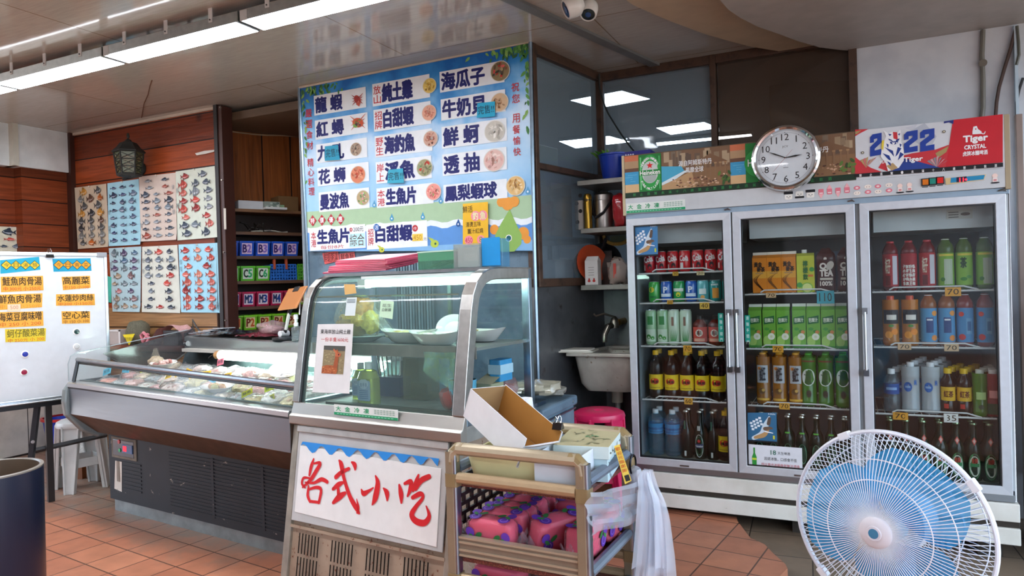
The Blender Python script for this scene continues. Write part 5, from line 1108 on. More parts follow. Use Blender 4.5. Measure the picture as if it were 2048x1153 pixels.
for S in [[(200,465,8),(185,510,18),(175,560,12)],[(200,492,8),(238,490,16),(215,535,20),(180,590,18),(135,632,8)],[(182,580,8),(142,576,12),(131,610,13),(150,634,8)],[(150,602,6),(200,606,12),(245,585,18),(280,600,16)],[(170,625,10),(165,680,16),(178,716,12)],[(170,645,10),(215,632,14),(243,648,16),(230,722,14)],[(178,714,12),(230,720,12)],
          [(330,572,20),(360,545,18),(407,522,14)],[(350,475,10),(362,500,24),(378,580,18),(410,680,20),(442,740,24),(466,783,12)],[(452,700,4),(461,750,14),(456,780,12)],[(424,485,10),(440,500,22),(443,527,10)],[(313,642,14),(345,616,22),(376,602,10)],[(342,630,14),(347,690,20)],[(314,722,14),(350,688,28),(385,665,14)],
          [(563,565,8),(576,610,24),(562,690,28),(544,732,8)],[(480,645,8),(492,668,22),(520,655,14),(550,634,6)],[(610,638,8),(629,665,24),(631,708,8)],
          [(702,618,10),(712,670,24),(714,722,10)],[(733,610,12),(770,598,20),(767,640,20),(750,684,8)],[(815,560,10),(800,600,18),(783,652,12)],[(797,642,16),(830,592,22),(877,568,20)],[(780,692,16),(825,670,20),(840,692,14),(800,745,18),(775,792,24),(800,830,26),(850,840,24),(877,800,18),(860,742,6)]]:
  SBP.stroke(a,[(*c7(x,y),wd*sc_/1.12*1.02) for x,y,wd in S],RD,4)
a.build('brush_writing',sg)
b=Mesh();LBP.slab(b,[(.035,.672/sv),(.86,.672/sv),(.86,.70/sv),(.035,.70/sv)],'#c4c3be',.02,'dull');b.build('cap_rail',t,.003)
# rusty louvre panel
LP2=LBP.at(.001)
for g in range(4):
  b=Mesh()
  for k in range(7):
    for row in (0,1,2):
      u=.085+.195*g+.019*k;z1=.255-.098*row
      LP2.poly(b,[(u,z1-.085),(u+.007,z1-.085),(u+.007,z1),(u,z1)],'#17120e',1,'matte')
  b.build('louvre',t)
b=Mesh();LBP.slab(b,[(.03,.0),(.865,.0),(.865,.012),(.03,.012)],'#7a6048',.006,'rustpanel');LBP.slab(b,[(.03,.272),(.865,.272),(.865,.284),(.03,.284)],'#6a5442',.006,'rustpanel');b.build('louvre_frame',t)
# stainless ledge and floor of the glass part
b=Mesh(CM);b.ext([(-.004,v,z) for v,z in ((-.004,.705),(-.012,.712),(-.012,.745),(-.004,.752),(.0,.752),(.018,.80),(.03,.80),(.03,.705))],(CW+.008,0,0),'#b6b3ac','steel');b.build('ledge',t,.002)
b=Mesh(CM);b.box(.0,CW,.03,CD,.70,.785,'#a8a8a2','dull');b.build('floor_pan',t)
# outline of the curved glass (v, z)
G=[(.022,.80),(.050,.97),(.078,1.12),(.092,1.20),(.108,1.255),(.135,1.300),(.175,1.332),(.225,1.348),(.28,1.352),(CD,1.352)]
b=Mesh(CM);n=len(G);b.add([(u,v,z) for u in (.03,CW-.045) for v,z in G],[(i,n+i,n+i+1,i+1) for i in range(n-1)],'#b4d8d0','caseglass',True);b.build('curved_glass',t)
def strip(u0,u1,off0,off1,c,m,nm,bev=.003):
  b=Mesh(CM);vs=[]
  for i,(v,z) in enumerate(G):
    a,d=G[max(i-1,0)],G[min(i+1,n-1)];tx,tz=d[0]-a[0],d[1]-a[1];L=math.hypot(tx,tz);nx,nz=-tz/L,tx/L
    for o in (off0,off1):vs += [(u0,v+nx*o,z+nz*o),(u1,v+nx*o,z+nz*o)]
  fs=[]
  for i in range(n-1):p,q=4*i,4*(i+1);fs += [(p,p+1,q+1,q),(p+2,q+2,q+3,p+3),(p,q,q+2,p+2),(p+1,p+3,q+3,q+1)]
  fs += [(0,2,3,1),(4*(n-1),4*(n-1)+1,4*(n-1)+3,4*(n-1)+2)]
  b.add(vs,fs,c,m);return b.build(nm,t,bev)
strip(-.004,.034,-.03,.012,'#b8b6b0','metal','side_frame');strip(CW-.052,CW+.004,-.035,.012,'#c2c1bc','metal','side_frame');strip(.034,.046,-.012,.003,'#1a1c20','plastic','gasket',0);strip(CW-.060,CW-.052,-.012,.003,'#1a1c20','plastic','gasket',0)
for u0,u1 in ((-.004,.03),(CW-.034,CW+.004)):
  b=Mesh(CM);b.box(u0,u1,CD-.03,CD,.705,1.362,'#9fb4c4','metal');b.box(u0,u1,.03,CD,.76,.80,'#9fb4c4','metal');b.build('rear_post',t,.003)
b=Mesh(CM);b.box(0,CW,.22,CD,1.353,1.366,'#b4b8b8','metal');b.box(0,CW,CD-.03,CD,1.33,1.366,'#9fb4c4','metal');b.build('top_panel',t)
for u in (.004,CW-.006):
  b=Mesh(CM);P=[(v+.012,z) for v,z in G[:-1]]+[(CD-.02,1.34),(CD-.02,.80)];b.add([(u,v,z) for v,z in P],[tuple(range(len(P)))],'#c4d8d8','glass');b.build('side_glass',t)
b=Mesh(CM);b.box(.03,CW-.03,CD-.016,CD-.010,.80,1.34,'#a8c4c0','glass');b.box(CW*.52,CW*.54,CD-.02,CD-.005,.80,1.34,'#8aa0a0','metal');b.build('rear_door',t)
SHZ=cl_(745,690,.14).z
b=Mesh(CM);b.box(.012,CW-.012,.13,CD-.03,SHZ-.012,SHZ,'#b8bcb8','steel');b.box(.012,CW-.012,.122,.132,SHZ-.045,SHZ+.004,'#8e8880','dull');b.build('inner_shelf',t)
b=Mesh(CM);b.tube([(.28,.20,1.315),(CW-.07,.20,1.315)],.016,14,'#ffffff','tubelamp');b.build('tube_lamp',t)
b=Mesh(CM);b.box(.26,CW-.05,.19,.26,1.333,1.348,'#d8dcda','paint');b.box(.245,.29,.182,.218,1.295,1.333,'#e4e4e0','plastic');b.build('lamp_holder',t)
b=Mesh(CM);b.tube([(.06,.118,1.262),(CW-.08,.118,1.262)],.0045,6,'#e0eae8','chrome');b.build('glass_joint',t)
def plate_label(pl,PX,parent,nm='maker_plate'):
  b=Mesh();P=[pl.uv(*p) for p in PX];u0,v1=P[0];u1,v0=P[2];pl.slab(b,[(u0,v0),(u1,v0),(u1,v1),(u0,v1)],'#dfe4de',.002,'print',1);h=v1-v0;w=u1-u0
  p2=pl.at(.0032);p2.rect(b,(u0,v0,u1,v0+.26*h),'#1f9a64',1)
  for i,ch in enumerate('大金冷凍'):p2.text(b,ch,(u0+w*(.03+.15*i),v0+.38*h,u0+w*(.115+.15*i),v0+.86*h),'#1f9a64',1,.02)
  for k in range(3):
    for q in range(7):p2.rect(b,(u0+w*(.645+.046*q),v0+h*(.75-.16*k),u0+w*(.68+.046*q),v0+h*(.83-.16*k)),'#8fae9c',1)
  for q in range(18):p2.rect(b,(u0+w*(.05+.05*q),v0+.10*h,u0+w*(.085+.05*q),v0+.17*h),'#8fd0b4',2)
  return b.build(nm,parent)
plate_label(cpl(.004),((669,809),(797,820),(797,842),(669,830)),case)
# papers on the glass front; lower front leans, follow it
gy=Vector((0,.028,.17));GP=Plane(CM @ Vector((0,.022,.80))-CEY*.006,CEX,CX3 @ gy,.0004)
def chick(a,pl,r):
  u0,v0,u1,v1=r;w,h=u1-u0,v1-v0;pl.text(a,'東海岸放山純土雞',(u0+.10*w,v1-.15*h,u0+.9*w,v1-.085*h),'#26221f',1,.012);pl.text(a,'一份半隻/600元',(u0+.13*w,v1-.262*h,u0+.86*w,v1-.2*h),'#c02e30',1)
  q=(u0+.23*w,v0+.28*h,u0+.80*w,v1-.32*h);W_,H_=q[2]-q[0],q[3]-q[1];X=lambda x,y:(q[0]+x*W_,q[1]+y*H_)
  pl.rect(a,q,'#8a7a58',1);pl.poly(a,[X(0,.85),X(1,.82),X(1,1),X(0,1)],'#4a4a44',2);rr=random.Random(9)
  for i in range(60):x,y=X(rr.uniform(.03,.97),rr.uniform(.05,.84));pl.disc(a,x,y,.05*W_,rr.choice(['#9a8a64','#7a6a4a','#a8986e','#86784f']),2,n=6,ry=.02*H_)
  pl.poly(a,[X(0,0),X(.68,0),X(.74,.14),X(.66,.27),X(.45,.3),X(.2,.3),X(0,.24)],'#a8582a',4);pl.poly(a,[X(.52,.22),X(.72,.2),X(.74,.62),X(.78,.72),X(.66,.76),X(.58,.62)],'#9a4e26',5)
  pl.poly(a,[X(.58,.62),X(.82,.62),X(.84,.72),X(.7,.78),X(.58,.74)],'#b8603a',6);pl.poly(a,[X(.6,.72),X(.68,.74),X(.5,.9),X(.46,.86)],'#c0683e',6);pl.poly(a,[X(.66,.74),X(.72,.75),X(.66,.88),X(.6,.84)],'#a8582e',7);pl.disc(a,*X(.74,.69),.03*W_,'#2a1410',7,n=8)
  for i in range(24):x,y=X(rr.uniform(.05,.6),rr.uniform(.03,.25));pl.disc(a,x,y,.05*W_,rr.choice(['#b8663a','#8a4420','#c07a48']),5,n=6,ry=.02*H_)
card('price_notice','white notice with a brown llama photo taped inside the snack case glass','sign',GP,[(636,649),(707,648),(699,788),(625,785)],'#d9d8d6',chick,.0006,'paper')
UP_=Plane(CM @ Vector((0,.078,1.12))-CEY*.004,CEX,CX3 @ Vector((0,.014,.08)),.0004)
card('price_slip','faded orange slip high on the left of the snack case glass','label',UP_.at(.012),[(688,569),(710,569),(713,587),(690,590)],'#d8b070',None,.0006,'paper')
card('receipt_slip','small white printed slip on the snack case glass above the llama notice','label',UP_.at(.0),[(694,596),(714,595),(710,632),(690,632)],'#d4e0e0',lambda a,pl,r:[pl.rect(a,(r[0]+.006,r[3]-.012-.006*k,r[2]-.006,r[3]-.009-.006*k),'#5a6a70',1) for k in range(3)],.0006,'paper')
card('green_note','pale green handwritten note on the snack case glass','note',UP_.at(.0),[(762,600),(788,604),(785,639),(759,634)],'#c4e4c4',lambda a,pl,r:[pl.text(a,s,(r[0]+.012,r[3]-y-.014,r[2]-.01,r[3]-y),'#2a3a2a',1) for s,y in (('花生',.018),('白斬雞',.036))],.0006,'paper')
# food on the inner shelf and floor
def boatplate(px0,px1,py,v,label,tilt=0,food=True,hh=.05):
  a,d=cl_(px0,py,v),cl_(px1,py,v);w=(d.x-a.x)/2;M=CM @ TR((a.x+d.x)/2,v,SHZ+.001,0,tilt);t=thing('boat_plate',label,'plate',M,'plates on the shelf of the snack case');b=Mesh(M);n=28
  vs=[]
  for r,z,e in ((.5,0,1),(.62,.006,1),(1.0,hh,1),(.97,hh,1),(.58,.012,1)):vs += [(w*r*math.copysign(abs(math.cos(2*PI*i/n))**.8,math.cos(2*PI*i/n)),.075*r*math.sin(2*PI*i/n),z+(.012*abs(math.cos(2*PI*i/n))**3 if r > .9 else 0)) for i in range(n)]
  b.add(vs,[(k*n+i,k*n+(i+1) % n,(k+1)*n+(i+1) % n,(k+1)*n+i) for k in range(4) for i in range(n)],'#dddcd8','gloss',True);b.add(vs,[tuple(range(n))[::-1],tuple(range(4*n,5*n))],'#dddcd8','gloss');b.build('dish',t)
  if food:
    f=Mesh(M);rr=random.Random(int(px0))
    for i in range(10):f.blob((rr.uniform(-.6,.6)*w,rr.uniform(-.03,.03),hh*.55+.012*rr.random()),w*.2,.03,.014,rr.choice(['#e0dcc0','#d8c890','#e6e4d4','#c8b070']),'food',9,6,.4,.9,i)
    f.build('food',t)
boatplate(768,872,680,.26,'white boat plate on the shelf of the snack case, left of the pair');boatplate(824,925,680,.19,'white boat plate nearest the right frame of the snack case, right of the pair')
boatplate(915,1008,660,.38,'white boat plate of yellow slices seen through the side glass of the snack case')
p=cl_(900,640,.30);M=CM @ TR(p.x,.33,SHZ+.055,.3,rad(62));plate_oval(M,.075,.06,'#e0e0dc','white plate leaning behind the boat plates in the snack case',name='round_plate')
p=cl_(725,675,.26);M=CM @ TR(p.x-.02,.27,SHZ+.001);plate_oval(M,.13,.10,'#cfe0dc','pale plate under the bagged chicken in the snack case')
M=CM @ TR(p.x-.035,.27,SHZ+.03);t=thing('bagged_chicken','steamed chicken in a clear bag on the plate in the snack case','food',M);b=Mesh(M);b.blob((-.03,0,.040),.085,.075,.05,'#8a6a30','food',18,10,.25,.9,2);b.blob((.0,.0,.07),.10,.06,.04,'#d8b440','food',18,10,.3,.9,6);b.blob((.015,.0,.125),.06,.05,.05,'#d89a48','food',16,10,.3,.9,8);b.blob((.085,-.01,.06),.04,.04,.05,'#e0cc58','food',14,9,.3,.9,9);b.build('chicken',t)
b=Mesh(M);b.blob((.015,0,.075),.13,.085,.10,'#e8e6c8','film',22,14,.3,.9,4);b.grid(lambda u,v:(.10+.10*v,-.05+.1*u,.11-.10*v+.015*math.sin(u*12)),8,6,'#e8ece0','film');b.build('bag',t)
FZ=.786
def jug(px,w,h,v,label):
  p=cl_(px,760,v);M=CM @ TR(p.x,v,FZ);t=thing('soap_bottle',label,'bottle',M,'soap bottles in the snack case');b=Mesh(M);b.ext([(x,y,0) for x,y in rrect(-w,w,-.03,.03,.012)],(0,0,h*.62),'#c6cc7a','juice');b.lathe([(w*1.05,h*.62),(w*.8,h*.78),(.014,h*.84),(0,h*.84)],20,'#c6cc7a','juice');b.build('body',t)
  b=Mesh(M);b.lathe([(.016,h*.82),(.016,h),(0,h)],14,'#ecece8','plastic');b.build('cap',t)
  a=Mesh();pl=Plane(M @ Vector((0,-.031,0)),CEX);pl.rect(a,(-w*.82,h*.1,w*.82,h*.58),'#9fb4d0',1,rad_=.01);pl.disc(a,0,h*.50,w*.6,'#c8d8e8',2,ry=w*.5);pl.text(a,'洗手乳',(-w*.5,h*.42,w*.5,h*.52),'#3a5a8a',3)
  for k in range(5):pl.rect(a,(-w*.55,h*(.33-.045*k),w*.55,h*(.345-.045*k)),'#5a78a0',2)
  a.build('label',t)
jug(737,.046,.185,.17,'yellowish soap bottle with a blue label in front in the snack case');jug(722,.034,.165,.27,'pale green soap bottle behind the yellowish one in the snack case')
b=Mesh(CM);p=cl_(835,760,.36)
b.box(p.x-.06,p.x+.07,.33,.43,FZ,FZ+.19,'#a8a480','tint');tag(b.build('clear_box',None),'tall clear olive tinted box at the back of the snack case floor','box')
b=Mesh(CM);p=cl_(775,760,.38)
for i in range(7):b.tube([(p.x-.05+.02*i,.40,FZ),(p.x-.06+.024*i,.40,FZ+.10),(p.x-.09+.03*i,.41,FZ+.20)],.004,6,('#b0b4b4','#c8c8c4')[i % 2],'chrome')
b.box(p.x-.06,p.x+.09,.36,.44,FZ,FZ+.09,'#2a3a78','plastic');tag(b.build('utensil_holder',None),'dark blue holder of metal tongs in the snack case','utensils')
b=Mesh(CM);b.box(.12,.86,.09,.12,FZ,FZ+.012,'#5a5248','dull');b.box(.10,.40,.46,.49,FZ,FZ+.05,'#8e9490','dull');tag(b.build('sliding_rails',None),'metal rails on the floor of the snack case','rail')
# hanging green printed bag from the shelf
p=cl_(880,690,.115);b=Mesh(CM);rr=random.Random(8);b.grid(lambda u,v:(p.x-.085+.16*u*(1-.15*v)+.05*v*(u),.112+.008*math.sin(u*9+v*4),SHZ-.02-(.16-.06*(1-u))*v*(1 if u > .3 else .75+.8*u)),22,14,'#8fc0a8','bag',colf=lambda u,v:('#8fc8a0','#b8d890','#70b0b8','#a8d0b8')[int(abs(math.sin(u*9+v*7)+math.cos(v*11-u*5))*2) % 4])
tag(b.build('printed_bag',None),'green printed plastic bag hanging from the shelf edge in the snack case','bag')
p=cl_(965,770,.40)
b=Mesh(CM @ TR(CW-.09,.33,FZ));b.rbox(-.04,.045,-.05,.05,0,.10,.012,'#a8a888','paper');b.add([(-.042,-.052,.10),(.047,-.052,.10),(.04,.05,.13),(-.038,.05,.13)],[(0,1,2,3)],'#d8cca8','paper');tag(b.build('paper_carton',None),'opened olive carton seen through the side glass of the snack case','carton')
b=Mesh(CM @ TR(CW-.12,.18,FZ));b.lathe([(0,0),(.05,0),(.058,.13),(.056,.13),(.048,.004),(0,.004)],22,'#5fb4d4','plastic');b.lathe([(0,.125),(.055,.128)],22,'#3a3a38','matte');tag(b.build('blue_cup',None),'light blue plastic tub at the right end of the snack case floor','tub')
b=Mesh(CM @ TR(CW-.16,.15,FZ+.008));b.blob((0,0,.045),.05,.03,.045,'#c83a30','bag',12,8,.3,.9,3);b.blob((0,0,.04),.035,.022,.035,'#c02820','food',10,7,.3,.9,3);tag(b.build('red_packet',None),'red and clear packet at the front right corner in the snack case','packet')
b=Mesh(CM @ TR(CW-.09,.45,FZ+.012));b.blob((0,0,.05),.06,.05,.05,'#c8a0a0','bag',14,8,.3,.9,5);b.blob((0,0,.04),.05,.04,.03,'#b86860','food',12,8,.3,.9,5);tag(b.build('meat_bag',None),'clear bag with reddish meat behind the blue tub','bag')
b=Mesh(CM @ TR(CW-.075,.40,FZ+.10));b.rbox(-.03,.03,-.05,.05,0,.09,.01,'#3a9ad0','print');b.box(-.031,.031,-.051,.051,.03,.07,'#b8dcec','print');tag(b.build('tissue_pack',None),'blue and white wrapped pack on top of the meat bag','pack')
# ------------------------------------------------------------------ on top of the case
TZ=1.367
pa=random.Random(21);names=['topmost','second from top','third from top','fourth from top','fifth from top','sixth from top','lowest']
for i in range(7):
  k=6-i;M=CM @ TR(.21,.37,TZ+.022,0,rad(8)) @ TR(.012*(k % 3)-.008*k,-.004*k,.0078*(6-k),rad(-12+3*k+pa.uniform(-3,3)));b=Mesh(M)
  w,d=.185,.11;P=[(-w,-d),(w,-d),(w,d),(-w,d)]
  b.box(-w,w,-d,d,0,.0065,'#d65a74','paper','#e8a6b0' if k else '#edc0c6');b.add([(-w,-d-.001,.0065),(w,-d-.001,.0065),(w*1.0,-d-.001,.001)],[(0,2,1)],'#e88a9a','paper')
  if i == 6:
    a=Mesh();R3=M.to_3x3();pl=Plane(M @ Vector((0,0,.0066)),R3 @ ZX,R3 @ ZY)
    for r_ in range(5):
      for q in range(6):u_=-.14+.045*q+.004*r_;pl.rect(b,(u_,.06-.028*r_,u_+.03,.064-.028*r_),'#b06a78',1)
  tag(b.build('order_form',None),'pink order form folder on the snack case, %s of the pile' % names[k],'folder','pink order forms on the snack case')
def openbox(name,label,M,w,d,h,c,m,wall=.004,extra=None):
  t=thing(name,label,'box',M);b=Mesh(M);b.box(-w,w,-d,d,0,wall,c,m)
  for x0,x1,y0,y1 in ((-w,w,-d,-d+wall),(-w,w,d-wall,d),(-w,-w+wall,-d+wall,d-wall),(w-wall,w,-d+wall,d-wall)):b.box(x0,x1,y0,y1,wall,h,c,m)
  b.build('body',t); 
  if extra:extra(t,M)
  return t
def sticks(t,M):
  b=Mesh(M);rr=random.Random(6)
  for i in range(26):b.tube([(-.085+rr.uniform(0,.05),rr.uniform(-.03,.03),.006+rr.uniform(0,.015)),(.03+rr.uniform(-.02,.055),rr.uniform(-.03,.03),.02+rr.uniform(0,.035))],.002,5,rr.choice(['#8a8a5a','#a8a070','#6a704a']),'paint')
  b.build('skewers',t)
  b=Mesh(M);b.box(-.102,.102,-.047,.047,.074,.08,'#c4e4cc','plastic');b.build('lid',t)
  b=Mesh(M);b.box(-.099,.099,-.0445,-.0405,.038,.074,'#7fc4a0','plastic');b.build('front_band',t)
p=cl_(883,538,.30);openbox('chopstick_box','pale green translucent box of sticks on top of the snack case',CM @ TR(p.x,.31,TZ),.10,.045,.075,'#8fcdb0','tint',extra=sticks)
p=cl_(946,535,.30);M=CM @ TR(p.x,.30,TZ)
def tiss(t,M):
  b=Mesh(M);b.rbox(-.055,.055,-.035,.035,.005,.085,.008,'#e4e6e6','paper');b.box(-.02,.05,-.036,.03,.03,.06,'#f0f0ee','paper');b.build('napkins',t)
openbox('napkin_box','clear box of white napkins on top of the snack case',M,.066,.045,.10,'#d4dcd8','tint',extra=tiss)
p=cl_(986,530,.28);M=CM @ TR(p.x,.30,TZ);t=thing('card_holder','clear holder with a bright blue handwritten card on top of the snack case','holder',M)
b=Mesh(M);b.box(-.052,.052,-.03,.03,0,.115,'#7cc4e8','tint');b.build('body',t,.004)
a=Mesh();b=Mesh(M);b.box(-.044,.044,-.033,-.031,.006,.12,'#1f9ae0','print');pl=Plane(M @ Vector((0,-.0335,0)),CEX)
for x,s in ((-.028,'請自取'),(.020,'吸管')):
  for k,ch in enumerate(s):pl.text(b,ch,(x-.012,.078-.03*k,x+.014,.100-.03*k),'#0c4a80',1)
b.build('blue_card',t)
# ------------------------------------------------------------------ three-door drinks cooler
FY=3.8875;X0,X1=-1.134,.667;BK=4.54
FP=Plane((0,FY,0),ZX)
t=fridge=thing('drinks_cooler','large three-door glass drinks cooler with beer banners along its top','refrigerator',TR((X0+X1)/2,(FY+BK)/2,0))
b=Mesh();SF='#b4b8ba';IN='#b9c2c4'
b.box(X0,X0+.03,FY+.02,BK,.225,2.0,SF,'paint');b.box(X1-.03,X1,FY+.02,BK,.225,2.0,SF,'paint');b.box(X0,X1,BK-.03,BK,.225,2.0,SF,'paint');b.box(X0,X1,FY+.02,BK,1.66,2.0,SF,'paint');b.box(X0,X1,FY+.02,BK,.225,.275,SF,'paint')
for x in (-.558,.042):b.box(x-.012,x+.012,FY+.02,FY+.08,.275,1.66,'#9aa4a8','paint')
b.build('body',t,.004)
b=Mesh();b.box(X0+.03,X1-.03,BK-.05,BK-.031,.275,1.66,'#5a5c5c','paint');b.box(X0+.031,X0+.036,FY+.05,BK-.04,.275,1.66,'#8f989c','paint');b.box(X1-.036,X1-.031,FY+.05,BK-.04,.275,1.66,'#8f989c','paint');b.box(X0+.03,X1-.03,FY+.05,BK-.04,.275,.284,'#a8a898','paint')
for q in range(3):b.box(X0+.05+.6*q,X0+.58+.6*q,FY+.13,BK-.06,1.50,1.66,'#c9d2d4','paint')
b.build('liner',t)
b=Mesh();b.box(X0-.006,X1+.004,FY-.012,FY+.02,1.669,1.757,'#c8ccce','paint');b.box(X0-.012,X0+.004,FY-.014,FY+.02,1.66,2.0,'#c0b08c','paint');b.box(X1-.016,X1+.006,FY-.014,FY+.02,1.66,2.0,'#a8987a','paint');b.box(X0,X1,FY+.0,FY+.02,1.64,1.669,'#8fa6b8','paint');b.build('header',t,.002)
b=Mesh();b.box(X0+.01,X1-.005,FY+.004,FY+.02,.222,.255,'#9aa2a8','steel');b.build('sill',t)
b=Mesh();b.box(X0+.02,X1+.01,FY-.01,FY+.05,.134,.218,'#b9b6ae','whiteworn');b.box(X0+.02,X1+.01,FY-.004,FY+.04,.106,.134,'#3a342e','matte');b.build('plinth_board',t,.004)
b=Mesh();b.box(X0+.02,X1+.01,FY-.018,FY+.05,.03,.106,'#b9b6ae','whiteworn');b.build('plinth_board',t,.004)
for x in (X0+.1,-.25,X1-.1):
  for y in (FY+.1,BK-.1):b=Mesh();b.box(x-.05,x+.05,y-.05,y+.05,-.05 if (x > -.3 or y > 4) else 0,.225,'#3a342e','matte');b.build('foot',t)
DX=[(-1.134,-.562),(-.554,.032),(.052,.655)]
for i,(x0,x1) in enumerate(DX):
  w=.042;b=Mesh();z0,z1=.252,1.643;A=[(x0,z0),(x1,z0),(x1,z1),(x0,z1)];q=[(x0+w,z0+w),(x1-w,z0+w),(x1-w,z1-w),(x0+w,z1-w)]
  for k in range(4):
    j=(k+1) % 4;b.ext([(A[k][0],FY,A[k][1]),(A[j][0],FY,A[j][1]),(q[j][0],FY,q[j][1]),(q[k][0],FY,q[k][1])],(0,.03,0),'#c4c9cf' if k % 2 else '#ccd0d5','alu')
  d=b.build('door',t,.003)
  b=Mesh();w2=w+.006
  for k in range(4):
    B_=[(x0+w,z0+w),(x1-w,z0+w),(x1-w,z1-w),(x0+w,z1-w)];C_=[(x0+w2,z0+w2),(x1-w2,z0+w2),(x1-w2,z1-w2),(x0+w2,z1-w2)];j=(k+1) % 4
    b.ext([(B_[k][0],FY+.003,B_[k][1]),(B_[j][0],FY+.003,B_[j][1]),(C_[j][0],FY+.003,C_[j][1]),(C_[k][0],FY+.003,C_[k][1])],(0,.02,0),'#121417','plastic')
  b.build('gasket',d)
  b=Mesh();b.box(x0+w,x1-w,FY+.014,FY+.018,z0+w,z1-w,'#c4d4d4','glass');b.build('pane',d)
  b=Mesh();hx=x1-.022 if i == 0 else x0+.012;b.tube([(hx,FY-.002,1.115),(hx,FY-.03,1.105),(hx,FY-.03,.82),(hx,FY-.002,.81)],.007,8,'#b8bcc0','metal');b.box(hx-.012,hx+.012,FY-.035,FY,1.095,1.125,'#8f9498','metal');b.box(hx-.012,hx+.012,FY-.035,FY,.79,.82,'#6a7074','metal');b.build('handle',d)
  b=Mesh();b.box((x0+x1)/2-.02,(x0+x1)/2+.03,FY-.003,FY,z0+.008,z0+.016,'#8a8e90','metal');b.tube([(x1-.03,FY-.004,z1+.012),(x1-.01,FY-.01,z1+.018),(x1,FY-.004,z1+.01)],.004,6,'#a0a4a8','metal');b.build('hinge',d)
  if i == 0:
    b=Mesh();pl=Plane((0,FY+.0138,0),ZX,step=.0003);r=pl.rc(1436,627,1448,684);pl.rect(b,r,'#12907e',1)
    for k,ch in enumerate('請隨手關門'):pl.text(b,ch,(r[0]+.008,r[3]-.025-.032*k,r[2]-.006,r[3]-.006-.032*k),'#d8ece8',2)
    b.build('door_sticker',d)
  if i == 1:
    b=Mesh();pl=Plane((0,FY+.0138,0),ZX,step=.0003);r=pl.rc(1489,631,1501,684);pl.rect(b,r,'#12907e',1)
    for k,ch in enumerate('請隨手關門'):pl.text(b,ch,(r[0]+.008,r[3]-.025-.032*k,r[2]-.006,r[3]-.006-.032*k),'#d8ece8',2)
    b.build('door_sticker',d)
SHELF=[[1.335,1.165,.920,.615],[1.205,.913,.608],[1.205,.930,.597]];FLZ=.285
for i,zs in enumerate(SHELF):
  x0,x1=DX[i][0]+.045,DX[i][1]-.045
  for z in zs:
    b=Mesh();y0,y1=FY+.075,BK-.07;W_='#dcdedc'
    b.tube([(x0,y0,z-.006),(x1,y0,z-.006)],.005,6,W_,'plastic');b.tube([(x0+.08,y0-.004,z+.004),(x0+.10,y0-.006,z+.016),(x1-.12,y0-.006,z+.016),(x1-.06,y0-.004,z-.002)],.004,6,W_,'plastic');b.tube([(x0,y1,z-.006),(x1,y1,z-.006)],.004,6,W_,'plastic')
    for k in range(16):x=x0+(x1-x0)*(k+.5)/16;b.tube([(x,y0,z-.003),(x,y1,z-.003)],.002,5,W_,'plastic')
    b.box(x0,x1,y0+.1,y0+.106,z-.008,z-.004,W_,'plastic');b.build('wire_shelf',t)
plp=Plane((0,FY-.0125,0),ZX,step=.0004)
plate_label(plp,((1253,408),(1371,397),(1371,419),(1253,430)),t)
# stickers along the strip: jars, pink bottles, little cups
a=Mesh();sk=plp.at(.0008)
def scup(px,py,up=True):
  u,v=sk.uv(px,py);s=1 if up else -1;sk.rect(a,(u-.018,v-.016,u+.018,v+.014),'#f2efe6',1,rad_=.006);sk.rect(a,(u-.022,v+(.010 if up else -.022),u+.022,v+(.024 if up else -.012)),'#1c1c20',2,rad_=.003);sk.disc(a,u-.007,v-.002,.0025,'#202020',2,n=7);sk.disc(a,u+.007,v-.002,.0025,'#202020',2,n=7);sk.rect(a,(u-.004,v-.009,u+.004,v-.007),'#202020',2)
scup(1577,393);scup(1599,388,False);scup(1621,389)
def spink(px,py,up,kind):
  u,v=sk.uv(px,py);s=1 if up else -1;c='#e07a88'
  if kind == 0:sk.rect(a,(u-.012,v-.016,u+.012,v+.014),c,1,rad_=.004);sk.poly(a,[(u-.012,v+s*.012),(u+.012,v+s*.012),(u,v+s*.034)][::s],'#f0b0b4',1);sk.rect(a,(u-.008,v-.010,u+.008,v-.004),'#f6dcdc',2)
  else:sk.disc(a,u,v+.012*s,.014,c,1,ry=.010,n=14);sk.disc(a,u,v+.012*s,.007,'#f4d4d4',2,ry=.005,n=12);sk.disc(a,u,v-.014*s,.016,'#f2e6da',1,ry=.010,n=14);sk.disc(a,u-.006,v-.013*s,.002,'#5a3a3a',2,n=6);sk.disc(a,u+.006,v-.013*s,.002,'#5a3a3a',2,n=6)
for k,px in enumerate((1642,1659,1676,1694)):spink(px,384-1.4*k,k % 2,0)
for k,px in enumerate((1714,1736,1756,1778)):spink(px,381-1.6*k,k % 2 == 0,1)
for px,py in ((1800,377),(1819,375),(1990,357)):u,v=sk.uv(px,py);sk.disc(a,u,v+.012,.011,'#f4d8cc',1,n=14);sk.rect(a,(u-.010,v-.02,u+.010,v+.004),'#f0e2dc',1,rad_=.004);sk.disc(a,u,v-.02,.018,'#2a2c30',1,ry=.004,n=14);sk.rect(a,(u-.006,v-.012,u+.006,v-.004),'#d88a8a',2)
a.build('sticker_print',t)
b=Mesh()
for px,c in ((1850.5,'#d8761c'),(1865,'#1f8a7a'),(1880,'#e0201c')):u,v=plp.uv(px,365-.12*(px-1850));b.box(u-.0165,u+.0165,FY-.020,FY-.012,v-.018,v+.018,'#16161a','plastic');b.box(u-.012,u+.012,FY-.024,FY-.019,v-.013,v+.013,c,'gloss')
for px in (1850,1865,1880):u,v=plp.uv(px,374-.12*(px-1850));plp.rect(b,(u-.012,v-.003,u+.012,v+.001),'#3a3a3c',2)
b.build('rocker_switch',t)
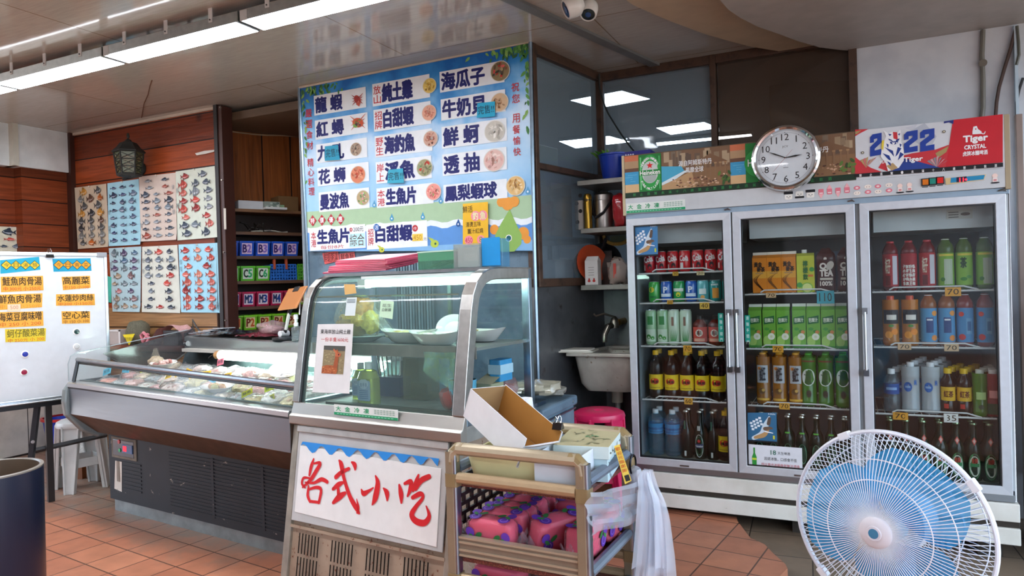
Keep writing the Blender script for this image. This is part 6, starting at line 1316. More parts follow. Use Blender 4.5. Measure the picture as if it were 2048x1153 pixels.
b=Mesh();P=[plp.uv(*p) for p in ((1890,357),(1972,349),(1968,360),(1892,370))];plp.slab(b,P[::-1],'#d8c08a',.003,'plastic');q=plp.at(.0035);P=[q.uv(*p) for p in ((1902,356),(1970,350),(1967,359),(1901,366))];q.poly(b,P[::-1],'#1f8ab8',1);P=[q.uv(*p) for p in ((1913,355),(1933,353),(1933,363.5),(1913,365))];q.poly(b,P[::-1],'#20163a',2)
r=q.rc(1919,356.5,1932,363);q.text(b,'11',(r[0],r[1],r[0]+(r[2]-r[0])*.62,r[3]),'#ff2a50',3,.03,'led_red');q.disc(b,r[2],(r[1]+r[3])/2,.005,'#ff2a50',3,'led_red',8);b.build('temperature_display',t)
# banner: beach picture with green cans, then the red and white tiger banner
BP=Plane((0,FY-.0135,0),ZX,step=.0005);b=Mesh();xm=BP.uv(1711,300)[0];z0,z1=1.757,1.998
b.box(X0+.004,xm,FY-.013,FY+.02,z0,z1,'#5a4a3a','print');bh=b.build('beach_banner',t)
a=Mesh();H=z1-z0;rr=random.Random(12);Lw=.42
def can_art(u0,w,part=1.0):
  G1,G2='#1f7a34','#2fa048';k=6;u1=u0+w*part;um=u0+w/2
  BP.rect(a,(u0,z0+.03,u1,z1-.006),G1,k,rad_=.006)
  if part < 1:BP.ring(a,u0+w*.62,z0+.13,.03,.075,G2,k+1,n=20,a0=90,a1=270);BP.text(a,'H',(u0+.012,z0+.115,u0+.032,z0+.15),'#f0f0f0',k+3,.02);return
  BP.rect(a,(u0+.008,z0+.04,u0+.016,z1-.02),'#6fd080',k+1);BP.rect(a,(u1-.014,z0+.04,u1-.008,z1-.02),'#4fb868',k+1)
  BP.disc(a,um,z0+.13,w*.46,G2,k+1,ry=.10,n=30);BP.disc(a,um,z0+.135,w*.36,'#c9d2cc',k+2,ry=.062,n=26);BP.disc(a,um,z0+.11,w*.28,'#aab4ae',k+3,ry=.035,n=20)
  star=[(um+.020*math.cos(PI/2+i*PI/5)*(1 if i % 2 == 0 else .42),z0+.172+.020*math.sin(PI/2+i*PI/5)*(1 if i % 2 == 0 else .42)) for i in range(10)];BP.poly(a,star,'#d82020',k+4)
  BP.rect(a,(u0+.004,z0+.118,u1-.004,z0+.148),'#20843a',k+4,rad_=.004);BP.text(a,'Heineken',(u0+.008,z0+.121,u1-.008,z0+.146),'#f4f4f0',k+5,.02)
  for s,y,tx in ((1,.20,'HEINEKEN ORIGINAL'),(-1,.06,'PURE MALT LAGER')):
    n=len(tx)
    for i,ch in enumerate(tx):
      if ch == ' ':continue
      th=PI/2*s-(i-(n-1)/2)*s*(2.2/n);x,yy=um+w*.41*math.cos(th),z0+.128+.085*math.sin(th);BP.text(a,ch,(x-.0045,yy-.006,x+.0045,yy+.006),'#e8ece8',k+5,.02,rot=th-PI/2*s,res=1)
def beach(u0,u1):
  w=u1-u0;X=lambda x:u0+x*w
  BP.rect(a,(u0,z0+.03,u1,z1-.004),'#8a6848',1);BP.rect(a,(u0,z0+.13,u1,z1-.004),'#7a5c44',2)
  for i in range(26):x=X(rr.random()*.97);h=rr.uniform(.03,.085);y=z0+.13+rr.uniform(0,.05);BP.rect(a,(x,y,min(u1,x+rr.uniform(.012,.03)),min(z1-.006,y+h)),rr.choice(['#6a5848','#9a8468','#7a6a58','#5f4e42','#b09a7c','#8a755c']),3)
  BP.poly(a,[(u0,z0+.07),(X(.18),z0+.09),(X(.34),z0+.125),(X(.30),z0+.15),(u0,z0+.16)],'#4aa8c8',4);BP.poly(a,[(u0,z0+.055),(X(.22),z0+.085),(X(.4),z0+.125),(X(.34),z0+.125),(u0,z0+.07)],'#d8e8ec',4)
  BP.poly(a,[(u0,z0+.03),(X(.5),z0+.03),(X(.45),z0+.12),(X(.22),z0+.085),(u0,z0+.055)],'#b8946a',4)
  for i in range(70):x=X(rr.uniform(.15,.95));BP.disc(a,x,z0+.035+rr.random()*.055,rr.uniform(.004,.009),rr.choice(['#c8a080','#7a5040','#d8b898','#5a3c30','#a87858']),5,n=7,ry=.004)
  for i in range(7):x=X(.50+.07*i);BP.rect(a,(x,z0+.085,x+.008,z0+.15),'#8a6a4c',5);BP.rect(a,(x-.003,z0+.148,x+.011,z0+.156),'#a8845c',5)
  BP.poly(a,[(X(.46),z0+.156),(X(.72),z0+.205),(X(.97),z0+.156)],'#7a5a40',5)
  for i in range(10):BP.disc(a,X(rr.uniform(.84,.99)),z0+rr.uniform(.04,.10),.014,rr.choice(['#3a5a2a','#5a7a34','#2c4420']),6,n=8,ry=.007,rot=rr.uniform(0,3))
  BP.text(a,'源自阿姆斯特丹',(X(.26),z0+.150,X(.74),z0+.180),'#f2f2ee',8,.01);BP.text(a,'風靡全球',(X(.36),z0+.112,X(.62),z0+.142),'#f2f2ee',8,.01)
def sidebit(u0,u1):BP.rect(a,(u0,z0+.03,u1,z0+.075),'#d8b484',3);BP.rect(a,(u0,z0+.075,u1,z0+.145),'#3f9cc8',3);BP.rect(a,(u0,z0+.145,u1,z0+.165),'#6a4a38',3);BP.rect(a,(u0,z0+.165,u1,z0+.205),'#b0906c',3);BP.rect(a,(u0,z0+.205,u1,z1-.004),'#c8704c',3);[BP.rect(a,(u0+(u1-u0)*rr.random()*.8,z0+.09+.012*i,u0+(u1-u0)*(.3+.7*rr.random()),z0+.093+.012*i),'#68b8d8',4) for i in range(4)]
xs=lambda px:BP.uv(px,340)[0]
sidebit(X0+.006,xs(1277.5));can_art(xs(1277.5),xs(1323)-xs(1277.5));beach(xs(1323),xs(1461));sidebit(xs(1461),xs(1491.5));can_art(xs(1491.5),xs(1537)-xs(1491.5),.55);beach(xs(1517),xs(1711))
BP.rect(a,(X0+.006,z0+.002,xm,z0+.03),'#12301c',6)
for i,ch in enumerate('禁止酒駕未滿十八歲禁止飲酒禁止酒駕未滿十八歲禁止飲酒'):x=X0+.05+.040*i;BP.text(a,ch,(x,z0+.008,x+.016,z0+.024),'#2f8a4a',7,.01)
a.build('printed_beach',bh)
b=Mesh();b.box(xm,X1-.016,FY-.013,FY+.02,z0,z1,'#d4d8dc','print');tg=b.build('tiger_banner',t)
a=Mesh();U=lambda px,py:BP.uv(px,py)
c4=lambda x,y:U(1640+x/4.118,200+y/4.118)
pg=lambda PX,c,k:BP.poly(a,[c4(*p) for p in PX][::-1],c,k)
pg([(290,610),(290,470),(350,520),(420,560),(500,590),(520,605)],'#c8343c',2);pg([(290,245),(400,240),(330,275),(290,300)],'#c8343c',3);pg([(290,262),(340,250),(310,280),(290,285)],'#a8925e',4)
pg([(520,500),(640,470),(760,440),(950,410),(1060,370),(1050,555),(560,590),(480,560)],'#c8343c',2);pg([(560,600),(690,480),(850,520),(1000,560),(560,600)],'#24408e',3)
pg([(950,440),(1060,380),(1040,430),(970,480)],'#a8925e',4);pg([(740,260),(860,190),(960,300),(900,420),(760,330)],'#b8bec8',1);pg([(700,230),(800,200),(770,260)],'#c8ccd4',1)
pg([(1095,165),(1505,118),(1505,515),(1035,555)],'#c81f2c',3);pg([(1020,178),(1100,165),(1098,200),(1060,185),(1020,195)],'#24307a',4)
for i in range(7):pg([(960,555),(880+26*i,490+4*abs(3-i)*3-20),(900+26*i,480+4*abs(3-i)*3-20)],('#8a8a90','#c8a0a0')[i % 2],5)
for i in range(6):pg([(380,560),(330+24*i,500-10*(i % 3)),(350+24*i,488-10*(i % 3))],('#b89a6a','#c8706a')[i % 2],5)
NB='#1f3f9a'
def two(x,y,w,h): 
  q=[(0,.14),(.22,0),(1,-.08),(1,.36),(.40,.66),(.40,.74),(1,.66),(1,.92),(0,1.02),(0,.58),(.62,.27),(.62,.18),(.34,.22),(.34,.36),(0,.40)]
  pg([(x+a_*w,y+b_*h) for a_,b_ in q],NB,6)
two(412,285,95,180);two(692,262,112,175);two(824,248,118,178)
# tiger: body, head, stripes
W_,T1='#eef0f2','#1f3a86'
pg([(545,300),(520,250),(560,275),(600,262),(640,270),(660,245),(672,300),(668,340),(690,420),(690,500),(650,560),(560,590),(540,520),(500,470),(510,380)],W_,8)
pg([(600,265),(635,268),(640,330),(605,320)],'#c8343c',9);pg([(510,340),(530,330),(520,420),(505,400)],'#e8d040',9);pg([(545,545),(600,520),(640,560),(590,585)],'#b89a6a',9)
for Q in ([(560,320),(590,330),(600,345),(570,335)],[(625,330),(655,318),(650,335),(625,345)],[(575,345),(645,340),(640,360),(610,370),(580,362)],[(530,390),(600,420),(610,470),(585,440)],[(640,390),(670,400),(640,450),(620,470)],[(515,440),(570,460),(590,510),(560,490)],[(660,430),(690,450),(640,500)],[(540,500),(580,520),(585,550)],[(560,280),(590,285),(575,300)],[(640,285),(660,275),(655,295)],[(545,360),(565,370),(560,400)],[(655,360),(672,370),(660,395)]):pg(Q,T1,10)
pg([(590,352),(605,375),(620,352)],W_,11);pg([(625,352),(632,372),(640,350)],W_,11)
for px in (351,1021):u,v=c4(px,436 if px == 351 else 262);BP.disc(a,u,v,.007,'#5a5448',6,n=14);BP.disc(a,u,v,.004,'#c8c0a8',7,n=10)
def ct(s,x0,y0,x1,y1,c,k,bd=.02):p,q=c4(x0,y0),c4(x1,y1);BP.text(a,s,(p[0],q[1],q[0],p[1]),c,k,bd)
ct('YEAR OF THE',490,505,668,512,'#f4f4f4',12,.01);ct('Tiger',690,478,845,512,'#f4f4f4',12,.03)
pg([(1255,262),(1262,222),(1290,215),(1300,240),(1330,262),(1330,280),(1255,285)],'#eef0f2',5);BP.stroke(a,[(*c4(1325,275),.004),(*c4(1350,280),.004),(*c4(1360,262),.003)],'#eef0f2',5);pg([(1275,235),(1290,238),(1280,250)],'#c81f2c',6)
ct('Tiger',1180,300,1380,348,'#f4f4f4',5,.04);ct('CRYSTAL',1188,378,1366,394,'#f4f4f4',5,.03);ct('虎牌冰釀啤酒',1175,428,1380,448,'#f4f4f4',5,.02)
pg([(286,612),(1505,518),(1505,553),(286,640)],'#14141a',13)
for i,ch in enumerate('禁止酒駕●未滿十八歲禁止飲酒'):x,y=333+85.5*i,625-6.3*i;ct(ch,x-10,y-11,x+10,y+11,'#e8e8e8',15,.02)
a.build('printed_tiger',tg)
# wall clock resting against the banner
cc=at_y(1571,316,FY-.05);t=thing('wall_clock','round chrome wall clock leaning on the cooler header','clock',TR(cc.x,cc.y,cc.z-.17));RC=.168;D=Vector((0,-1,0))
b=Mesh();b.lathe([(0,-.03),(RC*.98,-.03),(RC,-.02),(RC,.0),(RC*.97,.016),(RC*.91,.022),(RC*.85,.016),(RC*.83,.004),(RC*.83,-.01)],48,'#d4d6d8','chrome',cc,axis=D);b.build('rim',t)
b=Mesh();b.lathe([(0,.0),(RC*.84,.0)],48,'#dfe4e8','print',cc,axis=D);b.build('dial',t)
a=Mesh();ck=Plane(cc+D*.0006,ZX); 
for h in range(1,13):
  th=PI/2-h*PI/6;r=RC*.63;w=.016 if h < 10 else .026;u,v=r*math.cos(th),r*math.sin(th);ck.text(a,str(h),(u-.02,v-.0165,u+.02,v+.0165),'#1c1c20',1,fit=True);ck.disc(a,RC*.76*math.cos(th),RC*.76*math.sin(th),.0022,'#1c1c20',1,n=8)
ck.text(a,'JCY',(-.014,RC*.30,.014,RC*.37),'#2a2a2c',1);ck.rect(a,(-.012,-RC*.30,.012,-RC*.285),'#6a6a6c',1);ck.ring(a,0,0,RC*.755,RC*.76,'#5a5a60',1,n=48);a.build('numerals',t)
hd=ck.at(.006);a=Mesh()
def hand(ang,L,w,c,k,tail=0): 
  th=rad(90-ang);d,s=(math.cos(th),math.sin(th)),(-math.sin(th),math.cos(th));P=[(-d[0]*tail+s[0]*w*.5,-d[1]*tail+s[1]*w*.5),(-d[0]*tail-s[0]*w*.5,-d[1]*tail-s[1]*w*.5),(d[0]*L*.6-s[0]*w,d[1]*L*.6-s[1]*w),(d[0]*L,d[1]*L),(d[0]*L*.6+s[0]*w,d[1]*L*.6+s[1]*w)];hd.slab(a,P,c,.001,'gloss',k)
hand(84,RC*.48,.0042,'#17171a',0,.006);hand(294,RC*.56,.0036,'#17171a',2,.006);hand(222,RC*.60,.0008,'#a83a3a',4,.05);a.build('hands',t)
b=Mesh();b.lathe([(0,.022),(RC*.82,.0205)],40,'#e8f0f0','glass',cc,axis=D);b.build('glass',t)
# posters on the door glass
GPp=Plane((0,FY+.0135,0),ZX,step=.0004)
def kirin(a,pl,r):
  u0,v0,u1,v1=r;w,h=u1-u0,v1-v0;X=lambda x,y:(u0+x*w,v0+y*h);rr=random.Random(4)
  pl.rect(a,(u0,v0,u1,v0+.05*h),'#16181c',1);pl.stroke(a,[(*X(.2,.12),.14*w),(*X(.5,.28),.2*w),(*X(.62,.55),.2*w),(*X(.75,.85),.06*w)],'#c4d4de',1);pl.stroke(a,[(*X(.25,.14),.1*w),(*X(.55,.24),.16*w),(*X(.72,.42),.05*w)],'#b08a5a',2);pl.stroke(a,[(*X(.6,.45),.14*w),(*X(.78,.48),.1*w),(*X(.86,.46),.02*w)],'#6a5444',3);pl.stroke(a,[(*X(.72,.62),.12*w),(*X(.76,.8),.1*w)],'#5a4a40',3);pl.stroke(a,[(*X(.6,.36),.04*w),(*X(.86,.32),.03*w)],'#e8eef2',4)
  for k in range(3):
    for q in range(4):pl.rect(a,(u0+w*(.08+.1*q+.03*k),v1-h*(.42+.1*k-.06*q),u0+w*(.17+.1*q+.03*k),v1-h*(.35+.1*k-.06*q)),'#dce6ec',2)
  pl.rect(a,(u0+.86*w,v0+.12*h,u0+.92*w,v0+.24*h),'#c8c83a',3);pl.text(a,'KIRIN',(u0+.72*w,v1-.08*h,u0+.95*w,v1-.03*h),'#e8eef2',2)
card('beer_poster','small blue beer poster taped at the top left of the left cooler door','poster',GPp,[(1266,452),(1315,449),(1316,511),(1267,514)],'#3f78a8',kirin,.0004,'print','blue beer posters on the cooler glass')
card('beer_poster','small blue beer poster low on the middle cooler door above the white notice','poster',GPp,[(1495,826),(1553,826),(1554,885),(1496,883)],'#2f6488',kirin,.0004,'print','blue beer posters on the cooler glass')
def eighteen(a,pl,r):
  u0,v0,u1,v1=r;w,h=u1-u0,v1-v0;b0=u0+.11*w
  pl.poly(a,[(b0-.04*w,v0+.12*h),(b0+.04*w,v0+.12*h),(b0+.045*w,v0+.5*h),(b0+.015*w,v0+.66*h),(b0+.015*w,v0+.88*h),(b0-.015*w,v0+.88*h),(b0-.015*w,v0+.66*h),(b0-.045*w,v0+.5*h)],'#2a8a34',1);pl.rect(a,(b0-.04*w,v0+.38*h,b0+.04*w,v0+.46*h),'#c8d838',2)
  pl.text(a,'18',(u0+.42*w,v0+.64*h,u0+.52*w,v0+.82*h),'#20644a',1,.01);pl.text(a,'天生啤酒',(u0+.55*w,v0+.66*h,u0+.78*w,v0+.78*h),'#2a2c2a',1);pl.text(a,'因退冰後，口感會不佳',(u0+.3*w,v0+.40*h,u0+.9*w,v0+.54*h),'#2a2c2a',1);pl.text(a,'所以拿出冰箱後就無法退換',(u0+.24*w,v0+.16*h,u0+.95*w,v0+.30*h),'#b83844',1)
card('beer_notice','white notice with a green bottle taped at the foot of the middle cooler door','sign',GPp,[(1497,889),(1604,897),(1605,940),(1498,938)],'#d8d8dc',eighteen,.0006,'paper')
card('energy_label','small grey energy label inside the top of the right cooler door','label',Plane((0,FY+.128,0),ZX),[(1893,421),(1945,418),(1945,437),(1893,439)],'#c4c4bc',lambda a,pl,r:[pl.rect(a,(r[0]+.008,r[3]-.014-.012*k,r[0]+.05,r[3]-.010-.012*k),'#5a5450',1) for k in range(3)]+[pl.disc(a,r[2]-.03,(r[1]+r[3])/2,.02,'#6a5a50',1,ry=.008)],.001,'print')
def ptag(px,py,w,h,c,s,label,Y,tc='#3a2c10'):
  p=at_y(px,py,Y);M=TR(p.x,Y,p.z-h/2,rr.uniform(-.05,.05));tt=thing('price_tag',label,'tag',M,'price tags clipped to the cooler shelves');b=Mesh(M);b.box(-w/2,w/2,-.001,.001,0,h,c,'print');b.build('card',tt);a=Mesh();pl=Plane(M @ Vector((0,-.0012,0)),ZX);pl.text(a,s,(-w*.36,h*.18,w*.36,h*.84),tc,1,.0);a.build('number',tt)
TY=FY+.066
for px,py,w,h,c,s,lb in ((1351,548,.032,.022,'#d8a838','30','orange 30 tag on the top shelf of the left cooler door'),(1401,547,.042,.022,'#d8c898','20','beige 20 tag on the top shelf of the left cooler door'),(1340,605,.032,.022,'#e0a838','30','orange 30 tag on the second shelf of the left cooler door'),(1409,612,.052,.036,'#d8b048','40','large tan 40 tag on the second shelf of the left cooler door'),(1375,698,.046,.036,'#e0a030','70','orange 70 tag on the third shelf of the left cooler door'),(1377,803,.046,.036,'#dca43a','60','orange 60 tag on the fourth shelf of the left cooler door'),
  (1542,591,.05,.026,'#cfae84','70','tan 70 tag under the orange cartons'),(1651,595,.082,.066,'#3fa4b4','110','big teal 110 tag under the tea jugs'),(1556,699,.054,.034,'#e0a030','70','orange 70 tag under the green cartons'),(1569,813,.052,.034,'#e0a43a','70','orange 70 tag under the yellow tea bottles'),
  (1906,584,.066,.042,'#e0a030','70','orange 70 tag on the top shelf of the right cooler door'),(1809,694,.058,.030,'#cfae84','70','tan 70 tag on the left of the second shelf of the right cooler door'),(1903,696,.06,.034,'#cfae84','70','tan 70 tag in the middle of the second shelf of the right cooler door'),(1801,833,.066,.036,'#e0a030','70','orange 70 tag on the third shelf of the right cooler door'),(1902,837,.06,.042,'#e0e0da','35','white 35 tag on the third shelf of the right cooler door')):ptag(px,py,w,h,c,s,lb,TY)
# ------------------------------------------------------------------ drinks in the cooler
class Wrap(Plane):
  """printing wrapped round a cylinder of radius r standing at c"""
  def __init__(s,c,r,step=.0007):s.c=Vector(c);s.r=r;s.step=step
  def pt(s,u,v,k=0):a=u/s.r;q=s.r+k*s.step;return s.c+Vector((q*math.sin(a),-q*math.cos(a),v))
  def rect(s,b,r,c,k=1,m='print',rad_=0):
    u0,v0,u1,v1=r;n=max(1,int(abs(u1-u0)/.008))
    for i in range(n):a,d=u0+(u1-u0)*i/n,u0+(u1-u0)*(i+1)/n;Plane.poly(s,b,[(a,v0),(d,v0),(d,v1),(a,v1)],c,k,m)
    return s
def can(nm,desc,body,lid='#c8ccce',art=None,r=.033,h=.118,bands=None):
  t=thing(nm,desc,'can');b=Mesh();b.lathe([(0,.002),(r*.78,0),(r*.86,.004),(r,.014),(r,h*.5),(r,h-.014),(r*.86,h-.003)],24,body,'gloss',cols=bands);b.build('body',t)
  b=Mesh();b.lathe([(r*.86,h-.003),(r*.88,h),(r*.80,h),(r*.78,h-.006),(0,h-.006)],24,lid,'metal');b.rbox(-.008,.008,-.018,.004,h-.006,h-.004,.006,lid,'metal');b.build('lid',t)
  if art:a=Mesh();art(a,Wrap((0,0,0),r),h);a.build('print',t)
  return t
def pet(nm,desc,liquid,label,cap,r=.037,h=.27,art=None,lz=(.12,.52),neck=.72,lm='juice',fill=.80,sq=0,capr=.015,ribs=False,cat='bottle'):
  t=thing(nm,desc,cat);b=Mesh();P=[(0,.003),(r*.8,0),(r*.97,.008),(r,.02)]
  if ribs:
    for i in range(9):z=.03+(h*neck*.92-.05)*i/9;P += [(r*.965,z),(r,z+.008)]
  P += [(r,h*lz[0]),(r*.96,h*(lz[0]+.01)),(r*.96,h*lz[1]),(r,h*(lz[1]+.02)),(r,h*neck),(r*.90,h*(neck+.07)),(r*.55,h*(neck+.16)),(capr*.95,h*(neck+.21)),(capr*.95,h-.02)]
  P.sort(key=lambda p:p[1]) if ribs else None
  b.lathe(P,22,liquid,lm,sq=sq);b.build('body',t)
  if label:b=Mesh();b.lathe([(r*.985,h*lz[0]),(r*.99,h*(lz[0]+lz[1])/2),(r*.985,h*lz[1])],22,label,'print',sq=sq);b.build('label',t)
  b=Mesh();b.lathe([(capr*1.15,h-.026),(capr*1.15,h-.002),(capr*1.02,h),(0,h)],16,cap,'plastic');b.build('cap',t)
  if art:a=Mesh();art(a,Wrap((0,0,0),r*.992) if not sq else Plane((0,-r*.995,0),ZX,step=.0006),h);a.build('print',t)
  return t
def carton(nm,desc,body,roof,w=.037,h=.215,art=None,flat=False,spout=None):
  t=thing(nm,desc,'carton');b=Mesh();hb=h*.86 if not flat else h*.93;b.box(-w,w,-w,w,0,hb,body,'print');b.build('body',t,.0015)
  b=Mesh()
  if flat:v=[(-w,-w,hb),(w,-w,hb),(w,w,hb),(-w,w,hb),(-w,-w*.2,h),(w,-w*.2,h),(w,w,h),(-w,w,h)];b.add(v,[(0,1,5,4),(1,2,6,5),(3,0,4,7),(4,5,6,7),(2,3,7,6)],body,'print');b.lathe([(.013,0),(.013,.018),(0,.018)],14,'#e8eae8','plastic',(-.004,.008,h))
  else:
    zr=h*.935;v=[(-w,-w,hb),(w,-w,hb),(w,w,hb),(-w,w,hb),(-w,-.002,zr),(w,-.002,zr),(w,.002,zr),(-w,.002,zr)]
    b.add(v,[(0,1,5,4),(2,3,7,6)],body,'print');b.add(v,[(1,2,6,5),(3,0,4,7)],mixc(body,'#000000',.2),'print');b.box(-w,w,-.003,.003,zr,h,roof,'paper')
  b.build('top',t)
  if art:a=Mesh();art(a,Plane((0,-w-.0008,0),ZX,step=.0005),w,hb);a.build('print',t)
  return t
def beer(nm,desc,glass,art=None,h=.265,r=.032,cap='#d8d4c8'):
  t=thing(nm,desc,'bottle');b=Mesh();b.lathe([(0,.004),(r*.9,0),(r,.008),(r,h*.52),(r*.93,h*.58),(r*.55,h*.68),(r*.42,h*.76),(r*.38,h*.95),(r*.44,h*.955),(r*.44,h*.975),(0,h*.975)],20,glass,'beerglass');b.build('body',t)
  b=Mesh();b.lathe([(r*.48,h*.965),(r*.50,h*.975),(r*.42,h),(0,h)],16,cap,'metal');b.build('cap',t)
  if art:a=Mesh();art(a,Wrap((0,0,0),r),h);a.build('print',t)
  return t
USED={}
def place(root,x,y,z,label,rz=0.):
  M=TR(x,y,z,rz)
  if root.name not in USED:
    USED[root.name]=1;root.matrix_world=M;root['label']=label;root['group']=GRP;o=root
  else:o=dup(root,M,label,GRP)
  return o
DN=['left door','middle door','right door'];SN=['top shelf','second shelf','third shelf','fourth shelf','cooler floor']
rr=random.Random(33)
def row(door,shelf,z,seq,behind=0,dy=None,rowz='row'):
  """seq: (prototype, description, x) along the front; copies stand in line behind"""
  global GRP
  GRP='drinks on the %s of the %s' % (SN[shelf],DN[door])
  for i,(pr,desc,x,r) in enumerate(seq):
    for k in range(behind+1):
      y=FY+.078+r+.006+k*(2*r+.006)
      if y+r > BK-.055:break
      place(pr,x+(.026*k if behind == 3 else 0),y,z+.0005,'%s, %s from left, %s, %s%s' % (desc,ordw[i],SN[shelf],DN[door],('',', second row',', third row',', fourth row')[k]),rr.uniform(-.06,.06))
TX=lambda s,v0,v1,u,c,k=2,bd=.02:(lambda a,w,h:w.text(a,s,(-u,h*v0,u,h*v1),c,k,bd,res=1))
# left door
cola=can('soda_can','red cola can','#c01c26',art=lambda a,w,h:[w.text(a,'Cola',(-.025,h*.5,.025,h*.78),'#f0e4e0',2,.03,rot=.25),w.disc(a,.008,h*.28,.012,'#2a1414',1,ry=.018,n=12),w.rect(a,(-.026,h*.1,-.018,h*.36),'#e8d8d4',1)])
cola2=can('soda_can','red and white cola can','#c8202a',art=lambda a,w,h:[w.rect(a,(-.02,h*.15,-.002,h*.42),'#e8e4e0',1),w.text(a,'Cola',(-.022,h*.5,.026,h*.75),'#f0e4e0',2,.03)])
row(0,0,1.335,[(cola2 if i in (3,) else cola,'red and white cola can' if i == 3 else 'red cola can',x,.033) for i,x in enumerate((-1.036,-.968,-.901,-.834,-.762,-.692,-.624))])
lime=can('soda_can','yellow green soda can','#3fae48',art=lambda a,w,h:[w.disc(a,-.008,h*.6,.016,'#e8d83a',1,n=14),w.rect(a,(-.02,h*.2,.02,h*.3),'#1f7a38',1)])
blue=can('soda_can','blue sports drink can','#1f5cb8',art=lambda a,w,h:[w.rect(a,(-.03,h*.25,.03,h*.4),'#d8e4f0',1),w.text(a,'P',(-.01,h*.45,.01,h*.72),'#e8f0f8',2,.03)])
sprite=can('soda_can','bright green soda can','#1f9a4c',art=lambda a,w,h:[w.rect(a,(-.03,h*.5,.03,h*.64),'#e4ecdc',1),w.disc(a,0,h*.35,.013,'#d8d83a',1,n=12)])
teal=can('soda_can','teal juice can with an orange patch','#1f8f8a',art=lambda a,w,h:[w.rect(a,(-.012,h*.15,.022,h*.62),'#e09a3a',1),w.rect(a,(-.02,h*.74,.02,h*.82),'#c8e4e0',1)])
cyan=can('soda_can','pale cyan juice can','#5fb8bc',art=lambda a,w,h:[w.rect(a,(-.02,h*.35,.02,h*.6),'#e0f0ec',1),w.disc(a,.0,h*.2,.012,'#e8a858',1,n=10)])
row(0,1,1.165,[(lime,'yellow green soda can',-1.012,.033),(blue,'blue sports drink can',-.942,.033),(sprite,'bright green soda can',-.870,.033),(blue,'blue sports drink can',-.802,.033),(cyan,'pale cyan juice can',-.737,.033),(teal,'teal juice can with orange patch',-.670,.033),(teal,'teal juice can with orange patch',-.600,.033)])
palm=can('tall_can','tall green white coconut can','#9cc49a',r=.033,h=.20,art=lambda a,w,h:[w.rect(a,(-.03,h*.1,.03,h*.45),'#c8dcc4',1),w.disc(a,-.01,h*.24,.013,'#3f8a3a',2,n=12),w.disc(a,.012,h*.2,.011,'#4f9a44',2,n=12),w.rect(a,(-.015,h*.58,.015,h*.82),'#3f8a4a',2)])
aloe=can('tall_can','tall pale aloe drink can','#c4d8c0',r=.033,h=.20,art=lambda a,w,h:[w.poly(a,[(-.012+.006*i,h*.12),(-.006+.006*i,h*.12),(-.015+.010*i,h*(.42+.03*(i % 2)))],'#4a9a58',2) for i in range(5)]+[w.rect(a,(-.006,h*.55,.006,h*.8),'#8a6a5a',2)])
tea_r=pet('tea_bottle','red tea bottle with a round pale seal','#8a2a1c','#c8483a','#2a2624',.040,.165,lz=(.1,.62),neck=.68,art=lambda a,w,h:[w.disc(a,0,h*.42,.02,'#e8e0d0',2,n=18),w.text(a,'茶店',(-.013,h*.36,.013,h*.49),'#3a1c18',4,.02),w.rect(a,(-.03,h*.14,.03,h*.24),'#e0a890',2)])
row(0,2,.920,[(palm,'tall green white coconut can',-1.036,.033),(palm,'tall green white coconut can',-.968,.033),(aloe,'tall pale aloe drink can',-.905,.033),(aloe,'tall pale aloe drink can',-.838,.033),(tea_r,'red tea bottle with round seal',-.760,.040),(tea_r,'red tea bottle with round seal',-.676,.040)])
apple=pet('apple_soda_bottle','dark apple soda bottle with yellow label','#2a0f0c','#e8c81c','#e8b820',.040,.272,lz=(.18,.50),neck=.66,lm='beerglass',art=lambda a,w,h:[w.disc(a,-.004,h*.36,.022,'#d83820',2,n=18,ry=.018),w.disc(a,.008,h*.36,.016,'#d83820',2,n=14),w.text(a,'蘋果',(-.017,h*.32,.021,h*.38),'#2a1410',4,.02),w.rect(a,(-.03,h*.22,.03,h*.235),'#a88a14',2)])
row(0,3,.615,[(apple,'dark soda bottle with yellow label',x,.040) for x in (-1.018,-.928,-.842,-.758,-.672)],1)
water=pet('water_bottle','ribbed clear water bottle with a blue band','#a8d4e8','#2f86c0','#dfe8ec',.044,.262,lz=(.48,.70),neck=.74,lm='pet',ribs=True,art=lambda a,w,h:[w.text(a,'水',(-.014+.02*i,h*.55,-.002+.02*i,h*.63),'#16508a',2) for i in (-1,0,1)])
heine=beer('beer_bottle','dark green beer bottle with an oval pale label','#0c2a16',lambda a,w,h:[w.disc(a,0,h*.28,.024,'#c9d0cc',1,ry=h*.24,n=22),w.disc(a,0,h*.28,.021,'#1f4a2c',2,ry=h*.20,n=22),w.rect(a,(-.022,h*.24,.022,h*.32),'#20306a',3),w.text(a,'Heineken',(-.02,h*.255,.02,h*.30),'#e8ece8',4,.02),w.disc(a,0,h*.38,.008,'#c02828',3,n=10),w.rect(a,(-.008,h*.6,.008,h*.7),'#b8c0bc',1)])
dark=beer('beer_bottle','dark brown green bottle without visible label','#0d1f14',lambda a,w,h:[w.rect(a,(-.005,h*.05,.006,h*.16),'#c8ccc8',1),w.rect(a,(-.004,h*.62,.004,h*.80),'#3a6a58',1)])
row(0,4,FLZ,[(water,'clear water bottle with blue band',-1.028,.044),(water,'clear water bottle with blue band',-.932,.044),(dark,'dark green bottle',-.852,.032),(heine,'green beer bottle with oval label',-.776,.032),(dark,'dark green bottle',-.706,.032),(apple,'dark soda bottle with yellow label',-.640,.040)],1)
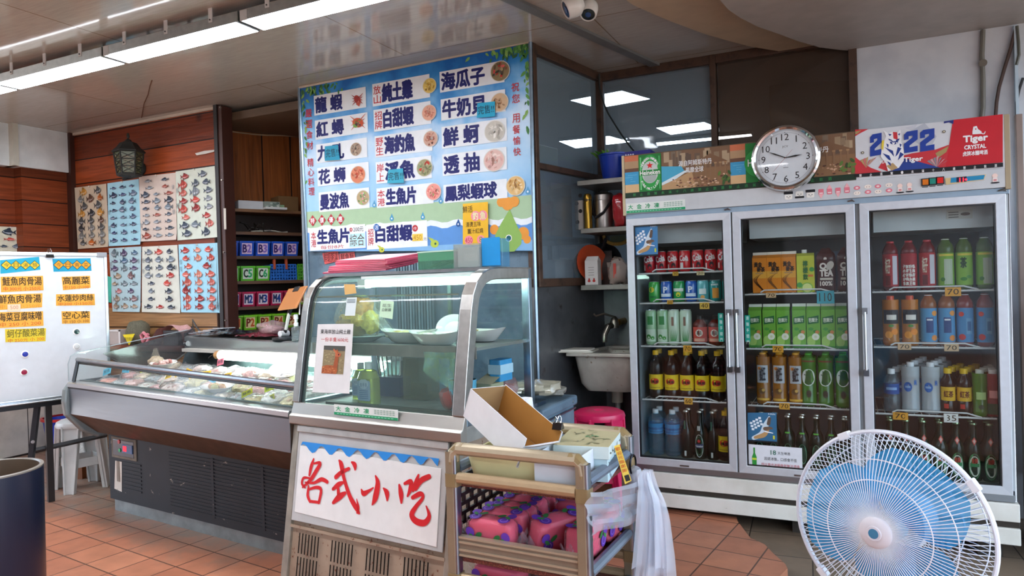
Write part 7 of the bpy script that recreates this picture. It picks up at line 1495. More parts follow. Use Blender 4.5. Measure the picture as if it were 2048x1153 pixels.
# middle door
gold=carton('drink_carton','orange carton of wheat tea','#e0861c','#ece6d8',.036,.218,lambda a,p,w,h:[p.rect(a,(-w,h*.42,w,h*.62),'#e8a838',1),p.text(a,'黃金',(-.026,h*.74,.014,h*.88),'#2a1c10',3,.03),p.text(a,'麥茶',(-.012,h*.60,.028,h*.74),'#2a1c10',3,.03)]+[p.stroke(a,[(.022,h*.05,.004),(.0-.006*i,h*(.22+.03*i),.003),(-.026+.008*i,h*(.38+.035*i),.001)],'#7a4a14',3) for i in range(6)]+[p.rect(a,(-.02,h*.545,.02,h*.575),'#b0885a',2)])
lemon=carton('drink_carton','yellow green lemon drink carton with a white cap','#c8cc3a','#ece6d8',.043,.205,lambda a,p,w,h:[p.text(a,ch,(-.012,h*(.70-.18*k),.010,h*(.86-.18*k)),'#2a6a2a',3,.03) for k,ch in enumerate('檸檬飲')]+[p.disc(a,.006,h*.12,.028,'#8ac04a',1,n=20),p.disc(a,.006,h*.12,.023,'#e0e890',2,n=20),p.disc(a,.030,h*.62,.012,'#3f9a3a',2,n=14),p.disc(a,-.03,h*.2,.014,'#4aa04a',1,n=12),p.rect(a,(.012,h*.42,.036,h*.48),'#e07a2a',2)],flat=True)
qtea=pet('tea_jug','big amber tea bottle with white lettering','#6a1f10',None,'#1c1a1a',.048,.225,lz=(.2,.6),neck=.80,sq=.75,capr=.020,art=lambda a,p,h:[p.text(a,'TEA',(-.030,h*.36,.030,h*.50),'#eee6dc',1,.04),p.text(a,'Q',(-.030,h*.50,.0,h*.66),'#eee6dc',1,.04),p.disc(a,.018,h*.60,.017,'#d8d0c4',1,ry=.024,rot=-.5,n=16),p.disc(a,-.004,h*.76,.008,'#e8e0d4',1,n=10),p.rect(a,(-.030,h*.27,.030,h*.32),'#d8d0c0',1),p.text(a,'100%',(-.030,h*.14,.026,h*.24),'#eee6dc',1,.03),p.rect(a,(-.034,h*.72,.034,h*.74),'#3a0f08',1)])
row(1,0,1.205,[(gold,'orange carton of wheat tea',x,.036) for x in (-.432,-.359,-.286)]+[(lemon,'yellow green lemon carton, white cap',-.207,.043),(qtea,'big amber tea bottle, white lettering',-.108,.048),(qtea,'big amber tea bottle, white lettering',-.010,.040)])
pear=carton('drink_carton','green pear juice carton','#6fae3a','#e4e8dc',.033,.232,lambda a,p,w,h:[p.poly(a,[(-w*.8,h*.80),(w*.8,h*.86),(w*.8,h*.66),(-w*.8,h*.62)],'#1f6a34',1),p.text(a,'芭樂汁',(-w*.65,h*.68,w*.65,h*.79),'#e8f0d8',3,.02,rot=.06),p.disc(a,.012,h*.44,.014,'#3f8a34',1,ry=.008,n=10),p.disc(a,-.012,h*.50,.013,'#4a9a3a',1,ry=.008,n=10),p.disc(a,.010,h*.30,.018,'#eef0dc',2,n=16),p.disc(a,.010,h*.30,.007,'#d8e0b0',3,n=10),p.disc(a,-.012,h*.18,.020,'#a8d068',1,ry=.028,n=16),p.rect(a,(-w,0,w,h*.06),'#3f8a34',1),p.disc(a,.018,h*.42,.010,'#d88a4a',1,n=10)])
row(1,1,.913,[(pear,'green pear juice carton',x,.033) for x in (-.462,-.390,-.321,-.243,-.173,-.104,-.035)])
ytea=pet('tea_bottle','yellow tea bottle with a grey white label','#c8861c',None,'#e8a81c',.037,.276,lz=(.1,.9),neck=.78,lm='juice',art=lambda a,w,h:[w.rect(a,(-.03,h*.42,.03,h*.76),'#b9c0c6',1),w.text(a,'麥之王',(-.012,h*.46,.014,h*.73),'#2a2c30',3,.03),w.disc(a,-.014,h*.70,.009,'#e08a2a',3,n=10),w.disc(a,-.004,h*.26,.018,'#6a4a20',2,ry=.016,n=14),w.disc(a,.004,h*.28,.008,'#c8a050',3,n=10),w.rect(a,(-.036,h*.08,.036,h*.12),'#e0b040',1)])
gtea=pet('tea_bottle','green tea bottle with a white panel','#5aa83a',None,'#4fb83c',.039,.276,lz=(.1,.9),neck=.78,lm='juice',art=lambda a,w,h:[w.disc(a,0,h*.55,.034,'#dfe6e0',1,ry=h*.16,n=24),w.text(a,'綠之王',(-.012,h*.42,.012,h*.68),'#2a5a2c',3,.03),w.disc(a,-.018,h*.60,.003,'#202020',3,n=7),w.disc(a,.0,h*.24,.012,'#3a3a2c',2,ry=.02,n=12),w.rect(a,(-.036,h*.84,.036,h*.87),'#7a3a20',1)])
row(1,2,.608,[(ytea,'yellow tea bottle with grey label',-.432,.037),(ytea,'yellow tea bottle with grey label',-.350,.037),(ytea,'yellow tea bottle with grey label',-.268,.037),(gtea,'green tea bottle with white panel',-.206,.039),(gtea,'green tea bottle with white panel',-.123,.039),(gtea,'green tea bottle with white panel',-.041,.039)],1)
gb=beer('beer_bottle','green beer bottle with a pale oval label','#12402a',lambda a,w,h:[w.disc(a,0,h*.26,.022,'#5a8a6a',1,ry=h*.2,n=20),w.disc(a,0,h*.26,.017,'#16402a',2,ry=h*.15,n=18),w.rect(a,(-.012,h*.66,.012,h*.69),'#6ac04a',1)])
row(1,4,FLZ,[(gb,'green beer bottle with pale label',x,.032) for x in (-.455,-.385,-.315,-.245,-.175,-.105,-.040)],1)
# right door
redt=pet('tea_bottle','red drink bottle with red cap','#9a1c20','#b02228','#c01c28',.036,.245,lz=(.08,.74),neck=.78,art=lambda a,w,h:[w.rect(a,(.006,h*.12,.030,h*.70),'#d0ccd4',1),w.text(a,'梅子',(-.026,h*.35,-.004,h*.65),'#e8d8c0',3,.02),w.rect(a,(-.026,h*.1,-.004,h*.3),'#6a1014',2)])
redw=pet('tea_bottle','red bottle covered with white scribble lettering','#9a1c20','#a82028','#c01c28',.036,.245,lz=(.08,.74),neck=.78,art=lambda a,w,h:[w.text(a,ch,(-.03+.014*(i % 4),h*(.1+.085*(i//4)),-.018+.014*(i % 4),h*(.17+.085*(i//4))),'#ece4dc',2,.03,rot=rr.uniform(-.4,.4),res=1) for i,ch in enumerate('茶裏王梅好喝冰鎮紅茶酸甜水果王梅子飲料甜')])
grn=pet('tea_bottle','green tea bottle with a white cap','#6a8a2a','#7cae34','#e4e6e2',.036,.245,lz=(.04,.72),neck=.80,art=lambda a,w,h:[w.rect(a,(-.012,h*.1,.026,h*.6),'#b8c4a8',1),w.rect(a,(-.034,h*.66,.034,h*.70),'#e0d04a',1),w.disc(a,-.018,h*.2,.01,'#3f7a2a',2,n=10)])
grn2=pet('tea_bottle','green tea bottle with leaf picture and a white cap','#6a8a2a','#86b83a','#e4e6e2',.036,.245,lz=(.04,.72),neck=.80,art=lambda a,w,h:[w.text(a,'茶',(-.02,h*.42,.004,h*.62),'#1f4a1c',2,.03),w.rect(a,(-.034,h*.66,.034,h*.70),'#e0d04a',1),w.disc(a,-.008,h*.2,.014,'#3f8a2a',2,ry=.009,n=10),w.disc(a,.014,h*.24,.012,'#5aa03a',2,ry=.008,n=10)])
row(2,0,1.205,[(redt,'red drink bottle with red cap',.187,.036),(redw,'red bottle with white scribble lettering',.268,.036),(redt,'red drink bottle with red cap',.347,.036),(grn,'green tea bottle with white cap',.424,.036),(grn2,'green tea bottle with leaf picture',.500,.036),(grn,'green tea bottle with white cap',.583,.036)])
oran=pet('juice_bottle','orange juice bottle with a dark label and red cap','#e89a1c',None,'#e0542c',.038,.248,lz=(.1,.9),neck=.72,art=lambda a,w,h:[w.rect(a,(-.038,h*.44,.038,h*.72),'#1c1c20',1),w.rect(a,(-.02,h*.52,.024,h*.62),'#e8e4d8',2),w.disc(a,-.012,h*.22,.018,'#f0a030',1,n=14),w.disc(a,.016,h*.28,.016,'#e88a18',1,n=14),w.disc(a,.0,h*.40,.012,'#4a8a2a',2,ry=.007,n=10)])
bju=pet('juice_bottle','blue juice bottle with an orange picture','#c8783a','#4f94c4','#e6e8e6',.036,.25,lz=(.06,.74),neck=.80,art=lambda a,w,h:[w.rect(a,(-.016,h*.26,.016,h*.56),'#24407a',1),w.disc(a,.022,h*.64,.013,'#e89a3a',2,n=14),w.disc(a,.020,h*.16,.014,'#e08a30',2,n=14),w.rect(a,(-.012,h*.50,.012,h*.53),'#e8ecf0',2)])
bju2=pet('juice_bottle','blue juice bottle with a red tomato picture','#b8483a','#4a8cc0','#e6e8e6',.036,.25,lz=(.06,.74),neck=.80,art=lambda a,w,h:[w.disc(a,-.018,h*.18,.015,'#c8302a',2,n=14),w.disc(a,-.020,h*.62,.012,'#d8483a',2,n=12),w.rect(a,(.0,h*.24,.024,h*.54),'#6aa4cc',1),w.rect(a,(.004,h*.30,.020,h*.48),'#3a6a9a',2)])
row(2,1,.930,[(oran,'orange juice bottle with dark label',.182,.038),(oran,'orange juice bottle with dark label',.267,.038),(bju,'blue juice bottle with orange picture',.347,.036),(bju,'blue juice bottle with orange picture',.422,.036),(bju2,'blue juice bottle with tomato picture',.498,.036),(bju2,'blue juice bottle with tomato picture',.580,.036)])
wat2=pet('water_bottle','clear bottle with a blue label and white cap','#c0d4dc','#24549a','#e4e8ea',.036,.215,lz=(.42,.66),neck=.70,lm='pet',art=lambda a,w,h:[w.rect(a,(-.024,h*.52,.024,h*.58),'#8ab0dc',2)])
milk=pet('sports_bottle','white sports drink bottle with a blue badge','#dfe8ec',None,'#e8ecee',.041,.250,lz=(.1,.9),neck=.72,lm='juice',art=lambda a,w,h:[w.disc(a,-.014,h*.52,.019,'#2a6ab8',1,ry=.024,n=20),w.rect(a,(-.026,h*.50,-.002,h*.54),'#8ab4e0',2),w.text(a,'純',(.014,h*.56,.026,h*.66),'#2a6ab8',2,.02)]+[w.disc(a,rr.uniform(-.03,.03),h*rr.uniform(.05,.36),.0016,'#8aa4c0',1,n=6) for _ in range(16)])
minis=pet('tea_bottle','small brown tea bottle with yellow label and cap','#4a2a1a','#e0b430','#e8c028',.031,.225,lz=(.30,.60),neck=.68,lm='beerglass',art=lambda a,w,h:[w.text(a,'紅茶',(-.02,h*.38,.02,h*.52),'#6a2a14',2,.02),w.rect(a,(-.02,h*.14,.0,h*.24),'#b8342a',1)])
gj=pet('tea_bottle','small green bottle with a pale cap','#6aa832',None,'#dfe4d8',.033,.222,lz=(.1,.9),neck=.66,art=lambda a,w,h:[w.rect(a,(-.02,h*.36,.02,h*.52),'#b8d88a',1),w.disc(a,.0,h*.2,.012,'#3a4a2a',1,n=10)])
rj=pet('tea_bottle','small red bottle with a pale cap','#c02c34',None,'#e0dcd8',.033,.222,lz=(.1,.9),neck=.66,art=lambda a,w,h:[w.rect(a,(-.02,h*.40,.02,h*.56),'#e89a94',1),w.rect(a,(-.032,h*.05,.032,h*.28),'#2a4a2a',1)])
row(2,2,.597,[(wat2,'clear bottle with blue label',.178,.036),(milk,'white bottle with blue badge',.262,.041),(milk,'white bottle with blue badge',.349,.041),(minis,'small brown bottle with yellow cap',.420,.031),(minis,'small brown bottle with yellow cap',.487,.031),(gj,'small green bottle with pale cap',.551,.031)],3)
GRP='drinks on the third shelf of the right cooler door'
for k in range(3):place(rj,.604+.006*k,FY+.118+k*.072,.5975,'small red bottle with a pale cap, seventh from left, third shelf, right door%s' % ('',', second row',', third row')[k])
taiw=beer('beer_bottle','green beer bottle with red neck label and pale body label','#1c4a30',lambda a,w,h:[w.disc(a,0,h*.26,.026,'#3f8a54',1,ry=h*.22,n=24),w.disc(a,0,h*.26,.022,'#c8d4c0',2,ry=h*.18,n=22),w.rect(a,(-.018,h*.25,.018,h*.31),'#3f8a54',3),w.text(a,'金牌',(-.012,h*.31,.012,h*.40),'#c04838',4,.02),w.poly(a,[(-.010,h*.70),(.0,h*.62),(.010,h*.70),(0,h*.77)],'#d8584a',1),w.poly(a,[(-.006,h*.70),(.0,h*.65),(.006,h*.70),(0,h*.74)],'#e8c0b8',2)],h=.275,r=.033,cap='#9ab08a')
row(2,4,FLZ,[(taiw,'green beer bottle, red neck label',x,.033) for x in (.166,.237,.310,.382,.450,.520,.586)],1)
b=Mesh();b.box(-.165,-.03,FY+.30,FY+.48,1.206,1.42,'#7a94b0','tint');tag(b.build('clear_tub',None),'pale blue tub behind the big tea bottles in the middle cooler door','tub')
# ------------------------------------------------------------------ wash corner left of the cooler
t=thing('steel_rack','steel wall rack with three shelves between the window and the cooler','shelf',TR(-1.32,4.45,1.27))
RZ0=[1.270,1.628,1.930];RZ=[z+.002 for z in RZ0]
for z,x0 in zip(RZ0,(-1.53,-1.52,-1.535)):
  b=Mesh();b.box(x0,-1.15,4.20,4.565,z-.03,z,'#8a8780','dull');b.build('shelf_board',t,.002)
b=Mesh();b.box(-1.53,-1.51,4.54,4.565,1.24,1.95,'#6a6862','dull');b.box(-1.18,-1.16,4.54,4.565,1.24,1.95,'#6a6862','dull');b.build('upright',t)
q=lambda px,py,Y:at_y(px,py,Y)
# blue bucket planter, box on the cooler's corner
p0=q(1222,345,4.34);M=TR(p0.x+.02,4.36,RZ[2]);t=thing('bucket','royal blue bucket with green leaves on the top of the steel rack','bucket',M);r=.098
b=Mesh(M);b.lathe([(0,0),(r*.78,0),(r,.155),(r*1.04,.158),(r*1.04,.168),(r*.97,.168),(r*.75,.006),(0,.006)],28,'#1438a8','plastic');b.build('body',t)
b=Mesh(M);rr=random.Random(2)
for i in range(16):a=rr.uniform(0,2*PI);rad_=rr.uniform(.0,.06);x,y=rad_*math.cos(a)-.05,rad_*math.sin(a);b.add([(x,y,.15),(x+.03*math.cos(a),y+.03*math.sin(a),.18),(x+.05*math.cos(a),y+.05*math.sin(a),.192),(x+.02*math.cos(a+.8),y+.03*math.sin(a+.8),.185)],[(0,1,2,3)],rr.choice(['#4a8a2c','#6aa83a','#3a7024']),'plastic')
b.build('leaves',t)
M=TR(-1.155+.03,4.2,RZ[2]+.0);p0=q(1248,304,4.18);p1=q(1300,303,4.18);M=TR((p0.x+p1.x)/2,4.27,2.001);t=thing('carton_box','dark blue violet box with numbers behind the left end of the beach banner','box',M)
b=Mesh(M);w=(p1.x-p0.x)/2;h=p0.z-2.001;b.box(-w,w,-.08,.08,0,max(.05,h),'#2c2a80','print','#4a3a90');b.build('body',t)
a=Mesh();pl=Plane(M @ Vector((0,-.0805,0)),ZX);pl.text(a,'3000',(-w*.95,.012,-w*.25,max(.05,h)*.8),'#d8d8ec',1,.02);pl.rect(a,(-w*.1,max(.05,h)*.5,w*.8,max(.05,h)*.62),'#8a88c8',1);a.build('lettering',t)
# vessels on the middle shelf
def vessel(px,py0,z,Y,r,c,label,name,cat,m='steelv',cap=None,handle=False):
  p=q(px,py0,Y);h=p.z-z;M=TR(p.x,Y,z);t=thing(name,label,cat,M);b=Mesh(M);b.lathe([(0,0),(r*.97,0),(r,.01),(r,h*.74),(r*.97,h*.76),(r*.97,h*.78),(r,h*.79),(r*.98,h*.93),(r*.8,h*.985),(r*.6,h),(0,h)],30,c,m);b.build('body',t)
  if cap:b=Mesh(M);b.lathe([(r*1.01,h*.80),(r*1.01,h*.83)],30,cap,'plastic');b.build('band',t)
  if handle:b=Mesh(M);b.tube([(-r*1.03,0,h*.82),(-r*1.03,-r*.55,h*.42),(-r*.55,-r*1.1,h*.30),(r*.3,-r*1.12,h*.42),(r*.95,-r*.55,h*.72),(r*1.03,0,h*.82)],.009,8,'#16161a','plastic');b.tube([(-r*.5,0,h),(0,0,h+.012),(r*.5,0,h)],.008,6,'#3a3a3c','plastic');b.build('handle',t)
  return t
vessel(1207,386,RZ[1],4.33,.062,'#a8a09a','big stainless insulated pot with a black carrying handle on the steel rack','insulated_pot','pot',handle=True)
vessel(1175,388,RZ[1],4.27,.026,'#b08838','slim gold vacuum flask on the steel rack','vacuum_flask','flask','metal','#3a2c14')
b=Mesh();p=q(1160,402,4.33);b.rbox(p.x-.028,p.x+.03,4.30,4.36,RZ[1],p.z,.01,'#c8c0b4','print');pl=Plane((0,4.2995,0),ZX)
for u,v in ((-.01,.05),(.012,.12),(-.012,.17),(.014,.22)):pl.disc(b,p.x+u,RZ[1]+v,.013,'#1c1a1a',1,n=14)
tag(b.build('spotted_box',None,.003),'pale packet with black spots behind the gold flask','packet')
b=Mesh();p=q(1240,388,4.30);hh=p.z-RZ[1];b.blob((p.x,4.30,RZ[1]+hh*.5),.045,.05,hh*.5,'#b8202a','gloss',14,12,.2,.55,3);tag(b.build('red_bag',None),'red plastic bag at the end of the steel rack by the cooler','bag')
# lower shelf
b=Mesh();p=q(1186,515,4.26);w=.042;hh=q(1186,513,4.25).z-RZ[0];b.box(p.x-w,p.x+w,4.22,4.29,RZ[0],RZ[0]+hh*.84,'#dcd8d2','paper');b.add([(p.x-w,4.22,RZ[0]+hh*.84),(p.x+w,4.22,RZ[0]+hh*.84),(p.x+w*.9,4.255,RZ[0]+hh),(p.x-w*.9,4.255,RZ[0]+hh),(p.x+w,4.29,RZ[0]+hh*.84),(p.x-w,4.29,RZ[0]+hh*.84)],[(0,1,2,3),(3,2,4,5)],'#e4e0da','paper');pl=Plane((0,4.2195,0),ZX)
for k in range(4):pl.rect(b,(p.x-.02,RZ[0]+.06+.016*k,p.x+.018,RZ[0]+.063+.016*k),'#8a8078',1)
for u in (-.016,.016):pl.disc(b,p.x+u,RZ[0]+.025,.010,'#c03028',1,n=12,ry=.008);pl.rect(b,(p.x+u-.004,RZ[0]+.03,p.x+u+.006,RZ[0]+.042),'#a82820',2)
tag(b.build('takeaway_carton',None),'white cardboard carton with red marks on the lower rack shelf','carton')
b=Mesh();p=q(1165,515,4.36);b.lathe([(0,0),(.03,.004),(.11,.02),(.125,.05),(.12,.05),(.03,.01),(0,.008)],28,'#c8502c','plastic',(p.x+.035,4.37,RZ[0]+.13),axis=(.75,-.5,.15));tag(b.build('orange_tray',None),'orange round tray standing on edge at the left of the lower rack shelf','tray')
b=Mesh();b.lathe([(0,0),(.03,.004),(.10,.02),(.112,.05),(.108,.05),(.03,.01),(0,.008)],28,'#2f6a34','plastic',(p.x-.02,4.42,RZ[0]+.115),axis=(.75,-.5,.1));tag(b.build('green_tray',None),'green round tray behind the orange one on the lower rack shelf','tray')
b=Mesh();b.lathe([(0,0),(.05,.004),(.12,.035),(.13,.06),(.125,.06),(.05,.012),(0,.012)],28,'#1a1a1c','dull',(q(1200,500,4.44).x,4.53,RZ[0]+.14),axis=(.1,-.95,.1));b.tube([(q(1200,480,4.42).x,4.44,RZ[0]+.22),(q(1210,460,4.40).x,4.42,RZ[0]+.30)],.012,8,'#17171a','plastic');tag(b.build('wok',None),'black pan leaning on the wall behind the white carton','pan')
b=Mesh();p=q(1214,520,4.40);b.add([(p.x-.05,4.38,RZ[0]),(p.x+.05,4.36,RZ[0]),(p.x+.02,4.44,RZ[0]+.22),(p.x-.07,4.46,RZ[0]+.22)],[(0,1,2,3)],'#5a5654','dull');b.add([(p.x-.05,4.384,RZ[0]),(p.x+.05,4.364,RZ[0]),(p.x+.02,4.444,RZ[0]+.22),(p.x-.07,4.464,RZ[0]+.22)],[(3,2,1,0)],'#5a5654','dull');tag(b.build('chopping_board',None),'grey board leaning behind the white carton','board')
b=Mesh();p=q(1234,535,4.27);b.blob((p.x,4.28,RZ[0]+.08),.062,.055,.085,'#d8c8bc','bag',16,12,.3,.8,6);b.blob((p.x-.01,4.275,RZ[0]+.05),.04,.035,.04,'#b8a08a','food',12,8,.3,.9,2);b.box(p.x-.01,p.x+.008,4.222,4.225,RZ[0]+.04,RZ[0]+.13,'#c0483a','print');tag(b.build('snack_bag',None),'clear bag with a red stripe on the lower rack shelf by the cooler','bag')
b=Mesh();p=q(1232,470,4.42);b.tube([(p.x+.09*math.cos(t_),4.44,p.z+.06*math.sin(t_)) for t_ in [PI+PI*i/10 for i in range(11)]],.012,8,'#b09048','paint');tag(b.build('bamboo_hoop',None),'curved bamboo hoop hanging above the lower rack shelf','hoop')
p0,p1=q(1217,436+10,4.54),q(1248,505,4.54);b=Mesh();b.box(p0.x,p1.x+.02,4.54,4.562,p1.z+.05,p0.z,'#8fa0a0','paint');b.box(p0.x+.01,p1.x+.01,4.536,4.54,p1.z+.06,p1.z+.11,'#8a9a80','print');tag(b.build('wall_switch_panel',None),'pale panel on the wall behind the lower rack shelf','panel')
# sink with tap
SY0,SY1=3.99,4.50;sx0,sx1=q(1128,706,SY0).x+.02,-1.145;SZ_=q(1200,708,SY0).z
def skew(b):
  for v in b.V:v.x += .215*(v.y-SY0)*max(0,(sx1-v.x)/(sx1-sx0))     # left edge follows the slanting side wall
t=thing('sink','wall sink of worn steel with a tap, left of the cooler','sink',TR((sx0+sx1)/2,4.25,SZ_-.24))
b=Mesh();W0,W1=.035,.02;b.box(sx0-.008,sx1,SY0,SY0+.05,SZ_-.02,SZ_,'#b8b4aa','sinkmetal');b.box(sx0-.008,sx1,SY1-.06,SY1+.07,SZ_-.02,SZ_,'#b8b4aa','sinkmetal');b.box(sx0-.008,sx0+.03,SY0+.05,SY1-.06,SZ_-.02,SZ_,'#b8b4aa','sinkmetal');skew(b);b.build('rim',t,.004)
b=Mesh();n=8;bx0,bx1,by0,by1=sx0+.02,sx1-.004,SY0+.02,SY1-.05;R1=rrect(bx0,bx1,by0,by1,.04,5);R2=rrect(bx0+.02,bx1-.004,by0+.02,by1-.02,.06,5);R3=rrect(bx0+.05,bx1-.03,by0+.05,by1-.05,.05,5);N=len(R1)
V=[(x,y,SZ_-.01) for x,y in R1]+[(x,y,SZ_-.19) for x,y in R2]+[(x,y,SZ_-.235) for x,y in R3];b.add(V,[(k*N+i,(k+1)*N+i,(k+1)*N+(i+1) % N,k*N+(i+1) % N) for k in (0,1) for i in range(N)],'#b8b2a6','sinkmetal',True);b.add(V,[tuple(range(2*N,3*N))],'#a09a8e','sinkmetal');skew(b);b.build('basin',t)
b=Mesh();p=q(1222,700,4.42);tx=p.x;b.cyl((tx+.05,4.568,SZ_+.16),(tx+.03,4.50,SZ_+.155),.022,c='#b8a070',m='metal');b.lathe([(0,0),(.028,.0),(.03,.03),(.022,.06),(.012,.075),(0,.078)],18,'#9a9488','metal',(tx+.01,4.48,SZ_+.12));b.tube([(tx+.01,4.48,SZ_+.14),(tx-.02,4.43,SZ_+.13),(tx-.035,4.40,SZ_+.08),(tx-.035,4.395,SZ_+.03)],[.02,.022,.02,.016],10,'#9a9488','metal');tp=b.build('tap',t)
b=Mesh();b.tube([(tx+.01,4.48,SZ_+.19),(tx-.05,4.45,SZ_+.215),(tx-.10,4.43,SZ_+.20),(tx-.115,4.43,SZ_+.215)],.007,8,'#b8b4a8','metal');b.build('lever',tp)
b=Mesh();dx=q(1235,800,4.25).x;b.cyl((dx,4.25,SZ_-.235),(dx,4.25,SZ_-.33),.035,c='#b8b0a0',m='plastic');b.tube([(dx,4.25,SZ_-.32),(dx+.01,4.25,SZ_-.5),(dx+.01,4.25,.0)],.016,10,'#8a8c8a','plastic');b.build('drain_pipe',t)
b=Mesh();b.box(sx0+.14,sx0+.17,4.50,4.565,.3,SZ_-.02,'#6a6862','dull');b.box(sx1-.05,sx1-.02,4.50,4.565,.3,SZ_-.02,'#6a6862','dull');b.build('wall_bracket',t)
b=Mesh();b.M=TR(q(1148,702,4.05).x,4.10,SZ_+.001,.1);b.rbox(-.13,.12,-.09,.10,0,.008,.02,'#cfcabc','plastic');b.rbox(-.11,.10,-.07,.08,.008,.016,.02,'#dcd8cc','plastic');tag(b.build('white_tray',None),'flat white tray lying on the left rim of the sink','tray')
b=Mesh();sx=q(1185,660,4.50).x;b.lathe([(0,0),(.035,0),(.036,.10),(.025,.12),(.02,.19),(0,.19)],18,'#a8b4b4','pet',(sx,4.52,SZ_));b.lathe([(0,.005),(.031,.005),(.031,.06),(0,.06)],16,'#b88a88','juice',(sx,4.52,SZ_));b.lathe([(.022,.17),(.022,.2),(0,.2)],14,'#a86a5a','plastic',(sx,4.52,SZ_));tag(b.build('soap_bottle',None),'clear soap bottle behind the sink by the pipe','bottle')
b=Mesh(); 
for px in (1178,1183):b.tube([(q(px,575,4.55).x,4.55,RZ[0]-.03),(q(px,640,4.55).x,4.55,SZ_+.12)],.008,8,'#8c8a84','dull')
tag(b.build('water_pipe',None),'twin grey water pipes running down the wall to the sink','pipe')
# steel chest with a bag, pink stool
t=thing('steel_chest','blue grey steel chest freezer behind the snack case','freezer',TR(-1.6,3.2,0));b=Mesh();b.box(-1.93,-1.30,2.99,3.42,0,.66,'#566a7c','bluepanel');b.build('body',t,.01)
b=Mesh();b.box(-1.945,-1.285,2.97,3.435,.66,.71,'#6a8094','bluepanel');b.build('lid',t,.012);b=Mesh();b.cyl((-1.285,3.36,.685),(-1.280,3.36,.685),.006,c='#d8e0e4',m='metal');b.box(-1.289,-1.284,3.0,3.40,.645,.652,'#9ab0c0','metal');b.build('trim',t)
b=Mesh();b.blob((-1.44,3.24,.768),.13,.10,.036,'#b0a894','gloss',22,10,.35,.8,4);b.blob((-1.38,3.32,.745),.07,.06,.026,'#c4beb0','bag',14,8,.4,.8,9);tag(b.build('silver_bag',None),'crumpled silver beige bag lying on the blue steel chest','bag')
b=Mesh();b.rbox(-1.55,-1.34,3.03,3.16,.711,.728,.02,'#1c2c3c','plastic');tag(b.build('dark_tray',None),'dark flat tray under the silver bag on the steel chest','tray')
plastic_stool(TR(q(1198,835,3.72).x,3.72,0,.4),q(1198,824,3.72).z+.01,.145,'#c81f55','bright pink plastic stool in front of the sink')
# seen through the side glass
def kbox(name,label,cat,x0,x1,y0,y1,z0,z1,c,m='paper',art=None):
  b=Mesh(SM);b.box(x0,x1,y0,y1,z0,z1,c,m)
  if art:art(b)
  tag(b.build(name,None,.003),label,cat)
b=Mesh(SM);b.box(.10,.82,.06,.46,1.555,1.585,'#5a5c5c','dull');b.box(.10,.82,.06,.46,1.265,1.295,'#5a5c5c','dull'); 
for x,y in ((.115,.43),(.80,.43),(.115,.08),(.80,.08)):b.box(x-.012,x+.012,y-.012,y+.012,.02,1.585,'#5a5c5c','dull')
tag(b.build('kitchen_shelf',None),'steel kitchen shelf seen through the side glass','shelf')
kbox('cardboard_box','brown cardboard box with dark printing behind the side glass','box',.11,.32,.10,.38,1.586,1.90,'#6a4c32');kbox('cardboard_box','second brown cardboard box deeper behind the side glass','box',.335,.58,.10,.38,1.586,1.93,'#77563a')
kbox('white_crate','white box low behind the side glass','box',.34,.56,.09,.3,1.296,1.44,'#c8ccca','plastic');kbox('food_tub','olive green square tub on the top ledge behind the side glass','tub',.10,.46,.12,.40,2.02,2.16,'#7a7a58','plastic')
b=Mesh(SM @ TR(.46,.2,2.005));b.box(-.46,.36,-.12,.24,-.02,.012,'#3a3c3c','dull');tag(b.build('ledge_board',None),'dark ledge behind the side glass under the olive tub','ledge')
for x,c,lb,m in ((.14,'#3a8a5a','green lidded tub behind the lower side glass','plastic'),(.66,'#2a9aa8','teal round tub behind the lower side glass','plastic')):
  b=Mesh(SM @ TR(x,.22,1.296));b.lathe([(0,0),(.07,0),(.085,.09),(.09,.095),(.09,.11),(0,.115)],24,c,m);tag(b.build('round_tub',None),lb,'tub')
b=Mesh(SM @ TR(.25,.2,1.296));b.lathe([(0,0),(.05,0),(.05,.15),(.03,.19),(.02,.23),(0,.23)],20,'#9ab8c4','pet');b.lathe([(.022,.21),(.022,.24),(0,.24)],14,'#e0e4e4','plastic');tag(b.build('clear_jar',None),'clear bottle standing behind the lower side glass','bottle')
# ------------------------------------------------------------------ serving trolley
CF0=at_z(905,889,.82);CF1=at_z(1166,914,.82);CB1=at_z(1285,862,.82)
TEX=(CF1-CF0);TEX.z=0;TW=TEX.length;ta=math.atan2(TEX.y,TEX.x);TEY=(CB1-CF1);TEY.z=0;TD=TEY.length;tb_=math.atan2(TEY.y,TEY.x)
TRM=Matrix.Translation((CF0.x,CF0.y,0)) @ Matrix.Rotation(ta,4,'Z')
sk_=math.cos(tb_-ta),math.sin(tb_-ta)
def tp(u,v,z):return (u,v,z)
def on_tr(px,py,z):return TRM.inverted() @ at_z(px,py,z)
t=cart=thing('serving_trolley','three-tier serving trolley of bronze and silver aluminium tube','trolley',TRM)
BZ,SLV='#b3a48a','#9aa4b0'
TDv=TD*sk_[1]
def post(u,v):
  b=Mesh(TRM);b.rbox(u-.018,u+.018,v-.016,v+.016,.07,.80,.008,SLV,'metal');b.rbox(u-.0185,u+.010,v-.0175,v-.010,.07,.80,.004,'#94866f','alu');return b
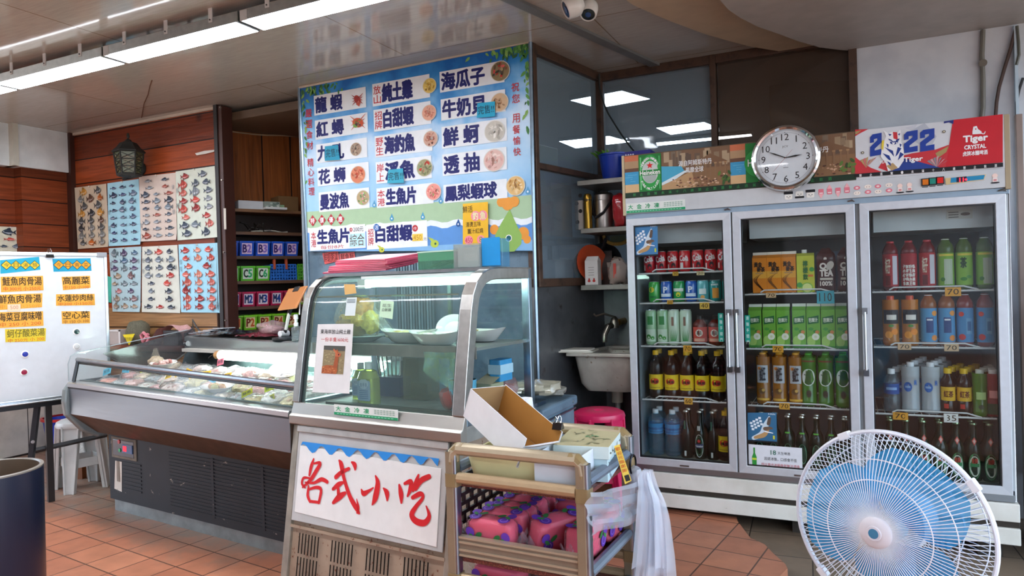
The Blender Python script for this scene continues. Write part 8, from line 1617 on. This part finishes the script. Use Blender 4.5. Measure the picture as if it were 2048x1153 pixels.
for u,v in ((0,0),(TW,0),(0,TDv),(TW,TDv)):
  post(u,v).build('post',t)
  b=Mesh(TRM);b.rbox(u-.021,u+.021,v-.020,v+.020,.695,.735,.008,'#85704e','plastic');b.build('joint',t);b=Mesh(TRM);b.rbox(u-.021,u+.021,v-.020,v+.020,.40,.435,.008,'#85704e','plastic');b.build('joint',t)
  b=Mesh(TRM);b.lathe([(.0,.045),(.012,.045),(.012,.07),(0,.07)],10,'#8a8a8a','metal',(u,v,0));b.cyl((u-.012,v,.03),(u+.012,v,.03),.03,n=20,c='#2a2a2c',m='plastic');b.build('caster',t)
def rail(b,u0,u1,v,z,h,d=.018):b.rbox(u0,u1,v-d,v+d,z-h/2,z+h/2,.004,BZ,'alu')
def hrail(u0,v0,u1,v1,z,r,c,nm='rail',r2=None):
  b=Mesh(TRM);b.tube([(u0,v0,z),(u1,v1,z)],r,10,c,'alu',rad2=r2);b.build(nm,t)
for v in (0,TDv):
  b=Mesh(TRM);P=[(0,v,.77),(.004,v,.795),(.02,v,.808),(TW-.02,v,.808),(TW-.004,v,.795),(TW,v,.77)];b.tube(P,.019,10,BZ,'alu');b.build('handle_rail',t)
  for u in (0,TW):b=Mesh(TRM);s=1 if u == 0 else -1;b.tube([(u,v,.762),(u+s*.003,v,.795),(u+s*.018,v,.809),(u+s*.04,v,.809)],.0185,10,'#8a744e','plastic');b.build('corner_joint',t)
  hrail(.02,v-(.004 if v == 0 else -.004),TW-.02,v-(.004 if v == 0 else -.004),.722,.017,'#b39a78')
  hrail(.02,v,TW-.02,v,.418,.017,'#b39a78')
  b=Mesh(TRM);b.box(.018,TW-.018,v-.008,v+.008,.492,.545,'#857969','alu')
  for z in (.492,.508,.531,.545):b.box(.018,TW-.018,v-.011,v+.011,z-.003,z+.003,'#b0a18a','alu')
  b.build('guard_rail',t)
for u in (0,TW):
  hrail(u,.02,u,TDv-.02,.745,.016,'#6f7c8c');hrail(u,.02,u,TDv-.02,.492,.016,'#7c8894');hrail(u,.02,u,TDv-.02,.15,.016,'#7c8894')
for z in (.705,.478,.13):
  b=Mesh(TRM);b.box(.012,TW-.012,.010,TDv-.010,z-.012,z,'#5a2a24','redboard');b.build('tier_board',t)
TZ1,TZ2=.7075,.4805
# top tier
p0,p1=on_tr(935,935,TZ1),on_tr(1078,950,TZ1)
M=TRM @ TR(.155,.15,TZ1,.03);tt=thing('cream_tray','cream plastic food box on the top of the trolley','tray',M);b=Mesh(M)
R0,R1,R2=rrect(-.125,.125,-.10,.10,.03,5),rrect(-.14,.14,-.115,.115,.035,5),rrect(-.132,.132,-.107,.107,.03,5);N=len(R0)
V=[(x,y,0) for x,y in R0]+[(x,y,.075) for x,y in R1]+[(x,y,.08) for x,y in R1]+[(x,y,.08) for x,y in R2]+[(x*.98,y*.98,.006) for x,y in R0];b.add(V,[(k*N+i,k*N+(i+1) % N,(k+1)*N+(i+1) % N,(k+1)*N+i) for k in range(4) for i in range(N)],'#d8cf9a','plastic',True);b.add(V,[tuple(range(N))[::-1],tuple(range(4*N,5*N))],'#d8cf9a','plastic');b.build('body',tt)
M=TRM @ TR(.155,.305,TZ1);b=Mesh(M);b.box(-.10,.10,-.035,.05,0,.058,'#cdb85c','plastic');b.box(-.094,.094,-.03,.045,.058,.0585,'#a8944a','plastic');tag(b.build('yellow_tray',None,.006),'mustard yellow tray at the back of the trolley top','tray')
# tilted white carton with brown inside
M=TRM @ TR(.10,.16,TZ1+.105,rad(-24),rad(-3),rad(23));tt=thing('white_carton','open white cardboard carton with brown inside, tilted on the cream tray','box',M)
W2,D2,H2=.15,.072,.10;b=Mesh(M)
for x0,x1,y0,y1,z0,z1 in ((-W2,W2,-D2,D2,0,.003),(-W2,W2,-D2,-D2+.003,.003,H2),(-W2,W2,D2-.003,D2,.003,H2*1.04),(-W2,-W2+.003,-D2,D2,.003,H2),(W2-.003,W2,-D2,D2,.003,H2*.72)):b.box(x0,x1,y0,y1,z0,z1,'#d6d6d6','paper')
b.build('body',tt)
b=Mesh(M);e_=.0005;b.add([(-W2+.0035,D2-.0035,.004),(W2-.0035,D2-.0035,.004),(W2-.0035,D2-.0035,H2*1.04),(-W2+.0035,D2-.0035,H2*1.04)],[(0,1,2,3)],'#a8763a','paper');b.add([(-W2+.0036,-D2+.0036,.0036),(W2-.0036,-D2+.0036,.0036),(W2-.0036,D2-.0036,.0036),(-W2+.0036,D2-.0036,.0036)],[(0,1,2,3)],'#96682f','paper');b.add([(-W2+.0036,-D2,.004),(-W2+.0036,D2,.004),(-W2+.0036,D2,H2),(-W2+.0036,-D2,H2)],[(0,1,2,3)],'#a08058','paper');b.add([(-W2,-D2+.0036,.004),(W2,-D2+.0036,.004),(W2,-D2+.0036,H2),(-W2,-D2+.0036,H2)],[(3,2,1,0)],'#96682f','paper');b.build('lining',tt)
b=Mesh(M);b.add([(W2,-D2,H2*.72),(W2,D2*.6,H2*.72),(W2+.035,D2*.5,H2*.95),(W2+.035,-D2*.9,H2*.95)],[(0,1,2,3)],'#e0e2e4','paper');b.add([(W2+.001,-D2,H2*.71),(W2+.001,D2*.6,H2*.71),(W2+.036,D2*.5,H2*.94),(W2+.036,-D2*.9,H2*.94)],[(3,2,1,0)],'#b08a58','paper');b.build('flap',tt)
binder('binder_clip','black binder clip on the edge of the tilted white carton',(M @ Vector((W2-.02,D2-.002,H2*1.02))),(TRM.to_3x3() @ ZX),.026)
# open white box, floral box, cup
M=TRM @ TR(.328,.085,TZ1,rad(2));openbox('open_box','small open white box at the front corner of the trolley top',M,.068,.062,.10,'#d3d8de','paper',.002)
M=TRM @ TR(.345,.245,TZ1,rad(10));tt=thing('floral_box','cream and pale blue leaf-patterned box on the trolley top','box',M);b=Mesh(M);b.box(-.085,.072,-.10,.125,0,.082,'#b4ccd2','paper');b.build('body',tt,.002)
b=Mesh(M);b.box(-.091,.078,-.106,.131,.068,.106,'#c4d0cc','paper','#b0a884');ld=b.build('lid',tt,.002)
a=Mesh();rr=random.Random(14);R3=M.to_3x3();pt_=Plane(M @ Vector((0,0,.1065)),R3 @ ZX,R3 @ ZY,.0006);pf=Plane(M @ Vector((.0725,0,0)),R3 @ ZY,ZZ,.0006);pf2=Plane(M @ Vector((.0788,0,0)),R3 @ ZY,ZZ,.0006)
for i in range(26):pt_.disc(a,rr.uniform(-.065,.06),rr.uniform(-.09,.12),.010,rr.choice(['#6a6848','#7a7c5a','#8a8668']),1,n=8,ry=.003,rot=rr.uniform(0,3))
for i in range(8):pt_.disc(a,rr.uniform(-.02,.02),rr.uniform(.0,.03),.008,'#4f8a5a',2,n=8,ry=.003,rot=rr.uniform(0,3))
for i in range(22):pf.disc(a,rr.uniform(-.09,.12),rr.uniform(.008,.054),.009,'#5a6a70',1,n=8,ry=.0022,rot=rr.uniform(0,3))
for i in range(8):pf2.disc(a,rr.uniform(-.09,.12),rr.uniform(.068,.092),.009,'#6a7468',1,n=8,ry=.003,rot=rr.uniform(0,3))
a.build('printed_leaves',tt)
fx=Vector((RT.x,RT.y,0));o_=TRM @ Vector((TW+.024,.20,.70));bp=Plane(o_,fx);pp=[bp.uv(*p_) for p_ in ((1228,893),(1239,889),(1263,962),(1250,969))]
b=Mesh();bp.slab(b,pp[::-1],'#e4c450',.0015,'print');A_,B_=Vector(pp[0]).lerp(Vector(pp[1]),.5),Vector(pp[2]).lerp(Vector(pp[3]),.5);up_=(A_-B_);L_=up_.length;up_.normalize();c_=(A_+B_)/2
pl=Plane(bp.pt(c_.x,c_.y)+bp.n*.002,fx*up_.y-ZZ*up_.x,fx*up_.x+ZZ*up_.y)
for i,ch in enumerate('歡迎光臨謝謝'):pl.text(b,ch,(-.007,L_*(.36-.115*i),.007,L_*(.45-.115*i)),'#d06a28',1,.01)
pl.rect(b,(-.006,-L_*.46,.008,-L_*.30),'#20201c',1);tag(b.build('bookmark',None),'yellow bookmark strip hanging over the trolley side','bookmark')
TYD=Vector((-math.sin(ta),math.cos(ta),0))
def tr_v(px,py,v):return TRM.inverted() @ at_p(px,py,TRM @ Vector((0,v,0)),TYD)
cu=tr_v(1051,830,.42);M=TRM @ TR(cu.x,.42,TZ1);tt=thing('paper_cups','stack of white paper cups with a pink rose at the back of the trolley top','cups',M);hh=tr_v(1051,797,.42).z-TZ1;b=Mesh(M)
b.lathe([(.036,0),(.033,hh*.55),(.0335,hh*.56),(.0265,hh-.004),(.0265,hh),(.024,hh),(.023,hh-.006),(0,hh-.006)],28,'#e6e6e6','paper');b.build('cups',tt);a=Mesh();w_=Wrap((0,0,0),.0318);w_.c=M @ Vector((0,0,0))
for r_,c_,k in ((.022,'#e8a8b4',1),(.016,'#d86478',2),(.010,'#e08a98',3),(.005,'#c84860',4)):w_.disc(a,-.012,hh*.72,r_,c_,k,n=16,ry=r_*1.1)
w_.disc(a,.012,hh*.64,.012,'#ecc0c8',1,n=12);a.build('rose_print',tt)
b=Mesh(TRM @ TR(.30,.45,TZ1));b.blob((0,0,.05),.05,.025,.05,'#c8c0dc','bag',12,8,.2,.7,2);b.rbox(-.03,.03,-.012,.012,.01,.085,.005,'#a890d0','paper');tag(b.build('lilac_pack',None),'lilac printed pack behind the back rail of the trolley','pack')
# pink tissue packs on the middle tier
def tissue(M,label,seed,w=.105,d=.05,h=.055):
  t=thing('tissue_pack',label,'tissue pack',M,'pink tissue packs on the trolley');rr=random.Random(seed)
  b=Mesh(M);b.blob((0,0,h),w*.94,d*.95,h*.96,'#e0607a','paper',24,12,.05,.38,seed);b.build('tissues',t)
  b=Mesh(M);b.blob((0,0,h),w,d,h,'#e8a0b0','film',24,12,.07,.38,seed+2)
  for s in (-1,1):b.grid(lambda u,v:(s*(w*.96+.03*v),(-1+2*u)*d*.8,h*(.6+.8*abs(math.sin(u*5+seed))*v)+.01*math.sin(u*23+seed)),12,3,'#e4d4dc','film')
  b.build('wrapper',t)
  a=Mesh();R3=M.to_3x3()
  for face in (Plane(M @ Vector((0,-d-.0015,h)),R3 @ ZX,R3 @ ZZ,.0006),Plane(M @ Vector((0,0,2*h+.0015)),R3 @ ZX,R3 @ ZY,.0006)):
    for s in (-1,1):
      cx=s*w*.62;face.disc(a,cx,-.012,.019,'#5a2f98',1,n=16);face.ring(a,cx,-.012,.010,.012,'#9a7ac8',2,n=14);face.disc(a,cx+s*.012,.016,.015,'#6a3aa8',1,n=14);face.disc(a,cx-s*.018,.010,.014,'#2f6a38',2,n=8,ry=.008,rot=.6);face.disc(a,cx+s*.006,.002,.012,'#3a7a44',3,n=8,ry=.006,rot=-.7)
  a.build('flower_print',t);return t
for i,lb in enumerate(('nearest the front left of the trolley middle tier','second from the front in the left stack','third from the front in the left stack','fourth from the front in the left stack','at the back of the left stack')):
  tissue(TRM @ TR(.106+.004*(i % 2),.056+.069*i,TZ2+.010+.005*(i % 2),rad(-2+2*(i % 2)),.14),'pink tissue pack '+lb,i,.080,.031,.056)
for i,(u,v,rz,rx,w,d,lb) in enumerate(((.256,.145,rad(63),.22,.088,.036,'leaning diagonally in the middle of the trolley'),(.262,.315,rad(4),.05,.068,.035,'lying behind the diagonal one'),(.362,.135,rad(87),.05,.086,.034,'standing along the right side of the trolley'),(.366,.305,rad(84),.05,.050,.034,'at the back right corner of the trolley middle tier'))):
  tissue(TRM @ TR(u,v,TZ2+.002+d*math.sin(rx),rz,rx),'pink tissue pack '+lb,10+i,w,d,.056)
tissue(TRM @ TR(.10,.10,.354),'single pink tissue pack below the guard rail of the trolley',31,.085,.045,.045)
b=Mesh(TRM);b.box(.012,TW-.012,.012,TDv-.012,.338,.350,'#5a2a24','redboard');b.build('tier_board',cart)
for v in (0,TDv):hrail(.02,v,TW-.02,v,.352,.017,'#b39a78')
for u in (0,TW):hrail(u,.02,u,TDv-.02,.345,.016,'#7c8894')
# black slotted basket on the left of the trolley
M=TRM @ TR(-.045,.30,0) ;t=thing('black_basket','black slotted plastic crate behind the left side of the trolley','basket',M)
def slotted(b,x0,x1,fixed,z0,z1,rows_,n,axis):
  for k in range(rows_+1):z=z0+(z1-z0)*k/rows_;(b.box(x0,x1,fixed-.004,fixed+.004,z-.006,z+.006,'#1a1b1e','plastic') if axis == 'x' else b.box(fixed-.004,fixed+.004,x0,x1,z-.006,z+.006,'#1a1b1e','plastic'))
  for k in range(rows_):
    for i in range(n+1):x=x0+(x1-x0)*(i+(.5 if k % 2 else 0))/n;z=z0+(z1-z0)*k/rows_;zz=z0+(z1-z0)*(k+1)/rows_;x=min(x,x1);(b.box(x-.007,x+.007,fixed-.004,fixed+.004,z,zz,'#1a1b1e','plastic') if axis == 'x' else b.box(fixed-.004,fixed+.004,x-.007,x+.007,z,zz,'#1a1b1e','plastic'))
b=Mesh(TRM);slotted(b,.075,.47,-.045,.485,.69,7,8,'y');b.build('side_wall',t)
b=Mesh(TRM);slotted(b,-.045,.25,.44,.485,.69,7,5,'x');b.build('side_wall',t)
# hanging bundle of clear bags on the right side of the trolley
hk=TRM @ Vector((TW+.022,TDv-.02,.735));M=Matrix.Translation(hk-ZZ*.62);t=thing('bag_bundle','bundle of translucent white plastic bags hung on the trolley corner','bags',M,)
tx,ty=TRM.to_3x3() @ ZX,TRM.to_3x3() @ ZY
b=Mesh();b.tube([hk+ty*(.028*math.sin(a_))+ZZ*(-.02+.03*math.cos(a_)) for a_ in [2*PI*i/14 for i in range(14)]],.0035,6,'#26262a','metal',closed=True);b.build('ring',t)
def bundle(px,py,d):return hk+(ray(px,py)*((hk-EYEP).dot(FW))-(hk-EYEP))*1.0+ty*d
b=Mesh()
edgeL=[(1288,938),(1282,955),(1284,980),(1282,1010),(1280,1050),(1278,1090),(1275,1130),(1272,1160)];edgeR=[(1306,940),(1310,955),(1316,975),(1330,1005),(1338,1040),(1342,1080),(1346,1120),(1348,1160)]
for layer in range(4):
  def f(u,v,layer=layer):
    k=v*7;i=min(int(k),6);fr_=k-i;L0=Vector(edgeL[i]).lerp(Vector(edgeL[i+1]),fr_);R0_=Vector(edgeR[i]).lerp(Vector(edgeR[i+1]),fr_);P=L0.lerp(R0_,min(1,u*(1-.06*layer)+.02*layer));P.y -= 12*layer*v*(1 if layer % 2 else .5)
    return bundle(P.x,P.y,.03*math.sin(u*7+layer*1.7)*v+.012*math.sin(u*17+v*3+layer)*v-.012*layer)
  b.grid(f,18,20,'#e6ecf6','sheetbag')
b.build('bags',t)
b=Mesh()
def g_(u,v):
  A=Vector((1284,955)).lerp(Vector((1178,985)),u);B_=Vector((1282,1045)).lerp(Vector((1180,1072)),u);P=A.lerp(B_,v);P.y += 8*math.sin(u*3.1)*(1-v)
  q_=hk+(ray(P.x,P.y)*((hk-EYEP).dot(FW))-(hk-EYEP));p_l=TRM.inverted() @ at_p(P.x,P.y,TRM @ Vector((TW+.03,0,0)),tx);return TRM @ Vector((TW+.03+.010*math.sin(u*9+v*5)+.006*math.sin(v*17),p_l.y,p_l.z))
b.grid(g_,20,10,'#e4e8f2','sheetbag');b.build('top_bag',t)
b=Mesh();b.blob(hk+ZZ*(-.055)+tx*.008,.022,.02,.03,'#e4eaf4','bag',12,8,.2,.9,3);b.build('knot',t)
# ------------------------------------------------------------------ floor fan in the foreground
fn=(Vector((-.42,-.93,.02))).normalized()
RG=.245
hub=EYEP+ray(1748,1068)*1.80
t=fan=thing('floor_fan','big white and blue floor fan with a round wire guard in front of the cooler','fan',TR(hub.x-fn.x*.1,hub.y-fn.y*.1,0))
Q=Vector((0,0,1)).rotation_difference(fn).to_matrix().to_4x4();FMX=Matrix.Translation(hub) @ Q      # local z out of the fan face
WH='#dfe3ea'
def prof_front(s):r=.034+s*(RG-.034);return r,-.012-.062*(s**2.6)-(.018*max(0,s-.9)*10*.5)
b=Mesh(FMX);NS=120
for i in range(NS):
  a_=2*PI*i/NS;pts=[]
  for s in (0,.25,.5,.72,.86,.95,1.0):r,z=prof_front(s);tw=a_+.10*(1-s)**2;pts.append((r*math.cos(tw),r*math.sin(tw),z))
  b.tube(pts,.0011,4,WH,'plastic')
for s in (.46,.70,.0):r,z=prof_front(s);b.tube([(r*math.cos(2*PI*k/48),r*math.sin(2*PI*k/48),z-.0015) for k in range(48)],.0016,5,WH,'plastic',closed=True)
b.build('front_guard',t)
b=Mesh(FMX);zr=prof_front(1)[1];b.tube([((RG+.002)*math.cos(2*PI*k/72),(RG+.002)*math.sin(2*PI*k/72),zr-.003) for k in range(72)],.006,8,WH,'plastic',closed=True,rad2=.009);b.build('rim',t)
b=Mesh(FMX)
for i in range(92):
  a_=2*PI*i/92;pts=[]
  for s in (1,.97,.88,.7,.45,.22):r=RG*s;z=zr-.01-.10*(1-s**5)-.0;pts.append((r*math.cos(a_-.25*(1-s)),r*math.sin(a_-.25*(1-s)),z if s < 1 else zr))
  b.tube(pts,.0011,4,WH,'plastic')
for s in (.88,.6,.25):z=zr-.01-.10*(1-s**5);b.tube([(RG*s*math.cos(2*PI*k/48),RG*s*math.sin(2*PI*k/48),z) for k in range(48)],.0016,5,WH,'plastic',closed=True)
b.build('rear_guard',t)
for a_,nm in ((92,'clip'),(12,'clip'),(200,'clip')):
  b=Mesh(FMX @ Matrix.Rotation(rad(a_),4,'Z'));b.box(RG-.008,RG+.012,-.016,.016,zr-.014,zr+.008,'#e4e8ee','plastic');b.build(nm,t,.003)
b=Mesh(FMX);b.lathe([(0,.004),(.018,.004),(.019,.001),(.034,-.001),(.040,-.006),(.041,-.016),(0,-.018)],36,'#dcdae0','plastic');hb=b.build('hub_badge',t)
a=Mesh(FMX);a.lathe([(0,.0052),(.0125,.0050),(.0125,.004)],24,'#2f7fa6','gloss')
hp=Plane(hub+fn*.0018,Q.to_3x3() @ ZX,Q.to_3x3() @ ZY,.0006)
for i in range(12):a_=2*PI*i/12;hp.disc(a,.0275*math.cos(a_),.0275*math.sin(a_),.0085,'#2f7ab0',1,n=12,ry=.0042,rot=a_+.9)
a.build('badge_print',hb)
for k in range(3):
  b=Mesh(FMX @ Matrix.Rotation(2*PI*k/3+.3,4,'Z'))
  def f(u,v):
    r=.035+(RG*.88-.035)*v;w=(.40+1.12*math.sin(PI*min(1,v*.80+.12)))*.95;a_=(u-.5)*w*1.5+.25*v;return (r*math.cos(a_),r*math.sin(a_),-.075+.045*(u-.5)*(1-.35*v))
  b.grid(f,12,10,'#2fa8e4','bluefan');b.build('blade',t)
b=Mesh(FMX);b.lathe([(0,-.05),(.035,-.055),(.042,-.07),(.042,-.11),(0,-.11)],28,'#3a94c0','plastic');b.build('spinner',t)
b=Mesh(FMX);b.lathe([(0,-.125),(.075,-.125),(.08,-.14),(.075,-.22),(.05,-.25),(0,-.255)],28,'#d4d8de','plastic');b.build('motor',t)
mb=FMX @ Vector((0,0,-.19));b=Mesh();b.tube([mb,(mb.x,mb.y,.55),(mb.x,mb.y,.03)],[.03,.024,.022],14,'#c8ccd4','plastic');b.build('pole',t)
b=Mesh();b.lathe([(0,0),(.20,0),(.205,.01),(.19,.025),(.06,.04),(.03,.07),(0,.07)],40,'#d0d4dc','plastic',(mb.x,mb.y,0));b.build('base',t)
# ------------------------------------------------------------------ dark bin at the left front corner
bc=at_z(-32,941,.70);M=TR(bc.x,bc.y,0);t=thing('waste_bin','tall dark navy round bin with a brown inside at the lower left corner','bin',M)
RB=.175
b=Mesh(M);b.lathe([(0,0),(RB*.92,0),(RB*.96,.01),(RB,.70)],48,'#141c30','plastic');b.build('body',t)
b=Mesh(M);b.lathe([(RB,.695),(RB,.70),(RB-.010,.702),(RB-.014,.698)],48,'#7a7268','plastic');b.build('rim',t)
b=Mesh(M);b.lathe([(RB-.014,.698),(RB-.03,.05),(0,.05)],48,'#5a4a3c','plastic');b.build('liner',t)
